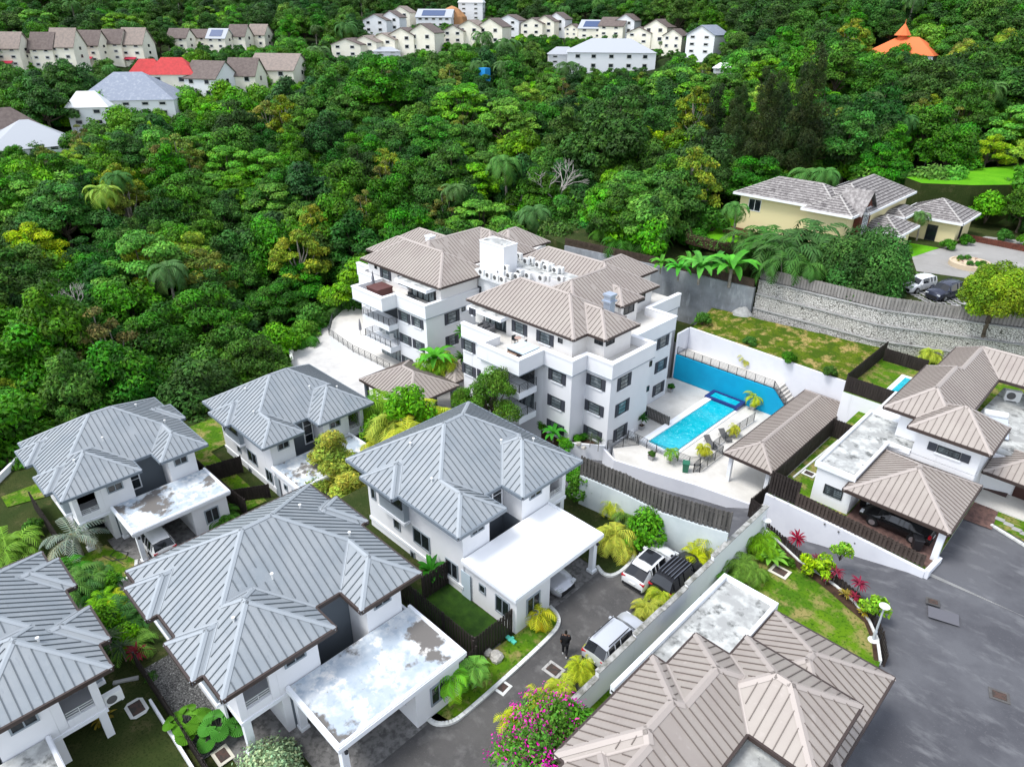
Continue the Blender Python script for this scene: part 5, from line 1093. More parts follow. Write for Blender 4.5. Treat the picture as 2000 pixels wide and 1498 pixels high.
GH(755,112,96,46,225,5,LGREY,FWHITE,'low grey roofed house under the cream gables', hip=True, hide=.4)
GH(922,40,-6,42,330,-12,FWHITE,FWHITE,'tall white four storey house cut by the top edge', hip=True, storeys=4, hide=.1)
GH(1378,108,62,52,235,-28,BLUEGR,FWHITE,'white gabled house with grey roof left of the dark hillside', gable_front=True, storeys=3, hide=.1); GH(1412,148,128,34,205,0,FWHITE,FWHITE,'white outbuilding half hidden by trees below the grey roofed gable', hip=True, hide=.3)
h = GH(1765,114,84,100,190,-15,ORANGE,FWHITE,'orange roofed house with a pointed cupola on the wooded hillside', hip=True, hide=.45, rr=.8, dr=.7)
q = MB(); s = math.hypot(185,20)/F_PX; zt = 34*s; q.lathe((-1.5,0,zt-.6), [(1.1,0),(1.1,1.0),(2.0,1.0),(1.5,1.7),(.1,3.6),(.03,4.6)], 8); q.build('cupola', ORANGE, h, local=True)
pw = PD(946, 138, 208); sh_ = MB(); sh_.box(-1.3,1.3,-1,1,-3,.6); o = sh_.build('pool_shelter', mat('blue_tarp',(.02,.25,.60),.7,.2)); o.location = pw; tag(o, 'small bright blue shelter glimpsed between the far trees', 'shelter'); PROT.append((936,116,958,134,208))
ec = PD(885,38,345); e_ = MB(); e_.lathe((0,0,0), [(8,-8),(6,1),(3,4),(.5,5)], 10); e_.v = [tuple(Vector(v)*(1+.15*noise.noise(Vector(v)*.3))) for v in e_.v]; o = e_.build('earth_bank', mat('bare_orange_earth',(.42,.22,.10),.9,.1,noise_=(.4,(.30,.16,.08),.4,.7,6))); o.location = ec; tag(o, kind='structure'); PROT.append((872,0,905,30,345))
# ------------------------------------------------------------------ the cream house on the upper plot
YELW = mat('pale_yellow_wall', (.72,.63,.36), .85, .2); BRICK = mat('red_brick', (.16,.055,.035), .85, .2, noise_=(3,(.10,.035,.025),.4,.6,6))
CEDAR = mat('weathered_cedar_shingle', (.20,.185,.18), .9, .2, noise_=[(2.2,(.33,.31,.30),.45,.6,8),(1.2,(.11,.10,.10),.55,.7,8)])
SHL = mat('dark_shingle_course', (.06,.055,.055), .9, .1); CR = [CEDAR, mat('pale_ridge', (.40,.38,.36), .8, .2), SHL, FWHITE, FWHITE]
h2 = thing('house', 'sprawling cream house with weathered grey shingle roofs above the stone wall', 'house', (-38,95,5))
def shingle(rects, ze, s, nm='roof'):
    o = hip_roof(rects, ze, s, CR, h2, cap=.14, gap=.5, fascia=.25, name=nm, seams=False)
    m = MB(); me = o.data     # horizontal shingle courses following the pitch
    for X0, X1, Y0, Y1 in rects:
        k = .45; half = min(X1-X0, Y1-Y0)/2
        while k < half:
            z = ze+s*k+.02; a, b, c, d = X0+k, X1-k, Y0+k, Y1-k
            def vis(px_, py_, r0=(X0,X1,Y0,Y1)):
                hh = s*min(px_-r0[0], r0[1]-px_, py_-r0[2], r0[3]-py_)
                return all(s*min(px_-r[0], r[1]-px_, py_-r[2], r[3]-py_) <= hh+.02 for r in rects if r[0]<px_<r[1] and r[2]<py_<r[3])
            for p, q in (((a,c),(b,c)),((b,c),(b,d)),((b,d),(a,d)),((a,d),(a,c))):
                L = math.dist(p, q); n = max(1, int(L/.5)); 
                for i in range(n):
                    f0, f1 = i/n, (i+.86)/n; m0 = (p[0]+(q[0]-p[0])*(f0+f1)/2, p[1]+(q[1]-p[1])*(f0+f1)/2)
                    if vis(*m0): m.bar((p[0]+(q[0]-p[0])*f0, p[1]+(q[1]-p[1])*f0, z), (p[0]+(q[0]-p[0])*f1, p[1]+(q[1]-p[1])*f1, z), .07, .05)
            k += .42
    m.build('shingle_courses', SHL, o)
shingle([(-46.4,-32,90.5,99),(-38,-28.8,92,109.2),(-36,-29.5,88.6,98)], 10.4, .5)
shingle([(-29.5,-21.3,105.3,113.5)], 8.0, .5); shingle([(-31.5,-25.2,94.0,101)], 7.9, .45); shingle([(-30.5,-27,100.5,107)], 8.6, .4)
w_ = MB(); w_.box(-45.6,-32.5,91.3,98.2,4.9,10.3); w_.box(-37.2,-29.6,92.8,108.4,4.9,10.3); w_.box(-28.7,-22,106,112.8,4.9,7.8); w_.box(-31.4,-28.5,100.5,107,4.9,8.5); w_.build('wall', YELW, h2)
w_ = MB(); w_.box(-35.3,-30.2,89.4,91.29,4.9,10.3); w_.box(-30.8,-26,94.6,100.4,4.9,7.7); w_.build('wall', YELW, h2); w_ = MB(); w_.add([(-29.45,91,10.2),(-29.45,95,10.2),(-29.45,93,12.4),(-31,91,10.2),(-31,95,10.2),(-31,93,12.4)],[(0,1,2),(4,3,5),(0,3,4,1)]); w_.box(-30.2,-29.5,91.3,94.8,5,10.2); w_.build('brick_wall', BRICK, h2)
g_ = MB()
for s_ in (-1,1): g_.add([(-29.1,93,12.9),(-32.5,93,12.9),(-32.5,93+s_*2.7,10.2),(-29.1,93+s_*2.7,10.2),(-29.1,93,12.7),(-29.1,93+s_*2.7,10.0)],[(0,1,2,3),(0,3,5,4)])
g_.build('gable_roof', CEDAR, h2)
window(h2,'x',-29.45,1,92.1,93.9,7.6,10.9,nv=3,nh=4,frame=FWHITE,glass=GLASSC); window(h2,'y',91.3,-1,-44.3,-42.5,8.2,9.8,nv=2,frame=FWHITE); window(h2,'x',-22,1,107.8,108.8,5.3,7.2,nv=1); window(h2,'y',106,-1,-25.5,-24.2,5.0,7.1,nv=1)
dk = MB(); dk.box(-46.5,-42,89.3,91.29,5,5.25); dk.box(-46.5,-46.3,89.3,89.5,5.25,6.2); dk.box(-46.5,-42,89.3,89.36,5.3,6.1); dk.build('porch_deck', BRICK, h2)
PROT += [(1440,335,1930,445,110),(1440,380,1500,430,92)]
# upper forecourt, lawns, hedge, planter
fc = [XY(x,y,5) for x,y in ((1780,500),(1850,482),(1925,462),(2060,478),(2060,545),(1895,545),(1860,540),(1790,530))]
sheet('forecourt', fc, 5.02, mat('pale_drive',(.30,.29,.275),.9,.2,noise_=[(.25,(.22,.215,.20),.4,.65,8),(.5,(.40,.39,.37),.5,.75,8)]))
sheet('lawn', [XY(x,y,5) for x,y in ((1350,470),(1352,450),(1400,425),(1440,420),(1475,450),(1470,490),(1420,482))], 5.02, GRASSV)
sheet('lawn', [XY(x,y,5) for x,y in ((1530,545),(1800,545),(1900,600),(2060,600),(2060,648),(1590,568))], 5.01, GRASSD)
sheet('lawn', [XY(x,y,5) for x,y in ((1775,475),(1835,485),(1790,500),(1770,505))], 5.03, GRASSV)
lz = 10.6; LV = [XY(x,y,lz) for x,y in ((1770,347),(1850,334),(2060,318),(2060,360),(1900,362),(1800,358))]
block('upper_lawn', LV, -2, lz, [GRASSD, GRASSV]); PROT += [(1780,312,2010,362,175),(1350,425,1480,490,95),(1765,460,2010,560,120)]
pv = MB()
for i in range(9):
    for j in range(5):
        a, b = Vector(XY(1775,575,5)), Vector(XY(1880,605,5)); c = Vector(XY(1850,552,5)); q = Vector(XY(1770,573,5)).lerp(Vector(XY(1835,607,5)), (i+.5)/9).lerp(Vector(XY(1850,560,5)).lerp(Vector(XY(1905,590,5)), (i+.5)/9), (j+.5)/5)
        pv.box(q.x-.42, q.x+.42, q.y-.3, q.y+.3, 5.02, 5.06)
tag(pv.build('stepping_stones', CONC), 'grid of square paving slabs under the two upper parked cars', 'paving')
pc = P(1893, 520, 5); pl = thing('planter', 'round raised cream planter with flowers in the upper forecourt', 'planter', (pc.x,pc.y,5)); mb = MB(); mb.lathe((0,0,0), [(2.3,0),(2.3,.55),(2.05,.55),(2.05,.45),(.1,.45)], 20); mb.build('planter_wall', mat('cream_masonry',(.55,.45,.32),.85,.2), pl, local=True)
PROT.append((1840,500,1950,540,105))
def hedge(pts, z, h, w_, label):
    mb = MB(); tn = []; P3 = [Vector(p) for p in pts]
    t = thing('hedge', label, 'hedge', (*P3[0], z)); core = MB()
    for a, b in zip(P3, P3[1:]):
        L = (b-a).length; n = max(1, int(L/.7)); core.bar((*a,z+h*.45),(*b,z+h*.45), w_*.8, h*.9)
        for i in range(n): q = a.lerp(b, (i+.5)/n); v = rng.uniform(.8,1.2); leaves(mb, tn, (q.x,q.y,z+h*.5), (w_*.62,w_*.62,h*.56), 90, .14, tint=(v,v,v), low=-.8, shell=.85)
    mb.build('foliage', leafmat('hedge_leaves',(.05,.13,.015)), t, tints=tn); core.build('hedge_core', L_CON if False else EARTH, t); return t
hedge([XY(x,y,5) for x,y in ((1405,415),(1365,432),(1338,452),(1345,475),(1400,490),(1470,497))], 5, 1.3, 1.0, 'curved clipped green hedge around the small bright lawn')
hedge([XY(x,y,6) for x,y in ((1745,355),(1790,362),(1850,372),(1905,380))], 4.6, 3.4, 1.6, 'tall dark clipped hedge behind the cream house below the bright lawn')
fence([XY(x,y,5) for x,y in ((1880,468),(1940,480),(2040,500))], 5, 5.8, BRICK, 'low red brown picket fence at the right edge of the upper forecourt', bw=.12, gap=.08)
fence([XY(x,y,5) for x,y in ((1500,545),(1560,548),(1600,545))], 5, 5.9, BRICK, 'low red brown picket fence under the dense palm clump')
cf = thing('chain_link_fence', 'thin chain link fence behind the bright upper lawn', 'fence', (*XY(1810,335,9), 9)); rail(cf, [Vector((*XY(x,y,9),9)) for x,y in ((1800,345),(1850,328),(1940,322),(2040,318))], h=2.4, nbar=5, step=3.0, name='fence_panel')
ww = MB(); a, b = Vector(XY(1925,337,9)), Vector(XY(2010,337,9)); ww.bar((*a,9.3),(*b,9.3),.5,.5); tag(ww.build('low_wall', FWHITE), 'low white wall at the back of the bright upper lawn', 'wall')
# ------------------------------------------------------------------ the forest
KINDS = [('spreading',7),('spreading2',12),('round',20),('dark',12),('deep',7),('tall',9),('olive',7),('bright',18),('lime',5),('twiggy',3),('palm',3)]
NAMES = {'spreading':'wide layered bright green tree','spreading2':'wide layered mid green tree','round':'round mid green tree','dark':'dense dark green tree','deep':'blue green tree','tall':'narrow tall green tree','olive':'loose olive yellow tree','bright':'bright green tree','lime':'feathery lime green tree','twiggy':'thin brownish green tree','palm':'palm tree','conifer':'dark casuarina tree'}
RAD = {'spreading':5.6,'spreading2':5.2,'round':4.6,'dark':4.9,'deep':4.4,'tall':3.6,'olive':4.0,'bright':4.0,'lime':4.2,'twiggy':3.8,'palm':2.8,'conifer':2.6}
HT = {'spreading':8.2,'spreading2':9,'round':8.6,'dark':9.2,'deep':8,'tall':10.8,'olive':9.4,'bright':7.6,'lime':7.8,'twiggy':9.8,'palm':8.5,'conifer':15}
def estate(x, y):
    """built up ground where no forest tree stands"""
    if -70 < x < 40 and y < 36: return True
    if -72 < x < -40 and 30 < y < 38: return True
    for px, py, r in RAMP:
        if (x-px)**2+(y-py)**2 < r*r: return True
    if -78 < x < -30 and 38 < y < 69.5: return True
    if -31 < x < 40 and y < 61: return True
    if -62 < x < 20 and 60 < y < 74.5+max(0,(x+30))*.42: return True
    if on_pad(x, y) and x > -47: return True
    return False
RAMP = [(p[0], p[1], 3.8) for p in dp]+[(-76,44,7),(-72,38,5)]
cand = []; frng = random.Random(5); D = 66.0
while D < 560:
    s = 4.3+D*.015; n = int(math.radians(92)*D/s)
    for j in range(n):
        th = -46+92*(j+frng.uniform(.15,.85))/n; dd = D+frng.uniform(-.4,.4)*s; a = FAZ-math.radians(th); cand.append((dd, th, dd*math.cos(a), dd*math.sin(a)))
    D += s*.9
trees = []
def pick(D, th, x, y):
    nz = noise.noise(Vector((x*.03, y*.03, 2)))
    if D > 210:
        tb = [('round',26),('dark',20),('deep',10),('spreading2',12),('bright',14),('tall',8),('palm',7),('spreading',3)]
    elif nz > .2: tb = [('spreading',11),('spreading2',14),('tall',8),('bright',24),('lime',6),('round',14),('deep',8),('olive',8),('palm',4)]
    elif nz < -.2: tb = [('dark',26),('round',16),('spreading2',12),('deep',14),('twiggy',4),('tall',10),('olive',6),('palm',3)]
    else: tb = KINDS
    r = frng.uniform(0, sum(k[1] for k in tb))
    for k, w_ in tb:
        r -= w_
        if r <= 0: return k
    return tb[0][0]
for D, th, x, y in cand:
    if estate(x, y): continue
    k = pick(D, th, x, y)
    pj = proj(x, y, gz(x,y)+4)
    if pj is None or pj[0] < -60 or pj[0] > 2060: continue
    if 1385 < pj[0] < 1560 and 96 < D < 150 and frng.random() < .75: k = 'conifer'
    sc_ = frng.uniform(.75,1.3)*(1 if D < 150 else 1.08); 
    if k == 'palm': sc_ = frng.uniform(.9,1.4)
    if k == 'conifer': sc_ = frng.uniform(1.0,1.45)
    g0 = gz(x, y)-.3; ok = True
    if any((x-a)**2+(y-b)**2 < (c+2.2)**2 for a, b, c in HFOOT): continue
    for _ in range(5):
        c = proj(x, y, g0+HT[k]*sc_*.62); rp = RAD[k]*sc_*F_PX/c[2]; hp = HT[k]*sc_*.42*F_PX/c[2]
        hit = any(D < q[4]+2 and c[0]+rp*.8 > q[0] and c[0]-rp*.8 < q[2] and c[1]-hp < q[3] and c[1]+hp*.5 > q[1] for q in PROT)
        if not hit: break
        sc_ *= .78
        if sc_ < .38: ok = False; break
    if not ok: continue
    trees.append((rp*hp, D, th, x, y, g0, k, sc_, c[0], c[1]))
trees.sort(key=lambda t: -t[0])
N_IND = 285
# sort out which zone of the photograph a tree belongs to, for its description
def zone(px, py, D):
    if D > 225: return 'on the far hills beyond the townhouses'
    if px > 1250 and D > 95: return 'on the wooded slope above the cream shingle roofed house'
    if px < 420 and D < 130: return 'in the forest behind the left villas'
    if px < 760: return 'on the forested slope below the far left houses'
    if D < 125: return 'in the wood right behind the apartment block'
    return 'in the middle of the wooded valley'
MARKS = [((1085,385),'the bare pale tree'),((205,400),'the lime coconut palm'),((740,470),'the apartment roof corner'),((960,455),'the rooftop stair tower'),((1330,500),'the slatted fence'),((1560,370),'the cream shingle house'),((1880,330),'the bright upper lawn'),((1765,95),'the orange roofed house'),
    ((1195,115),'the long white villa'),((265,200),'the blue roofed villa'),((340,150),'the red roofed house'),((480,160),'the brown roofed gables'),((150,100),'the far left townhouses'),((920,20),'the tall white house'),((435,75),'the solar panelled house'),((1460,260),'the dark casuarinas'),((190,800),'the left rear villa'),((560,740),'the right rear villa'),
    ((640,640),'the curved ramp'),((50,275),'the white ribbed roof'),((885,370),'the spiky crowned palm'),((1583,320),'the tall royal palm'),((160,600),'the slender bare tree'),((780,85),'the cream ridge gables'),((1380,85),'the grey roofed white gable'),((1270,80),'the gables above the long villa')]
def where(px, py):
    m = min(MARKS, key=lambda q: math.dist(q[0], (px, py))); dx, dy = px-m[0][0], py-m[0][1]; d = math.hypot(dx, dy)
    if abs(dx) > 2*abs(dy): r = 'right of' if dx > 0 else 'left of'
    elif abs(dy) > 2*abs(dx): r = 'below' if dy > 0 else 'above'
    else: r = ('below' if dy > 0 else 'above')+(' and right of' if dx > 0 else ' and left of')
    return ('just ' if d < 70 else 'far ' if d > 170 else '')+r+' '+m[1]
lab = {}
for i, (a_, D, th, x, y, g0, k, s, px, py) in enumerate(trees[:N_IND]): lab.setdefault((k, where(px, py)), []).append(i)
for i, (a_, D, th, x, y, g0, k, s, px, py) in enumerate(trees[:N_IND]):
    wh = where(px, py); L_ = lab[(k, wh)]; sz = ''
    if len(L_) > 1: sz = {0:'largest ', len(L_)-1:'smallest '}.get(L_.index(i), ORD[min(19, L_.index(i))]+' largest ') if len(L_) > 2 else ('larger ','smaller ')[L_.index(i)]
    put(k, x, y, g0, (s*frng.uniform(.9,1.1), s*frng.uniform(.9,1.1), s*frng.uniform(.88,1.12)), f'{sz}{NAMES[k]} {wh}', 'palm tree' if k == 'palm' else 'tree', f'{NAMES[k]}s in the forest', table=PROTO)
# the rest of the far wood: one object
def scatter(name, pts, protos, kind_mat=None):
    me = bpy.data.meshes.new(name); me.from_pydata([p[:3] for p in pts], [], [])
    for nm, i_, ty in (('rot',3,'FLOAT'),('scl',4,'FLOAT'),('idx',5,'INT')):
        at = me.attributes.new(nm, ty, 'POINT'); at.data.foreach_set('value', [p[i_] for p in pts])
    o = bpy.data.objects.new(name, me); COL.objects.link(o); cl = bpy.data.collections.new(name+'_kinds')
    for i, pr in enumerate(protos):
        mb_objs = kids(pr); m2 = bpy.data.meshes.new('kind'); import bmesh
        bm = bmesh.new(); mats = []
        for c in mb_objs:
            off = len(mats); n0 = len(bm.faces); bm.from_mesh(c.data); bm.faces.ensure_lookup_table(); 
            for f in bm.faces[n0:]: f.material_index = f.material_index+off
            mats += list(c.data.materials)
        bm.to_mesh(m2); bm.free()
        for q in mats: m2.materials.append(q)
        ko = bpy.data.objects.new('%02d_kind' % i, m2); cl.objects.link(ko)
    ng = bpy.data.node_groups.new(name, 'GeometryNodeTree'); ng.interface.new_socket('Geometry', in_out='INPUT', socket_type='NodeSocketGeometry'); ng.interface.new_socket('Geometry', in_out='OUTPUT', socket_type='NodeSocketGeometry')
    N = ng.nodes; Lk = ng.links; gi = N.new('NodeGroupInput'); go = N.new('NodeGroupOutput'); ip = N.new('GeometryNodeInstanceOnPoints'); ci = N.new('GeometryNodeCollectionInfo')
    ci.inputs['Collection'].default_value = cl; ci.inputs['Separate Children'].default_value = True; ci.inputs['Reset Children'].default_value = True
    def at(nm, ty): a = N.new('GeometryNodeInputNamedAttribute'); a.data_type = ty; a.inputs['Name'].default_value = nm; return a.outputs['Attribute']
    cx = N.new('ShaderNodeCombineXYZ'); Lk.new(at('rot','FLOAT'), cx.inputs[2]); Lk.new(gi.outputs[0], ip.inputs['Points']); Lk.new(ci.outputs[0], ip.inputs['Instance']); ip.inputs['Pick Instance'].default_value = True
    Lk.new(at('idx','INT'), ip.inputs['Instance Index']); Lk.new(cx.outputs[0], ip.inputs['Rotation']); Lk.new(at('scl','FLOAT'), ip.inputs['Scale']); Lk.new(ip.outputs[0], go.inputs[0])
    md = o.modifiers.new('scatter', 'NODES'); md.node_group = ng; return o
rest = trees[N_IND:]; ks = list(RAD); pts = [(x, y, g0, frng.uniform(0,6.28), s, ks.index(k)) for (_, D, th, x, y, g0, k, s, px, py) in rest]
o = scatter('far_wood', pts, [PROTO[k] for k in ks]); tag(o, 'continuous tropical forest covering the valley and hills', 'forest', kind='stuff')
# undergrowth between the trunks
pts = []; D = 64.0
while D < 230:
    s = 2.6+D*.018; n = int(math.radians(92)*D/s)
    for j in range(n):
        th = -46+92*(j+frng.random())/n; dd = D+frng.uniform(-.5,.5)*s; a = FAZ-math.radians(th); x, y = dd*math.cos(a), dd*math.sin(a)
        if estate(x, y): continue
        z = gz(x, y)
        c = proj(x, y, z+1.5)
        if any(dd < q[4]+3 and q[0]-15 < c[0] < q[2]+15 and q[1] < c[1] < q[3]+4 for q in PROT if q[0] > 1430): continue
        pts.append((x, y, z-.2, frng.uniform(0,6.28), frng.uniform(1.1,2.0)*(1+D/300), frng.choice((0,0,1,1,2))))
    D += s
o = scatter('undergrowth', pts, [PL['bush'], PL['bush_b'], PL['fern']]); tag(o, 'tangled green undergrowth between the forest trees', 'undergrowth', kind='stuff')
# trees one can single out
def dead_tree(x, y, z, s, label):
    t = thing('bare_tree', label, 'tree', (x,y,z)); mb = MB()
    def br(p, d, L, r, n):
        q = p+d*L; mb.tube([p, p.lerp(q,.5)+Vector((rng.gauss(0,.08),rng.gauss(0,.08),0))*L, q], r, 5, r2=r*.6)
        if n:
            for _ in range(3): br(q, (d+Vector((rng.gauss(0,.55),rng.gauss(0,.55),rng.gauss(.1,.3)))).normalized(), L*.72, r*.55, n-1)
    br(Vector((0,0,0)), Vector((0,0,1)), 2.6*s, .2*s, 4); mb.build('trunk', mat('pale_dead_wood',(.42,.38,.36),.9,.1), t, local=True)
def canopyD(x, y, h, D0=70):
    for q in range(D0, 420):
        p = PD(x, y, q)
        if p.z < T(p.x, p.y)+h: return q
    return 200
def hitree(x, y, D, z=None):
    D = canopyD(x, y, 5); p = PD(x, y, D); return (p.x, p.y, gz(p.x,p.y) if z is None else z)
dead_tree(*hitree(1085,395,106), 1.7, 'bare pale leafless tree with spreading twigs in the middle of the forest'); dead_tree(*hitree(160,600,76), 1.1, 'slender bare grey tree standing out at the left forest edge'); dead_tree(*hitree(1030,395,110), .9, 'smaller bare brown tree left of the pale leafless one')
D_ = canopyD(205,372,9.5); p = PD(205,372,D_); put('palm_lime', p.x, p.y, p.z-7.2, 1.2, 'yellow green coconut palm standing in the left forest', 'palm tree', table=PROTO)
for x, y, s, k, lb in ((1200,262,1.9,'dark','huge dark grey green domed tree above and right of the bare pale tree'),(1270,262,1.25,'dark','dark domed tree leaning on the huge grey green one'),(740,170,1.9,'spreading2','huge spreading tree below the cream ridge gables'),(900,215,1.5,'spreading','broad layered tree in the upper middle of the valley'),(1320,175,1.5,'spreading','bright layered tree below the grey roofed white gable'),(60,480,1.2,'lime','feathery bamboo like mass at the left edge')):
    D_ = canopyD(x, y, HT[k]*s*.62); p = PD(x, y, D_); put(k, p.x, p.y, p.z-HT[k]*s*.62, s, lb, 'tree', table=PROTO)
for x, y, D, s, lb in ((235,345,100,1.2,'dark green palm rising above the left forest behind the lime palm'),(885,370,104,1.25,'palm with a spiky crown directly behind the apartment roofs'),(1583,345,125,1.6,'tall royal palm behind the cream shingle roofed house'),(1115,130,190,1.6,'palm in front of the long white villa'),(985,85,240,1.9,'tall palm beside the cream gables on the ridge'),(675,52,290,2.0,'dark palm group left of the ridge houses'),(940,70,255,1.7,'thin palm in front of the ridge gables'),(625,100,235,1.8,'coconut palm right of the brown roofed houses'),(1620,340,122,1.1,'smaller palm right of the tall royal palm')):
    D = canopyD(x, y, 10 if y > 200 else 9); p = PD(x, y, D); s *= .85 if y > 200 else 1; put('palm', p.x, p.y, p.z-7.2*s, s, lb, 'palm tree', table=PROTO)
def crown_at(kind, x, y, D, s, lb, z=None, cat='tree', cz=.62):
    """stand a tree so that its crown centre is seen at photo x, y at distance D"""
    p = PD(x, y, D); h = HT.get(kind, 2)*(s if not hasattr(s,'__len__') else s[2]); zz = p.z-h*cz if z is None else z
    return put(kind, p.x, p.y, zz, s, lb, cat, table=PROTO)
PROTO['mango'] = tree_proto('mango_tree', ball(3.5, 1.75, 5.0, 26), leafmat('mango_leaves',(.028,.13,.018),hue=.01,val=.1), .21, 15000, 8.4, low=-.6, shell=.8, fine=1); HT['mango'] = 8.4
crown_at('mango', 1690, 528, 84, (.95,.95,1.0), 'large dense dark green round tree above the stone wall')
PROTO['mango_y'] = tree_proto('mango_tree', ball(2.6, 1.25, 3.8, 22), leafmat('golden_green_leaves',(.11,.24,.010),hue=.02,val=.15), .19, 13000, 6.4, low=-.6, shell=.7, fine=1); HT['mango_y'] = 6.4
crown_at('mango_y', 1950, 572, 80, .86, 'golden green round tree beside the two upper parked cars')
PROTO['mango'].name  # keep
for i_, (x, y, D, s) in enumerate(((1515,470,88,1.3),(1550,490,86,1.35),(1585,470,88,1.6),(1620,490,88,1.4),(1600,520,85,1.2),(1540,530,84,1.2),(1480,470,90,1.1))):
    p = PD(x, y, D); put('areca_d', p.x, p.y, 4.6, s*1.55, ('tall palm in the upper left of the clump before the cream house','tall palm in the centre left of the palm clump','tallest palm at the back of the palm clump','tall palm at the right of the palm clump','low palm at the lower right of the palm clump','low palm at the lower left of the palm clump','small outer palm at the left end of the palm clump')[i_], 'palm tree', 'palm clump by the cream house')
p = PD(1437,440,93); put('palm', p.x, p.y, 5, .75, 'palm at the left corner of the cream house', 'palm tree', table=PROTO)
for x, y, s, lb in ((1790,470,.55,'small palm at the entrance of the cream house'),): p = P(x, y, 5); put('palm', p.x, p.y, 4.5, s, lb, 'palm tree', table=PROTO)
for x, y, s, lb in ((1365,545,1.15,'banana plant second from right behind the slatted fence'),(1425,550,1.35,'tallest banana plant at the right behind the slatted fence'),(1325,538,.8,'banana plant behind the middle of the slatted fence'),(1290,525,.7,'smallest banana plant leftmost behind the slatted fence'),(1395,535,1.0,'banana plant between the two larger ones'),(1345,525,.8,'half hidden banana plant by the hedge')):
    p = P(x, y, 4.2); put('banana', p.x, p.y, 3.6, s, lb, 'banana plant')
# ------------------------------------------------------------------ vehicles
TYRE = mat('tyre_rubber', (.02,.02,.02), .85, .2); RIM = mat('alloy_rim', (.42,.43,.45), .3, .6, metal=.7); CGL = mat('car_glass', (.01,.012,.015), .04, .6)
REDL = mat('tail_lamp_red', (.45,.01,.02), .25, .5); HEADL = mat('headlamp_glass', (.65,.68,.70), .15, .6); PLATE = mat('white_plate', (.75,.75,.72), .5, .3); PLATEY = mat('yellow_plate', (.80,.55,.02), .5, .3); TRIM = mat('black_trim', (.015,.015,.016), .5, .4)
PROF = {  # x, top z, roof? , half width factor, roof half width
 'suv': [(-2.32,.62,0,.80),(-2.30,.95,0,.90),(-2.22,1.10,0,.95),(-1.85,1.62,1,.97),(-1.1,1.70,1,1),(0,1.70,1,1),(.62,1.60,1,1),(1.18,1.12,0,1),(1.75,1.06,0,.98),(2.12,.95,0,.93),(2.30,.72,0,.84),(2.33,.5,0,.78)],
 'coupe': [(-2.34,.60,0,.80),(-2.32,.95,0,.90),(-2.2,1.12,0,.95),(-1.30,1.55,1,.97),(-.7,1.64,1,1),(-.1,1.66,1,1),(.5,1.58,1,1),(1.15,1.10,0,1),(1.75,1.04,0,.98),(2.12,.92,0,.93),(2.32,.70,0,.84),(2.35,.48,0,.78)],
 'sedan': [(-2.42,.55,0,.80),(-2.40,.85,0,.88),(-2.28,1.0,0,.93),(-1.72,1.08,0,.97),(-.98,1.40,1,.98),(-.5,1.46,1,1),(.1,1.46,1,1),(.45,1.40,1,1),(1.2,1.0,0,1),(1.85,.92,0,.97),(2.25,.78,0,.90),(2.42,.6,0,.80)],
 'wagon': [(-2.18,.60,0,.82),(-2.17,.95,0,.92),(-2.12,1.15,0,.95),(-1.95,1.48,1,.97),(-1.1,1.54,1,1),(0,1.54,1,1),(.5,1.46,1,1),(1.1,1.04,0,1),(1.65,.96,0,.97),(2.0,.84,0,.92),(2.16,.66,0,.83),(2.18,.48,0,.78)]}
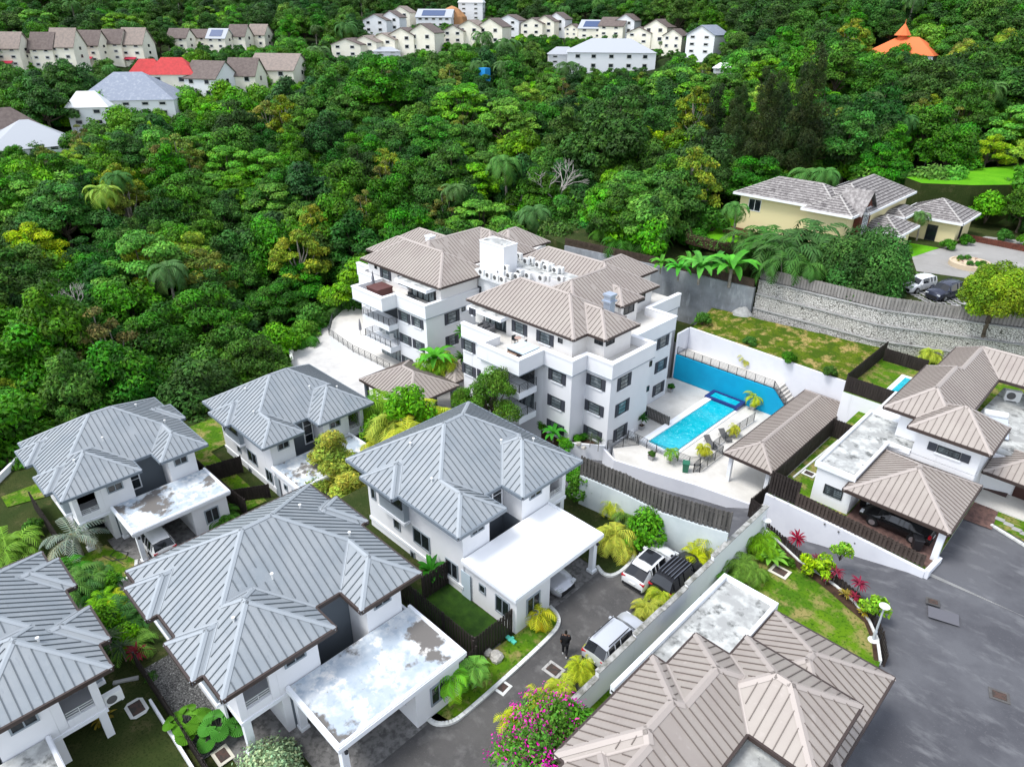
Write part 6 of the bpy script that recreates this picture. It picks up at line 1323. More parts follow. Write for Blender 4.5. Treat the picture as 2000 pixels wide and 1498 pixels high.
def vehicle(name, kind, col, loc, rz, label, roof=None, plate=None, metal=.2, sunroof=False, roofbars=False, hw=.93, scale=1.0):
    t = thing(name, label, 'car', loc, rz); t.scale = (scale,)*3
    paint = mat(name+'_paint_'+label.split()[0], col, .25, .5, metal=metal); S = PROF[kind]; body = MB(); gl = MB(); rows = []
    for x, zt, r, f in S:
        w_ = hw*f; zb_ = .98 if r else min(.98, zt-.10); rw = w_*.70 if r else w_*.86
        if not r and zt < .7: zb_ = zt-.06
        if x in (S[0][0], S[-1][0]): w_ *= .80
        elif x in (S[1][0], S[-2][0]): w_ *= .94
        if x == S[-3][0]: w_ *= .99
        rw = w_*.72 if r else w_*.84
        rows.append([(x,0,.22),(x,w_*.86,.22),(x,w_,.42),(x,w_*1.0,.72 if zb_>.75 else (zb_+.42)/2),(x,w_*.95,zb_),(x,rw,zt-(.06 if r else .05)),(x,0,zt+(.03 if r else .04))])
    n = len(rows)
    for i in range(n-1):
        a, b = rows[i], rows[i+1]; ra, rb = S[i][2], S[i+1][2]
        for k in range(6):
            for sg in (1, -1):
                q = [a[k],b[k],b[k+1],a[k+1]]; q = [(p[0],p[1]*sg,p[2]) for p in q]
                glass = (k == 4 and ra and rb) or (k == 5 and ra != rb) or (k == 4 and ra != rb and False)
                (gl if glass else body).quad(*(q if sg < 0 else q[::-1]))
    body.poly([(p[0],p[1],p[2]) for p in rows[0]]+[(p[0],-p[1],p[2]) for p in rows[0][::-1]]); body.poly([(p[0],p[1],p[2]) for p in rows[-1]]+[(p[0],-p[1],p[2]) for p in rows[-1][::-1]])
    bo = body.build('body', paint, t, local=True); 
    import bmesh
    bm = bmesh.new(); bm.from_mesh(bo.data); bmesh.ops.remove_doubles(bm, verts=bm.verts, dist=.0005); bmesh.ops.recalc_face_normals(bm, faces=bm.faces)
    for f in bm.faces: f.smooth = True
    for e in bm.edges: e.smooth = (not e.is_boundary) and e.calc_face_angle(0) < .62
    bm.to_mesh(bo.data); bm.free()
    gl.build('windows', CGL, t, local=True)
    # pillars on the side glass
    pm = MB(); rs = [i for i in range(n) if S[i][2]]
    for sg in (1, -1):
        for x in (S[rs[0]][0]+.05, (S[rs[0]][0]+S[rs[-1]][0])/2, S[rs[-1]][0]-.02, (S[rs[0]][0]*.72+S[rs[-1]][0]*.28)):
            pm.bar((x,sg*hw*.985,.97),(x,sg*hw*.76,1.02+max(S[i][1] for i in rs)-1.07), .07, .03, up=(0,sg,0))
    pm.build('pillars', paint if kind != 'suv' or metal < .5 else TRIM, t, local=True)
    ax = 1.38 if kind != 'wagon' else 1.28; R = .35
    tr = MB(); 
    for x in (-ax, ax):
        for sg in (1, -1):
            tr.lathe((0,0,0), [(R+.07,-.03),(R+.07,.0)], 16); tr.v[-32:] = [(p[0]+x, sg*(hw*1.0), p[1]+R) if False else (p[0]+x, sg*(hw*.985+p[2]*.3), p[1]+R) for p in tr.v[-32:]]
    tr.build('wheel_arches', TRIM, t, local=True)
    for x in (-ax, ax):
        for sg in (1, -1):
            w_ = MB(); w_.lathe((0,0,0), [(R*.62,-.11),(R,-.10),(R,.10),(R*.62,.11)], 18); w_.xf(Matrix.Translation((x,sg*(hw-.06),R)) @ Matrix.Rotation(math.pi/2,4,'X')); wo = w_.build('wheel', TYRE, t, local=True)
            r_ = MB(); r_.lathe((0,0,0), [(.04,.115),(.05,.13),(.06,.12)], 8)
            for k in range(5): a = k*2*math.pi/5; r_.bar((0,0,.12),(math.cos(a)*R*.6,math.sin(a)*R*.6,.118), .07, .02)
            r_.lathe((0,0,0), [(R*.55,.112),(R*.63,.112),(R*.63,.122),(R*.55,.122)], 18)
            r_.xf(Matrix.Translation((x,sg*(hw-.06),R)) @ Matrix.Rotation(-sg*math.pi/2,4,'X')); r_.build('rim', RIM, wo, local=True)
    xe, xf_ = S[0][0], S[-1][0]
    for sg in (1, -1):
        l = MB(); l.box(xe+.02, xe+.2, sg*hw*.58, sg*hw*.915, .82, .98); l.build('tail_lamp', REDL, t, local=True)
        l = MB(); l.box(xf_-.28, xf_-.06, sg*hw*.50, sg*hw*.86, .66, .80); l.build('headlamp', HEADL, t, local=True)
        l = MB(); l.box(.72,.9,sg*hw*.98,sg*(hw+.2),1.0,1.14); l.build('wing_mirror', paint, t, local=True)
    b_ = MB(); b_.box(xe-.03, xe+.05, -.75, .75, .26, .48); b_.build('rear_bumper', TRIM, t, local=True); b_ = MB(); b_.box(xf_-.05, xf_+.02, -.6, .6, .28, .60); b_.build('grille', TRIM, t, local=True)
    b_ = MB(); b_.box(xe-.05, xe-.02, -.24, .24, .62, .74); b_.build('number_plate', plate or PLATE, t, local=True)
    zr = max(s[1] for s in S)
    if sunroof: s_ = MB(); s_.add([(-.95,-.55,zr-.005),(.35,-.55,zr-.005),(.35,.55,zr-.005),(-.95,.55,zr-.005),(-.95,0,zr+.045),(.35,0,zr+.03)], [(0,1,5,4),(4,5,2,3)]); s_.build('sunroof', CGL, t, local=True)
    if roofbars:
        s_ = MB()
        for y in ((-.62,.62) if roofbars == 1 else (-.6,-.36,-.12,.12,.36,.6)): s_.bar((-1.6,y,zr+.05),(.4,y,zr+.05), .05, .05)
        s_.build('roof_rails', TRIM if roofbars == 1 else mat('slate_roof_panel',(.10,.11,.13),.4,.4), t, local=True)
    if kind == 'coupe': s_ = MB(); s_.add([(-1.5,-.62,1.55),(-1.5,.62,1.55),(-1.2,.62,1.60),(-1.2,-.62,1.60)], [(0,1,2,3)]); s_.box(-1.56,-1.35,-.62,.62,1.50,1.54); s_.build('spoiler', paint, t, local=True)
    return t
WP = (.78,.79,.80)
HV = math.pi/2
c_ = P(1272,1100,.8); vehicle('parked_car', 'coupe', WP, (c_.x, c_.y, 0), HV+.03, 'white parked coupe style car with black panoramic roof beside the curved wall', sunroof=True, hw=.97, scale=.93)
c_ = P(1325,1117,.8); vehicle('parked_car', 'suv', (.012,.012,.014), (c_.x, c_.y, 0), HV+.0, 'black parked car with ribbed grey roof between the white car and the diagonal wall', roofbars=2, scale=.94)
c_ = P(1203,1240,.9); vehicle('parked_car', 'suv', (.55,.57,.60), (c_.x, c_.y, 0), HV, 'silver parked car with roof rails nearest to the walking person', roofbars=1, metal=.35, hw=.95, scale=.91)
c_ = P(1093,1130,.5); vehicle('parked_car', 'sedan', (.50,.51,.54), (-22.45, c_.y-.35, .03), 0, 'silver car whose front peeks out from under the pure white carport', metal=.4)
c_ = P(297,1048,-4.9); vehicle('parked_car', 'suv', WP, (-50.1, c_.y, -5.45), math.pi, 'white parked car with yellow number plate under the left rear carport', plate=PLATEY)
a, b = P(1701.8,1019,-.7), P(1781.5,1056,-.7); c_ = (a+b)/2; vehicle('parked_car', 'sedan', (.010,.010,.011), (c_.x, c_.y+.95, -.99), math.pi, 'black saloon car with silver wheels under the taupe carport at right', metal=.1)
a, b = P(1835.5,584.5,5.3), P(1867.7,575.8,5.3); c_ = (a+b)/2; hd = math.atan2((a-b).y,(a-b).x); vehicle('parked_car', 'suv', (.035,.04,.065), (c_.x-.5, c_.y+.5, 5.03), hd, 'dark navy parked car on the paving slabs of the upper forecourt', roofbars=1, hw=.94)
a, b = P(1784.4,570.5,5.3), P(1809,560.5,5.3); c_ = (a+b)/2; vehicle('parked_car', 'wagon', WP, (c_.x-.5, c_.y+.5, 5.03), hd, 'white parked estate car half behind the large dark round tree')
# ------------------------------------------------------------------ the walking person
def person():
    c = P(1103,1277,0); t = thing('person', 'person in black shirt and trousers walking up the asphalt lane, seen from behind', 'person', (c.x,c.y,.01), math.radians(125))
    # skeleton: x = forward, y = left
    J = {'pel':(0,0,.93,.15),'lum':(.01,0,1.08,.135),'chest':(.02,0,1.28,.165),'neckb':(.02,0,1.46,.08),'neck':(.03,0,1.53,.055),
         'hipL':(0,.1,.88,.105),'kneL':(.14,.11,.50,.068),'ankL':(.02,.11,.10,.045),'toeL':(.17,.12,.045,.038),
         'hipR':(0,-.1,.88,.105),'kneR':(-.02,-.11,.49,.068),'ankR':(-.30,-.11,.16,.045),'toeR':(-.20,-.12,.05,.036),
         'shL':(.0,.19,1.43,.07),'elL':(-.12,.25,1.16,.05),'wrL':(-.02,.25,.93,.034),'shR':(.0,-.19,1.43,.07),'elR':(.02,-.26,1.15,.05),'wrR':(.22,-.22,1.02,.034)}
    E_ = [('pel','lum'),('lum','chest'),('chest','neckb'),('neckb','neck'),('pel','hipL'),('hipL','kneL'),('kneL','ankL'),('ankL','toeL'),('pel','hipR'),('hipR','kneR'),('kneR','ankR'),('ankR','toeR'),('neckb','shL'),('shL','elL'),('elL','wrL'),('neckb','shR'),('shR','elR'),('elR','wrR')]
    V_ = list(J.values()); ix = {k: i for i, k in enumerate(J)}; ed = [(ix[a], ix[b]) for a, b in E_]
    vs = [v[:3] for v in V_]; rad = [v[3] for v in V_]
    for sd_, wr, dx in (('L','wrL',(.05,0,-.12)),('R','wrR',(.13,.03,-.02))):
        w0 = Vector(J[wr][:3]); d = Vector(dx).normalized(); k = len(vs); vs.append(tuple(w0+d*.07)); rad.append(.034); ed.append((ix[wr], k)); yy = 1 if sd_ == 'L' else -1
        sidev = d.cross(Vector((0,yy,0))).normalized()
        for f in range(4):
            o = (f-1.5)*.018; L = (.075,.085,.08,.06)[f]; p1 = w0+d*.10+sidev*o; vs.append(tuple(p1)); rad.append(.010); vs.append(tuple(p1+d*L*.55+Vector((0,-yy*.01,0)))); rad.append(.009); vs.append(tuple(p1+d*L+Vector((0,-yy*.03,0)))); rad.append(.008); n = len(vs); ed += [(k,n-3),(n-3,n-2),(n-2,n-1)]
        p1 = w0+d*.05+sidev*.035; vs.append(tuple(p1)); rad.append(.011); vs.append(tuple(p1+d*.05+sidev*.02)); rad.append(.009); n = len(vs); ed += [(k,n-2),(n-2,n-1)]
    def skin(nm, vs, ed, rad, m, root=0):
        me = bpy.data.meshes.new(nm); me.from_pydata(vs, ed, []); o = bpy.data.objects.new(nm, me); COL.objects.link(o); o.parent = t; o.modifiers.new('s','SKIN'); me.materials.append(m)
        for i, r in enumerate(rad): me.skin_vertices[0].data[i].radius = (r, r)
        me.skin_vertices[0].data[root].use_root = True; s = o.modifiers.new('ss','SUBSURF'); s.levels = 1; s.render_levels = 2; return o
    SK = mat('brown_skin', (.16,.085,.055), .55, .3)
    bo = skin('body', vs, ed, rad, SK)
    hm = MB(); hm.lathe((0,0,0), [(.01,-.13),(.05,-.12),(.068,-.07),(.078,0),(.075,.06),(.05,.11),(.01,.125)], 14); hm.v = [(v[0]*1.15+.035, v[1]*.95, v[2]+1.655) for v in hm.v]
    hm.box(.115,.145,-.012,.012,1.62,1.66); hm.box(.11,.122,.025,.045,1.665,1.675); hm.box(.11,.122,-.045,-.025,1.665,1.675); hm.box(.105,.118,-.025,.025,1.59,1.6); hm.box(.02,.045,.07,.085,1.63,1.68); hm.box(.02,.045,-.085,-.07,1.63,1.68)
    hm.build('head', SK, t, local=True, smooth=True)
    hr = MB(); hr.lathe((0,0,0), [(.083,-.02),(.088,.03),(.082,.08),(.055,.125),(.01,.14)], 14); hr.v = [(v[0]*1.15+.02, v[1]*.97, v[2]+1.665) for v in hr.v]; hr.build('hair', mat('black_hair',(.01,.009,.008),.8,.2), t, local=True, smooth=True)
    K = mat('black_cloth', (.012,.012,.014), .9, .15)
    sh = ['pel','lum','chest','neckb','shL','elL','shR','elR']; P_ = [J[k] for k in sh]; m_ = {k:i for i,k in enumerate(sh)}
    skin('shirt', [tuple(Vector(p[:3])+(Vector((0,0,-.02)) if i in (5,7) else Vector((0,0,0)))*0) for i, p in enumerate(P_)], [(m_[a],m_[b]) for a,b in E_ if a in m_ and b in m_], [p[3]*1.24+.018 for p in P_], K)
    tr_ = ['pel','hipL','kneL','ankL','hipR','kneR','ankR']; P_ = [J[k] for k in tr_]; m_ = {k:i for i,k in enumerate(tr_)}
    skin('trousers', [tuple(p[:3]) for p in P_], [(m_[a],m_[b]) for a,b in E_ if a in m_ and b in m_], [p[3]*1.12+.014 for p in P_], K)
    for s_ in ('L','R'): f = MB(); a, b = Vector(J['ank'+s_][:3]), Vector(J['toe'+s_][:3]); d = (b-a); d.z = 0; d.normalize(); base = a-d*.06; f.tube([base+Vector((0,0,-.05)), a+Vector((0,0,-.055))+d*.05, b+d*.05+Vector((0,0,-.01))], .05, 8, r2=.035); f.build('shoe', mat('white_shoe',(.5,.5,.5),.7,.2) if s_=='L' else bpy.data.materials['white_shoe'], t, local=True)
person()
# ------------------------------------------------------------------ street furniture and household things
def lamp_post(x, y, z, h, label):
    t = thing('lamp_post', label, 'street lamp', (x,y,z)); m = mat('pale_grey_post',(.45,.48,.52),.5,.4)
    b = MB(); b.tube([(0,0,0),(0,0,h*.28)], .10, 12, r2=.09); b.tube([(0,0,h*.28),(0,0,h)], .065, 10, r2=.05); b.build('pole', m, t, local=True)
    b = MB(); b.lathe((0,0,0), [(.30,0),(.30,.04),(.16,.12),(.12,.12)], 14); b.build('base', ACW, t, local=True)
    b = MB(); b.lathe((0,0,h), [(.08,-.05),(.30,.0),(.30,.03),(.16,.10),(.03,.13)], 16); b.build('lamp_shade', ACW, t, local=True); return t
lp = P(1705,1250,-1); lamp_post(lp.x, lp.y, -1, 2.75, 'grey lamp post with flat white disc shade by the curved garden fence')
lp = P(1488,1060,-1); lamp_post(lp.x, lp.y, -1, 2.0, 'small white lamp at the tip of the diagonal boundary wall')
for x, y, lb in ((1755,500,'short white globe garden lamp among the palms'),(1980,335,'white lamp standing on the bright upper lawn')):
    q_ = P(x, y, 5 if x < 1900 else 9); lamp_post(q_.x, q_.y, q_.z, 2.4, lb)
def wheelie(x, y, z, rz, col, label):
    t = thing('wheelie_bin', label, 'bin', (x,y,z), rz); m = mat('bin_plastic_'+label.split()[0], col, .5, .4)
    b = MB(); a, c = .24, .30; b.add([(-a,-a,.06),(a,-a,.06),(a,a,.06),(-a,a,.06),(-c,-c,.95),(c,-c,.95),(c,c,.95),(-c,c,.95)], [(3,2,1,0),(4,5,6,7),(0,1,5,4),(1,2,6,5),(2,3,7,6),(3,0,4,7)]); b.build('body', m, t, local=True)
    b = MB(); b.add([(-c-.03,-c-.03,.955),(c+.03,-c-.03,.955),(c+.03,c+.05,1.0),(-c-.03,c+.05,1.0),(-c,-c,1.02),(c,-c,1.02),(c,c,1.08),(-c,c,1.08)], [(0,1,5,4),(1,2,6,5),(2,3,7,6),(3,0,4,7),(4,5,6,7)]); b.build('lid', m, t, local=True)
    b = MB(); 
    for s_ in (-.22,.22): b.lathe((0,0,0), [(.1,-.03),(.1,.03)], 12); b.v[-24:] = [(v[2]+s_, .26+v[0], .1+v[1]) for v in b.v[-24:]]
    b.build('wheels', TYRE, t, local=True); return t
q_ = P(812,1397,.03); wheelie(q_.x, q_.y, .03, .2, (.01,.06,.30), 'blue wheeled bin beside the wall of the front villa carport')
q_ = P(1338,921,-5.4); wheelie(q_.x, q_.y, -5.4, .5, (.02,.14,.08), 'dark green wheeled bin on the pool deck by the railing')
q_ = P(1801,1082,-1); wheelie(q_.x-.5, q_.y+.2, -1, .5, (.015,.015,.018), 'black bin with a pink sticker behind the white carport column')
q_ = P(1680,995,-1); wheelie(q_.x, q_.y+.6, -1, .2, (.02,.02,.02), 'black covered bin in front of the black car')
def manhole(x, y, z, rz, s, rim, label, octo=False):
    if 'rectangular' in label:
        b = MB(); b.box(-s,s,-s*.62,s*.62,0,.012); o = b.build('access_cover', rim); o.location = (x,y,z); o.rotation_euler = (0,0,rz); return tag(o, label, 'access cover')
    t = thing('manhole', label, 'manhole cover', (x,y,z), rz); b = MB()
    b.box(-s,s,-s*.8,s*.8,0,.03) if not octo else b.prism([(-s,-s*.4),(-s*.7,-s*.75),(s*.7,-s*.75),(s,-s*.4),(s,s*.4),(s*.7,s*.75),(-s*.7,s*.75),(-s,s*.4)],0,.03)
    b.build('surround', rim, t, local=True); b = MB(); k = s*.68; b.box(-k,k,-k*.72,k*.72,.03,.05); 
    for i in range(5): b.box(-k,k,-k*.6+i*k*.3-.02,-k*.6+i*k*.3+.02,.05,.06)
    b.build('cover', mat('rusty_iron_cover',(.09,.055,.045),.8,.3,noise_=(5,(.05,.045,.04),.4,.6,5)), t, local=True)
RIMW = mat('pale_manhole_rim', (.42,.41,.39), .9, .2, noise_=(4,(.20,.20,.19),.5,.7,6)); RIMC = mat('cream_manhole_rim', (.62,.59,.50), .9, .2)
for x, y, z, rz, s, rm, lb, oc in ((1081,1308,.004,.05,.52,RIMW,'manhole with wide pale rim in the middle of the lane',0),(978,1340,.004,.1,.5,KERB,'reddish manhole with white rim against the lane kerb',0),(1523,1116,-.95,0,.62,RIMC,'large cream framed manhole in the curved garden',0),
    (435,1475,.04,0,.5,RIMC,'dark manhole with thin pale rim beneath the fan palms',0),(267,1383,.03,0,.62,KERB,'manhole with octagonal white rim on the brown lawn',1),(133,1062,-5.42,0,.5,KERB,'manhole with white rim on the shaded lawn of the rear villa',1),(508,962,-5.40,0,.45,KERB,'manhole with white rim in the grass between dark fences',0),(1580,925,-.97,0,.5,KERB,'manhole with white rim in the narrow garden strip',0),
    (1822,1175,-1.17,.3,.4,ASPH,'small brown access cover in the right hand road',0),(1843,1202,-1.17,.3,.85,mat('grey_patch',(.12,.12,.135),.9,.2),'large grey rectangular cover in the right hand road',0),(1952,1358,-1.17,.3,.5,ASPH,'square drain grating at the right edge of the road',0)):
    q_ = P(x, y, z); zz = z if not (x > 1800) else max(rz_(q_.x,q_.y)+.005, -1.185); manhole(q_.x, q_.y, zz, rz, s, rm, lb, oc)
def boulder(x, y, z, s, label): b = MB(); b.lathe((0,0,0), [(.2,0),(.5,.02),(.55,.25),(.4,.5),(.05,.6)], 9); b.v = [tuple(Vector(v)*s*(1+.25*noise.noise(Vector(v)*2.5+Vector((x,y,0))))) for v in b.v]; b.xf(Matrix.Translation((x,y,z))); tag(b.build('boulder', mat('pale_boulder',(.48,.46,.42),.9,.2,noise_=(5,(.30,.29,.26),.45,.7,6)) if 'pale_boulder' not in bpy.data.materials else bpy.data.materials['pale_boulder']), label, 'rock')
for x, y, z, s, lb in ((969,1286,.04,.75,'largest pale boulder on the verge by the dark fence corner'),(953,1277,.04,.5,'upright pale stone against the dark fence corner'),(945,1290,.04,.3,'smallest pale stone beside the dark fence corner'),(1130,868,-5.1,.6,'pinkish boulder in the planting bed below the apartment wall'),(1140,876,-5.1,.5,'smaller pale boulder in the planting bed below the apartment wall')): q_ = P(x,y,z); boulder(q_.x,q_.y,z,s,lb)
# hot tubs
def tub(x, y, z, body, lid, label, step=None):
    t = thing('hot_tub', label, 'hot tub', (x,y,z)); b = MB(); b.box(-1.05,1.05,-1.05,1.05,0,.8); b.build('tub_cabinet', body, t, local=True); b = MB(); b.box(-1.1,-.01,-1.1,1.1,.8,.92); b.box(.01,1.1,-1.1,1.1,.8,.92); b.build('cover', lid, t, local=True)
    if step: b = MB(); b.box(-.9,.3,-1.6,-1.12,0,.4); b.box(-.9,.3,-1.36,-1.12,.4,.6); b.build('step', step, t, local=True)
BR = mat('brown_vinyl', (.11,.045,.04), .6, .3)
tub(-64.6,44.0,TER+.012,BR,BR,'brown covered hot tub on the left roof terrace'); tub(-41.4,43.75,TER+.012,mat('dark_cabinet',(.05,.04,.04),.6,.3),mat('pale_blue_cover',(.50,.60,.66),.6,.3),'hot tub with pale blue cover on the front roof terrace',mat('brown_step',(.30,.20,.14),.7,.2))
def chair(x, y, z, rz, m, label, group=None):
    t = thing('patio_chair', label, 'chair', (x,y,z), rz, group); b = MB(); b.box(-.24,.24,-.24,.24,.40,.44); b.build('seat', m, t, local=True); b = MB(); b.box(-.24,.24,.21,.24,.45,.85); b.build('backrest', m, t, local=True)
    for sx in (-.21,.21):
        for sy in (-.21,.21): b = MB(); b.tube([(sx,sy,0),(sx,sy,.4)], .018, 6); b.build('leg', m, t, local=True)
def table(x, y, z, m, label, r=.45, h=.72):
    t = thing('patio_table', label, 'table', (x,y,z)); b = MB(); b.lathe((0,0,h-.03), [(r,0),(r,.03)], 16); b.build('tabletop', m, t, local=True); b = MB(); b.tube([(0,0,0),(0,0,h-.03)], .04, 8); b.lathe((0,0,0), [(r*.6,0),(r*.5,.03)], 12); b.build('leg', m, t, local=True)
DM = RAILM
for i, (x, y, r_) in enumerate(((-60.8,45.2,.3),(-60.2,45.4,1.9),(-59.4,45.0,3.3))): chair(x, y, TER+.012, r_, DM, ('dark metal chair nearest the brown hot tub','dark metal chair in the middle of the left roof terrace','dark metal chair by the sliding doors of the left roof terrace')[i])
table(-60.1,44.9,TER+.012,DM,'small dark table on the left roof terrace'); table(-43.3,45.0,TER+.012,mat('pinkish_wood',(.40,.28,.24),.7,.2),'small round table on the front roof terrace beside the pale blue hot tub',.35,.9)
chair(-43.9,45.2,TER+.012,1.4,DM,'wire chair left of the small round roof terrace table'); chair(-42.7,45.2,TER+.012,-1.4,DM,'wire chair right of the small round roof terrace table')
for x, y, lb in ((-48.6,45.3,'left grey wicker armchair behind the front parapet'),(-47.6,45.3,'right grey wicker armchair behind the front parapet')):
    t = thing('armchair', lb, 'armchair', (x,y,TER+.012)); m_ = mat('grey_wicker',(.16,.16,.165),.8,.2); b = MB(); b.box(-.4,.4,-.4,.4,.05,.42); b.build('seat', m_, t, local=True); b = MB(); b.box(-.4,.4,.3,.42,.43,.85); b.box(-.42,-.3,-.4,.29,.43,.65); b.box(.3,.42,-.4,.29,.43,.65); b.build('backrest', m_, t, local=True)
def parasol(x, y, z, label): t = thing('closed_parasol', label, 'parasol', (x,y,z)); b = MB(); b.tube([(0,0,0),(0,0,2.3)], .03, 6); b.build('pole', DM, t, local=True); b = MB(); b.lathe((0,0,.7), [(.03,0),(.2,.1),(.17,.8),(.06,1.5),(.02,1.65)], 9); b.build('canopy', mat('grey_canvas',(.20,.20,.22),.9,.1), t, local=True)
parasol(-66.1,44.2,TER+.012,'folded grey parasol beside the brown hot tub'); q_ = P(705,655,-5.4); parasol(q_.x,q_.y,-5.4,'folded parasol on the curved lower terrace by the balcony')
for x, y, z, lb in ((-64.5,44,-2.45,'white plastic chair on the lower left balcony'),(-63,44,-2.45,'second white plastic chair on the lower left balcony')): chair(x, y, z, 1, ACW, lb)
# loungers
def lounger(x, y, z, rz, m, label):
    t = thing('sun_lounger', label, 'sun lounger', (x,y,z), rz); b = MB(); b.bar((-.9,0,.32),(.35,0,.32), .62, .05); b.build('seat', m, t, local=True); b = MB(); b.bar((.35,0,.32),(.9,0,.65), .62, .05); b.build('backrest', m, t, local=True)
    for sx in (-.8,.7):
        for sy in (-.27,.27): b = MB(); b.tube([(sx,sy,0),(sx,sy,.3)], .025, 6); b.build('leg', m, t, local=True)
for x, y, r_, m, lb in ((1387,866,2.6,ACD,'grey sun lounger nearer the planter with yellow palm'),(1416,853,2.6,ACD,'grey sun lounger farther along beside the railing'),(1232,848,2.3,ACW,'white sun lounger beside the apartment corner')): q_ = P(x,y,-5.2); lounger(q_.x,q_.y,-5.4,r_,m,lb)
def pot(x, y, z, w_, h, m, label): t = thing('planter_pot', label, 'plant pot', (x,y,z)); b = MB(); k = .75; b.add([(-w_*k,-w_*k,0),(w_*k,-w_*k,0),(w_*k,w_*k,0),(-w_*k,w_*k,0),(-w_,-w_,h),(w_,-w_,h),(w_,w_,h),(-w_,w_,h)], [(3,2,1,0),(0,1,5,4),(1,2,6,5),(2,3,7,6),(3,0,4,7)]); b.build('pot', m, t, local=True); b = MB(); b.box(-w_*.9,w_*.9,-w_*.9,w_*.9,h-.08,h-.03); b.build('soil', EARTH, t, local=True)
POTC = mat('grey_concrete_pot', (.34,.34,.34), .9, .2)
for x, y, z, kind, s, lp_, ll in ((1272,897,-5.4,'bush',.35,'grey tapered pot left on the outer pool deck','low plant in the left pot of the outer deck'),(1372,893,-5.4,'areca',.62,'grey tapered pot with yellow palm beside the step','yellow green palm in the pot beside the step'),(1470,800,-5.4,'spindle',1.15,'round pale pot near the spa corner','dark palm in the pot near the spa corner'),
    (1457,716,-2.4,'areca',.6,'white pot on the upper terrace behind the turquoise wall','yellow palm on the upper terrace behind the turquoise wall'),(1432,853,-5.4,'areca',.5,'grey pot between the two grey sun loungers','yellow palm between the two grey sun loungers'),(1252,838,-5.4,'darkbroad',.9,'pale pot at the foot of the apartment corner','leafy plant in the pot at the apartment corner'),(1309,765,-5.4,'bush',.4,'long grey trough by the narrow end of the turquoise wall','low plant in the trough by the turquoise wall'),(206,1424,-.76,'croton',1.0,'small pot on the porch of the left villa','yellow and red croton on the porch of the left villa')):
    q_ = P(x, y, z); pot(q_.x, q_.y, z, .28, .5, POTC, lp_); put(kind, q_.x, q_.y, z+.42, s, ll, 'potted plant')
q_ = P(1308,905,-5.4); put('manila', q_.x, q_.y, -5.4, .6, 'small palm just outside the pool railing', 'palm tree')
fence([XY(1257,812,-5.4), XY(1305,836,-5.4)], -5.4, -4.1, WOODG, 'short weathered wooden gate beside the pool rim', bw=.12)
# swing seat
q_ = P(155,1425,-.76); t = thing('swing_seat', 'blue covered swing seat on the shaded porch of the left villa', 'seat', (q_.x,q_.y,-.76), math.radians(90)); BL = mat('navy_fabric',(.01,.03,.13),.8,.2)
b = MB(); b.box(-.95,.95,-.3,.3,.35,.5); b.build('seat', BL, t, local=True); b = MB(); b.add([(-1,.2,.5),(1,.2,.5),(1,.45,1.2),(-1,.45,1.2),(-1,.3,.5),(1,.3,.5),(1,.55,1.2),(-1,.55,1.2)], [(0,1,2,3),(7,6,5,4),(3,2,6,7),(0,3,7,4),(1,5,6,2)]); b.build('backrest', BL, t, local=True)
b = MB(); [b.tube([(s_,-.4,0),(s_,0,1.5),(s_,.6,0)], .03, 6) for s_ in (-1.05,1.05)]; b.build('frame', DM, t, local=True)
# washing line behind the boundary wall
t = thing('washing_line', 'washing line with lilac cloths hung between wall and house', 'washing line', (-13.7,29,-1)); b = MB(); b.tube([(-13.8,24.5,-1),(-13.8,24.5,.9)], .04, 6); b.tube([(-13.8,30.6,-1),(-13.8,30.6,.9)], .04, 6); b.tube([(-13.8,24.5,.8),(-13.8,30.6,.8)], .012, 4); b.build('line', DM, t)
CL = mat('lilac_cloth',(.30,.33,.68),.9,.1,noise_=(6,(.42,.45,.75),.4,.6,2))
for i in range(5): b = MB(); y0 = 27.2+i*.62; b.add([(-13.8,y0,.78),(-13.8,y0+.5,.78),(-13.74,y0+.47,.0),(-13.84,y0+.03,-.05),(-13.79,y0,.78),(-13.79,y0+.5,.78),(-13.73,y0+.47,.0),(-13.83,y0+.03,-.05)], [(0,1,2,3),(7,6,5,4),(2,1,5,6),(3,2,6,7)]); b.build('cloth', CL, t)
for x, y, col, lb in ((1228,1285,(.0,.25,.55),'bright blue plastic crate beside the flat roof edge'),(1300,1245,(.60,.45,.03),'yellow plastic can behind the boundary wall'),(1240,1300,(.02,.22,.10),'green plastic tub behind the boundary wall')):
    q_ = P(x,y,-.4); b = MB(); b.box(-.35,.35,-.25,.25,0,.5); b.box(-.3,.3,-.2,.2,.5,.55); o = b.build('plastic_crate', mat('plastic_'+lb.split()[0]+lb.split()[1], col, .5, .4)); o.location = (-13.4, q_.y, -.99); tag(o, lb, 'crate')
q_ = P(998,1250,.05); b = MB(); b.box(-.35,.35,-.12,.12,0,.1); b.box(-.08,.08,-.2,.2,.1,.14); o = b.build('valve_box', mat('turquoise_plastic',(.10,.55,.42),.5,.3)); o.location = q_; tag(o, 'small turquoise plastic box on the verge by the villa corner', 'utility box')
cv = [(240,1100),(215,1085),(225,1075),(250,1078),(245,1090),(220,1095),(200,1085)]; b = MB(); b.tube([P(x,y,-5.40) for x,y in cv], .03, 5); tag(b.build('garden_hose', TRIM), 'dark garden hose coiled on the lawn of the rear villa', 'hose')
q_ = P(373,1020,-5.4); t = thing('barbecue', 'black covered barbecue at the back of the left rear carport', 'barbecue', (-52.8,13.2,-5.45)); b = MB(); b.box(-.25,.25,-.5,.5,.35,.8); b.build('cabinet', BLACKM, t, local=True); b = MB(); b.lathe((0,0,.8), [(.4,0),(.35,.2),(.1,.3)], 10); b.build('lid', BLACKM, t, local=True)
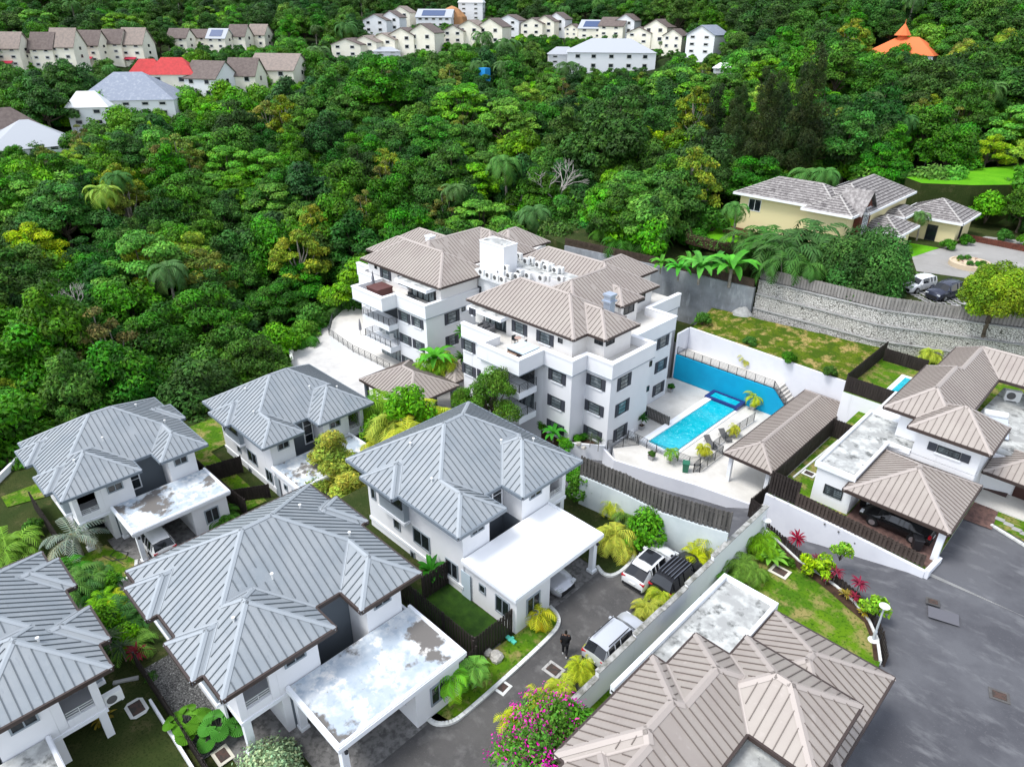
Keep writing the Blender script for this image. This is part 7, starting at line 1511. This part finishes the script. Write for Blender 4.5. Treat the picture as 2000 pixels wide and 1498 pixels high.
for s_ in ((-.2,-.4),(.2,-.4),(.2,.4),(-.2,.4)): b = MB(); b.tube([(*s_,0),(*s_,.35)], .03, 6); b.build('leg', BLACKM, t, local=True)
for px_, py_, tx, lb in (): pass
# vents on the roofs
def sign(txt, loc, rot, size, m, parent):
    cu = bpy.data.curves.new('digits', 'FONT'); cu.body = txt; cu.size = size; cu.extrude = .01; cu.materials.append(m); o = bpy.data.objects.new('house_number', cu); COL.objects.link(o); o.location = Vector(loc)-Vector(parent.location); o.rotation_euler = rot; o.parent = parent
# ------------------------------------------------------------------ garden plants
def pl(kind, x, y, z, s, lb, cat=None, group=None, rz=None): q_ = P(x, y, z); return put(kind, q_.x, q_.y, z-.02, s, lb, cat, group, rz)
pl('spindle',1052,1222,.05,1.0,'small golden palm on the verge in front of the villa window','palm tree')
pl('manila',886,1366,.05,.82,'left of two bright green palms on the kerbside verge','palm tree'); pl('manila',928,1340,.05,.72,'right of two bright green palms on the kerbside verge','palm tree')
pl('darkbroad',843,1140,.05,1.25,'dark broad leaved plant at the head of the fenced grass strip','plant')
pl('fan',372,1425,-.0,.85,'left fan leaved palm at the front corner of the villa','palm tree'); pl('fan',430,1432,0,.9,'right fan leaved palm touching the villa column','palm tree')
pl('silverball',530,1520,.02,1.25,'clipped silvery green round shrub at the bottom edge','shrub')
for x, y, s, lb in ((1145,975,1.5,'middle and largest'),(1120,955,1.2,'left hand'),(1175,965,1.3,'right hand')): pl('bush_b',x,y,.0,s*.8,lb+' green shrub beside the loggia of the white roofed villa','shrub','shrubs right of the white roofed villa')
pl('bush_b',1262,1062,.0,1.25,'tall green shrub with white blossom by the curved wall','shrub'); pl('areca',1200,1072,.02,1.1,'bright yellow green palm clump on the verge beside the white parked car','palm tree'); pl('areca',1205,1000,.0,1.0,'yellow palm clump close to the weathered fence','palm tree'); pl('areca_g',1240,1030,0,.9,'green palm clump between shrub and fence','palm tree')
for i, (v, s, du) in enumerate(((35.2,1.35,.3),(33.2,.95,.2),(31.3,.9,0),(29.2,.85,0),(27.6,.8,0),(25.2,.8,0),(23.2,.85,0),(21.5,.8,0),(19.8,.75,0),(18.4,.8,0),(16.8,.9,0))):
    put('areca', -15.75-du*.6, v, .0, s*.8, ('golden palm clump beyond the black parked car','golden palm by the nose of the black parked car','golden palm beside the black parked car','golden palm at the tail of the black parked car','small golden palm between black and silver parked cars','golden palm near the front of the silver parked car','golden palm touching the silver parked car','golden palm behind the silver parked car','small golden palm opposite the pale rimmed manhole','golden palm above the bougainvillea','golden palm growing into the bougainvillea')[i], 'palm tree', 'golden palms along the diagonal wall')
pl('boug',1070,1455,.0,.95,'sprawling bougainvillea with magenta blossom at the bottom of the lane','shrub'); pl('bush_b',1120,1440,0,1.0,'green bush beside the bougainvillea','shrub'); pl('boug',1040,1520,0,1.0,'second bougainvillea bush cut by the bottom edge','shrub'); pl('heliconia',985,1480,.0,.7,'single broad leaved plant left of the bougainvillea','plant')
# right garden
for x, y, k, s, lb in ((1485,1078,'areca_g',.85,'big lime green palm clump nearest the wall tip'),(1500,1095,'heliconia',1.15,'large leaved lime plant by the garden corner'),(1452,1128,'areca_g',.85,'second lime green palm clump along the wall'),(1420,1150,'areca_g',.6,'smallest lime palm clump near the flat roof corner'),(1470,1060,'heliconia',.9,'tall leafy plant against the wall tip'),
    (1573,1118,'fig',.9,'lobed lime shrub left in the curved bed'),(1603,1125,'fig',1.0,'lobed lime shrub on a forked pale stem'),(1640,1092,'fig',.9,'lobed shrub with yellowing leaves in the curved bed'),(1702,1208,'fig',1.1,'spreading lime shrub next to the lamp post'),
    (1552,1072,'cordyline',1.25,'tall crimson cordyline alone against the road'),(1590,1105,'cordyline',.8,'crimson cordyline between the lime shrubs'),(1628,1135,'cordyline',1.1,'crimson cordyline behind the forked shrub'),(1672,1160,'cordyline',1.2,'crimson cordyline standing against the dark road'),(1612,1140,'cordyline',.75,'dark red cordyline low in the bed'),(1665,1178,'cordyline',.8,'small crimson cordyline near the bed bend'),(1520,1090,'darkbroad',.5,'small dark plant at the start of the bed'),(1650,1165,'croton',.7,'yellowish spiky plant in the bed'),(1685,1200,'croton',.6,'green spiky plant by the bed bend'),(1540,1105,'bush',.4,'low green bush in the bed')):
    pl(k, x, y, -.97, s, lb)
# left garden
pl('silver',160,1085,-5.45,1.2,'silvery blue fan palm on the lawn of the rear villa','palm tree'); pl('areca_g',28,1090,-5.45,1.25,'lime palm at the left edge behind the left villa','palm tree')
gl_ = [(140,1130,'fern',1.2),(175,1150,'areca_d',.7),(195,1165,'fern',1.1),(215,1150,'bush',.9),(150,1165,'areca_d',.9),(120,1140,'bush',1.1),(205,1190,'areca_g',.7),(230,1180,'areca',.55)]
lbs = ['dark feathery palm below the silvery palm','lime palm clump left of the curved kerb','feathery plant in the middle of the left garden','round bush next to the curved kerb','deep green palm behind the left villa roof','dark bush behind the left villa roof','bright palm between the two left villas','yellow tinged palm touching the villa eave']
for (x, y, k, s), lb in zip(gl_, lbs): q_ = P(x, y, -3.5); put(k, q_.x, q_.y, -3.6, s, lb)
gl_ = [(215,1235,'bush_b',.9),(245,1230,'areca_d',.75),(235,1260,'bush',.9),(255,1265,'bush_b',.75),(225,1290,'dracaena',1.1),(250,1300,'dracaena',.9),(275,1295,'cordyline',1.3),(265,1275,'areca_g',.75),(205,1300,'dracaena',1.0),(300,1330,'bush',.45)]
lbs = ['green bush under the left villa eave','lime palm between the villas at lower left','dark bush between the villas at lower left','bright leafy bush between the villas','spiky dracaena by the left villa corner','smaller spiky dracaena near the brown lawn','crimson cordyline between the left villas','small lime palm beside the crimson cordyline','dracaena pressed against the left villa wall','low shrub along the dark fence by the gravel']
for (x, y, k, s), lb in zip(gl_, lbs): q_ = P(x, y, -.4); put(k, q_.x, q_.y, -.5, s, lb)
pl('fern',440,1018,-5.4,1.0,'bright green bird nest plant beside the rear villa annex','plant'); pl('bush',70,1040,-5.4,.8,'brownish bush beside the dark fence at left','shrub')
# trees between the villas and around the apartment block
PROTO['yt'] = tree_proto('yellow_tree', [(0,0,3,1.6,1.6,1.3),(.8,.4,3.8,1.4,1.3,1.2),(-.7,.5,4.4,1.35,1.3,1.2),(.3,-.6,5.0,1.35,1.3,1.2),(-.2,.3,5.9,1.2,1.1,1.2),(.1,0,6.9,.85,.85,1.1),(1.4,-.6,2.6,1.4,1.4,1.1),(-1.4,-.4,2.5,1.5,1.4,1.1),(0,0,2,1.6,1.6,1)], leafmat('golden_leaves',(.26,.38,.01),hue=.015,val=.12), .19, 8500, 8, asp=.35)
PROTO['gt'] = tree_proto('green_tree', lobeset(14, 3.0, 7.0, 1.35, .5, 1, .7), leafmat('fresh_leaves',(.07,.24,.015)), .15, 8000, 7.0)
def at_top(kind, x, y, D, zb_, H0, lb, cat='tree', wid=1.0): p = PD(x, y, D); s = (p.z-zb_)/H0; put(kind, p.x, p.y, zb_, (s*wid, s*wid, s), lb, cat, table=PROTO)
at_top('yt', 640, 842, 51, -5.5, 7.9, 'tall narrow golden green tree between the three villas', wid=1.35)
at_top('yt', 672, 925, 46, -5.5, 7.9, 'dark golden tree behind the front villa ridge', wid=1.6)
at_top('gt', 960, 712, 57.5, -5.4, 7.2, 'bright green tree in front of the apartment facade', wid=.62); at_top('gt', 905, 750, 57, -5.4, 7.2, 'smaller green tree left of the one before the apartment facade', wid=.5)
for x, y, D, k, s, lb in ((800,800,55,'bush_b',1.7,'yellow green bush in front of the pyramidal carport'),(770,830,55,'areca',1.7,'golden palm clump below the pyramidal carport'),(840,805,56,'areca',1.5,'golden palm clump right of the pyramidal carport'),(735,800,60,'areca_g',1.8,'green palm clump at the corner of the rear villa'),(745,850,56,'bush_b',1.5,'green bush by the rear villa loggia'),(725,790,62,'fern',1.8,'tall dark shrub against the pyramidal carport'),(790,850,52,'areca',1.4,'lime clump behind the central villa roof'),(735,870,54,'areca',1.2,'lime clump beside the rear villa flat roof')):
    p = PD(x, y, D); put(k, p.x, p.y, p.z-1.6*s*.6, s, lb)
for x, y, k, s, lb in ((850,705,'banana',.9,'banana like palm in the gap of the apartment block'),(868,712,'areca',1.3,'yellow palm in the gap of the apartment block'),(840,712,'areca_g',1.2,'lime palm at the foot of the left apartment wing')):
    p = PD(x, y, 69); put(k, p.x, p.y, p.z-1.2, s, lb)
for x, z, lb in ((-49.8,1.0,'climbing plant on the upper wall of the apartment gap'),(-50.0,-2.0,'climbing plant on the lower wall of the apartment gap')): put('darkbroad', x-1.1, 44.6, z, 1.3, lb)
for x, y, k, s, lb in ((1062,838,'bush',.7,'dark bush at the left end of the apartment planting bed'),(1080,862,'banana',.55,'bright young banana plant by the apartment planting bed'),(1100,868,'heliconia',.8,'lime leaved plant by the apartment planting bed'),(1128,862,'bush',.5,'dark bush in the middle of the apartment planting bed'),(1152,872,'dracaena',.6,'spiky dark plant in the apartment planting bed'),(1168,880,'dracaena',.7,'larger spiky plant at the right of the apartment planting bed'),(1140,858,'bush',.45,'low bush against the apartment wall'),(1105,880,'bush_b',.6,'leafy shrub behind the low white planter wall')):
    pl(k, x, y, -5.1, s, lb)
for x, y, s, lb in ((1465,668,.7,'dark bush hanging over the left part of the white wall'),(1540,700,.75,'dark bush hanging over the middle of the white wall'),(1620,727,.7,'dark bush hanging over the right part of the white wall'),(1372,632,.9,'yellow green bush at the left tip of the grass bank'),(1722,672,.95,'olive bush growing at the foot of the stone wall')):
    q_ = P(x, y, .3); put('bush', q_.x, q_.y, -.1 if y > 640 else .2, s, lb)
pl('areca',1815,706,.4,.9,'yellow palm behind the roof ridge of the right hand house','palm tree')
# planting at the edge of the forest by the ramp and walls
for i in range(46):
    f = i/45; x, y = (565+f*150, 715-f*130) if i % 2 else (400+f*170, 770-f*60); q_ = P(x-8-frng.random()*14, y-6, -8.5)
    put(frng.choice(('bush_b','bush','fern')), q_.x, q_.y, -8.6+frng.random(), frng.uniform(1.2,2.1), ('bush beside the ramp at the forest edge, ' if i%2 else 'bush above the rear villas at the forest edge, ')+(ORD[i//2] if i//2 < 20 else ('third last','second last','last')[min(2,i//2-20)])+' from the left', 'shrub', 'bushes along the ramp edge')
for pc_, r_ in (((1893,520),1.6),):
    for i in range(9): a = i*.7; q_ = P(*pc_, 5); put(('bush','croton','cordyline','bush')[i%4], q_.x+math.cos(a)*r_*.8, q_.y+math.sin(a)*r_*.8, 5.4, .4, ('left rim','lower left','near left','near right','right rim','back right','back','back left','centre')[i]+' flowering plant in the round planter', 'plant', 'plants of the round planter')
for x, y, s, lb in ((1850,487,.9,'round dark bush at the garage corner'),(1885,478,.9,'dark bush by the garage wall'),(1960,470,1.0,'leafy shrub behind the right picket fence'),(2000,480,1.0,'shrub at the right edge behind the picket fence')): pl('bush',x,y,5.02,s,lb)
# hide the unused source plants
for d_ in (PL, PROTO):
    for k in d_:
        o = d_[k]
        if o.name not in _used:
            for c in kids(o): bpy.data.objects.remove(c)
            bpy.data.objects.remove(o)
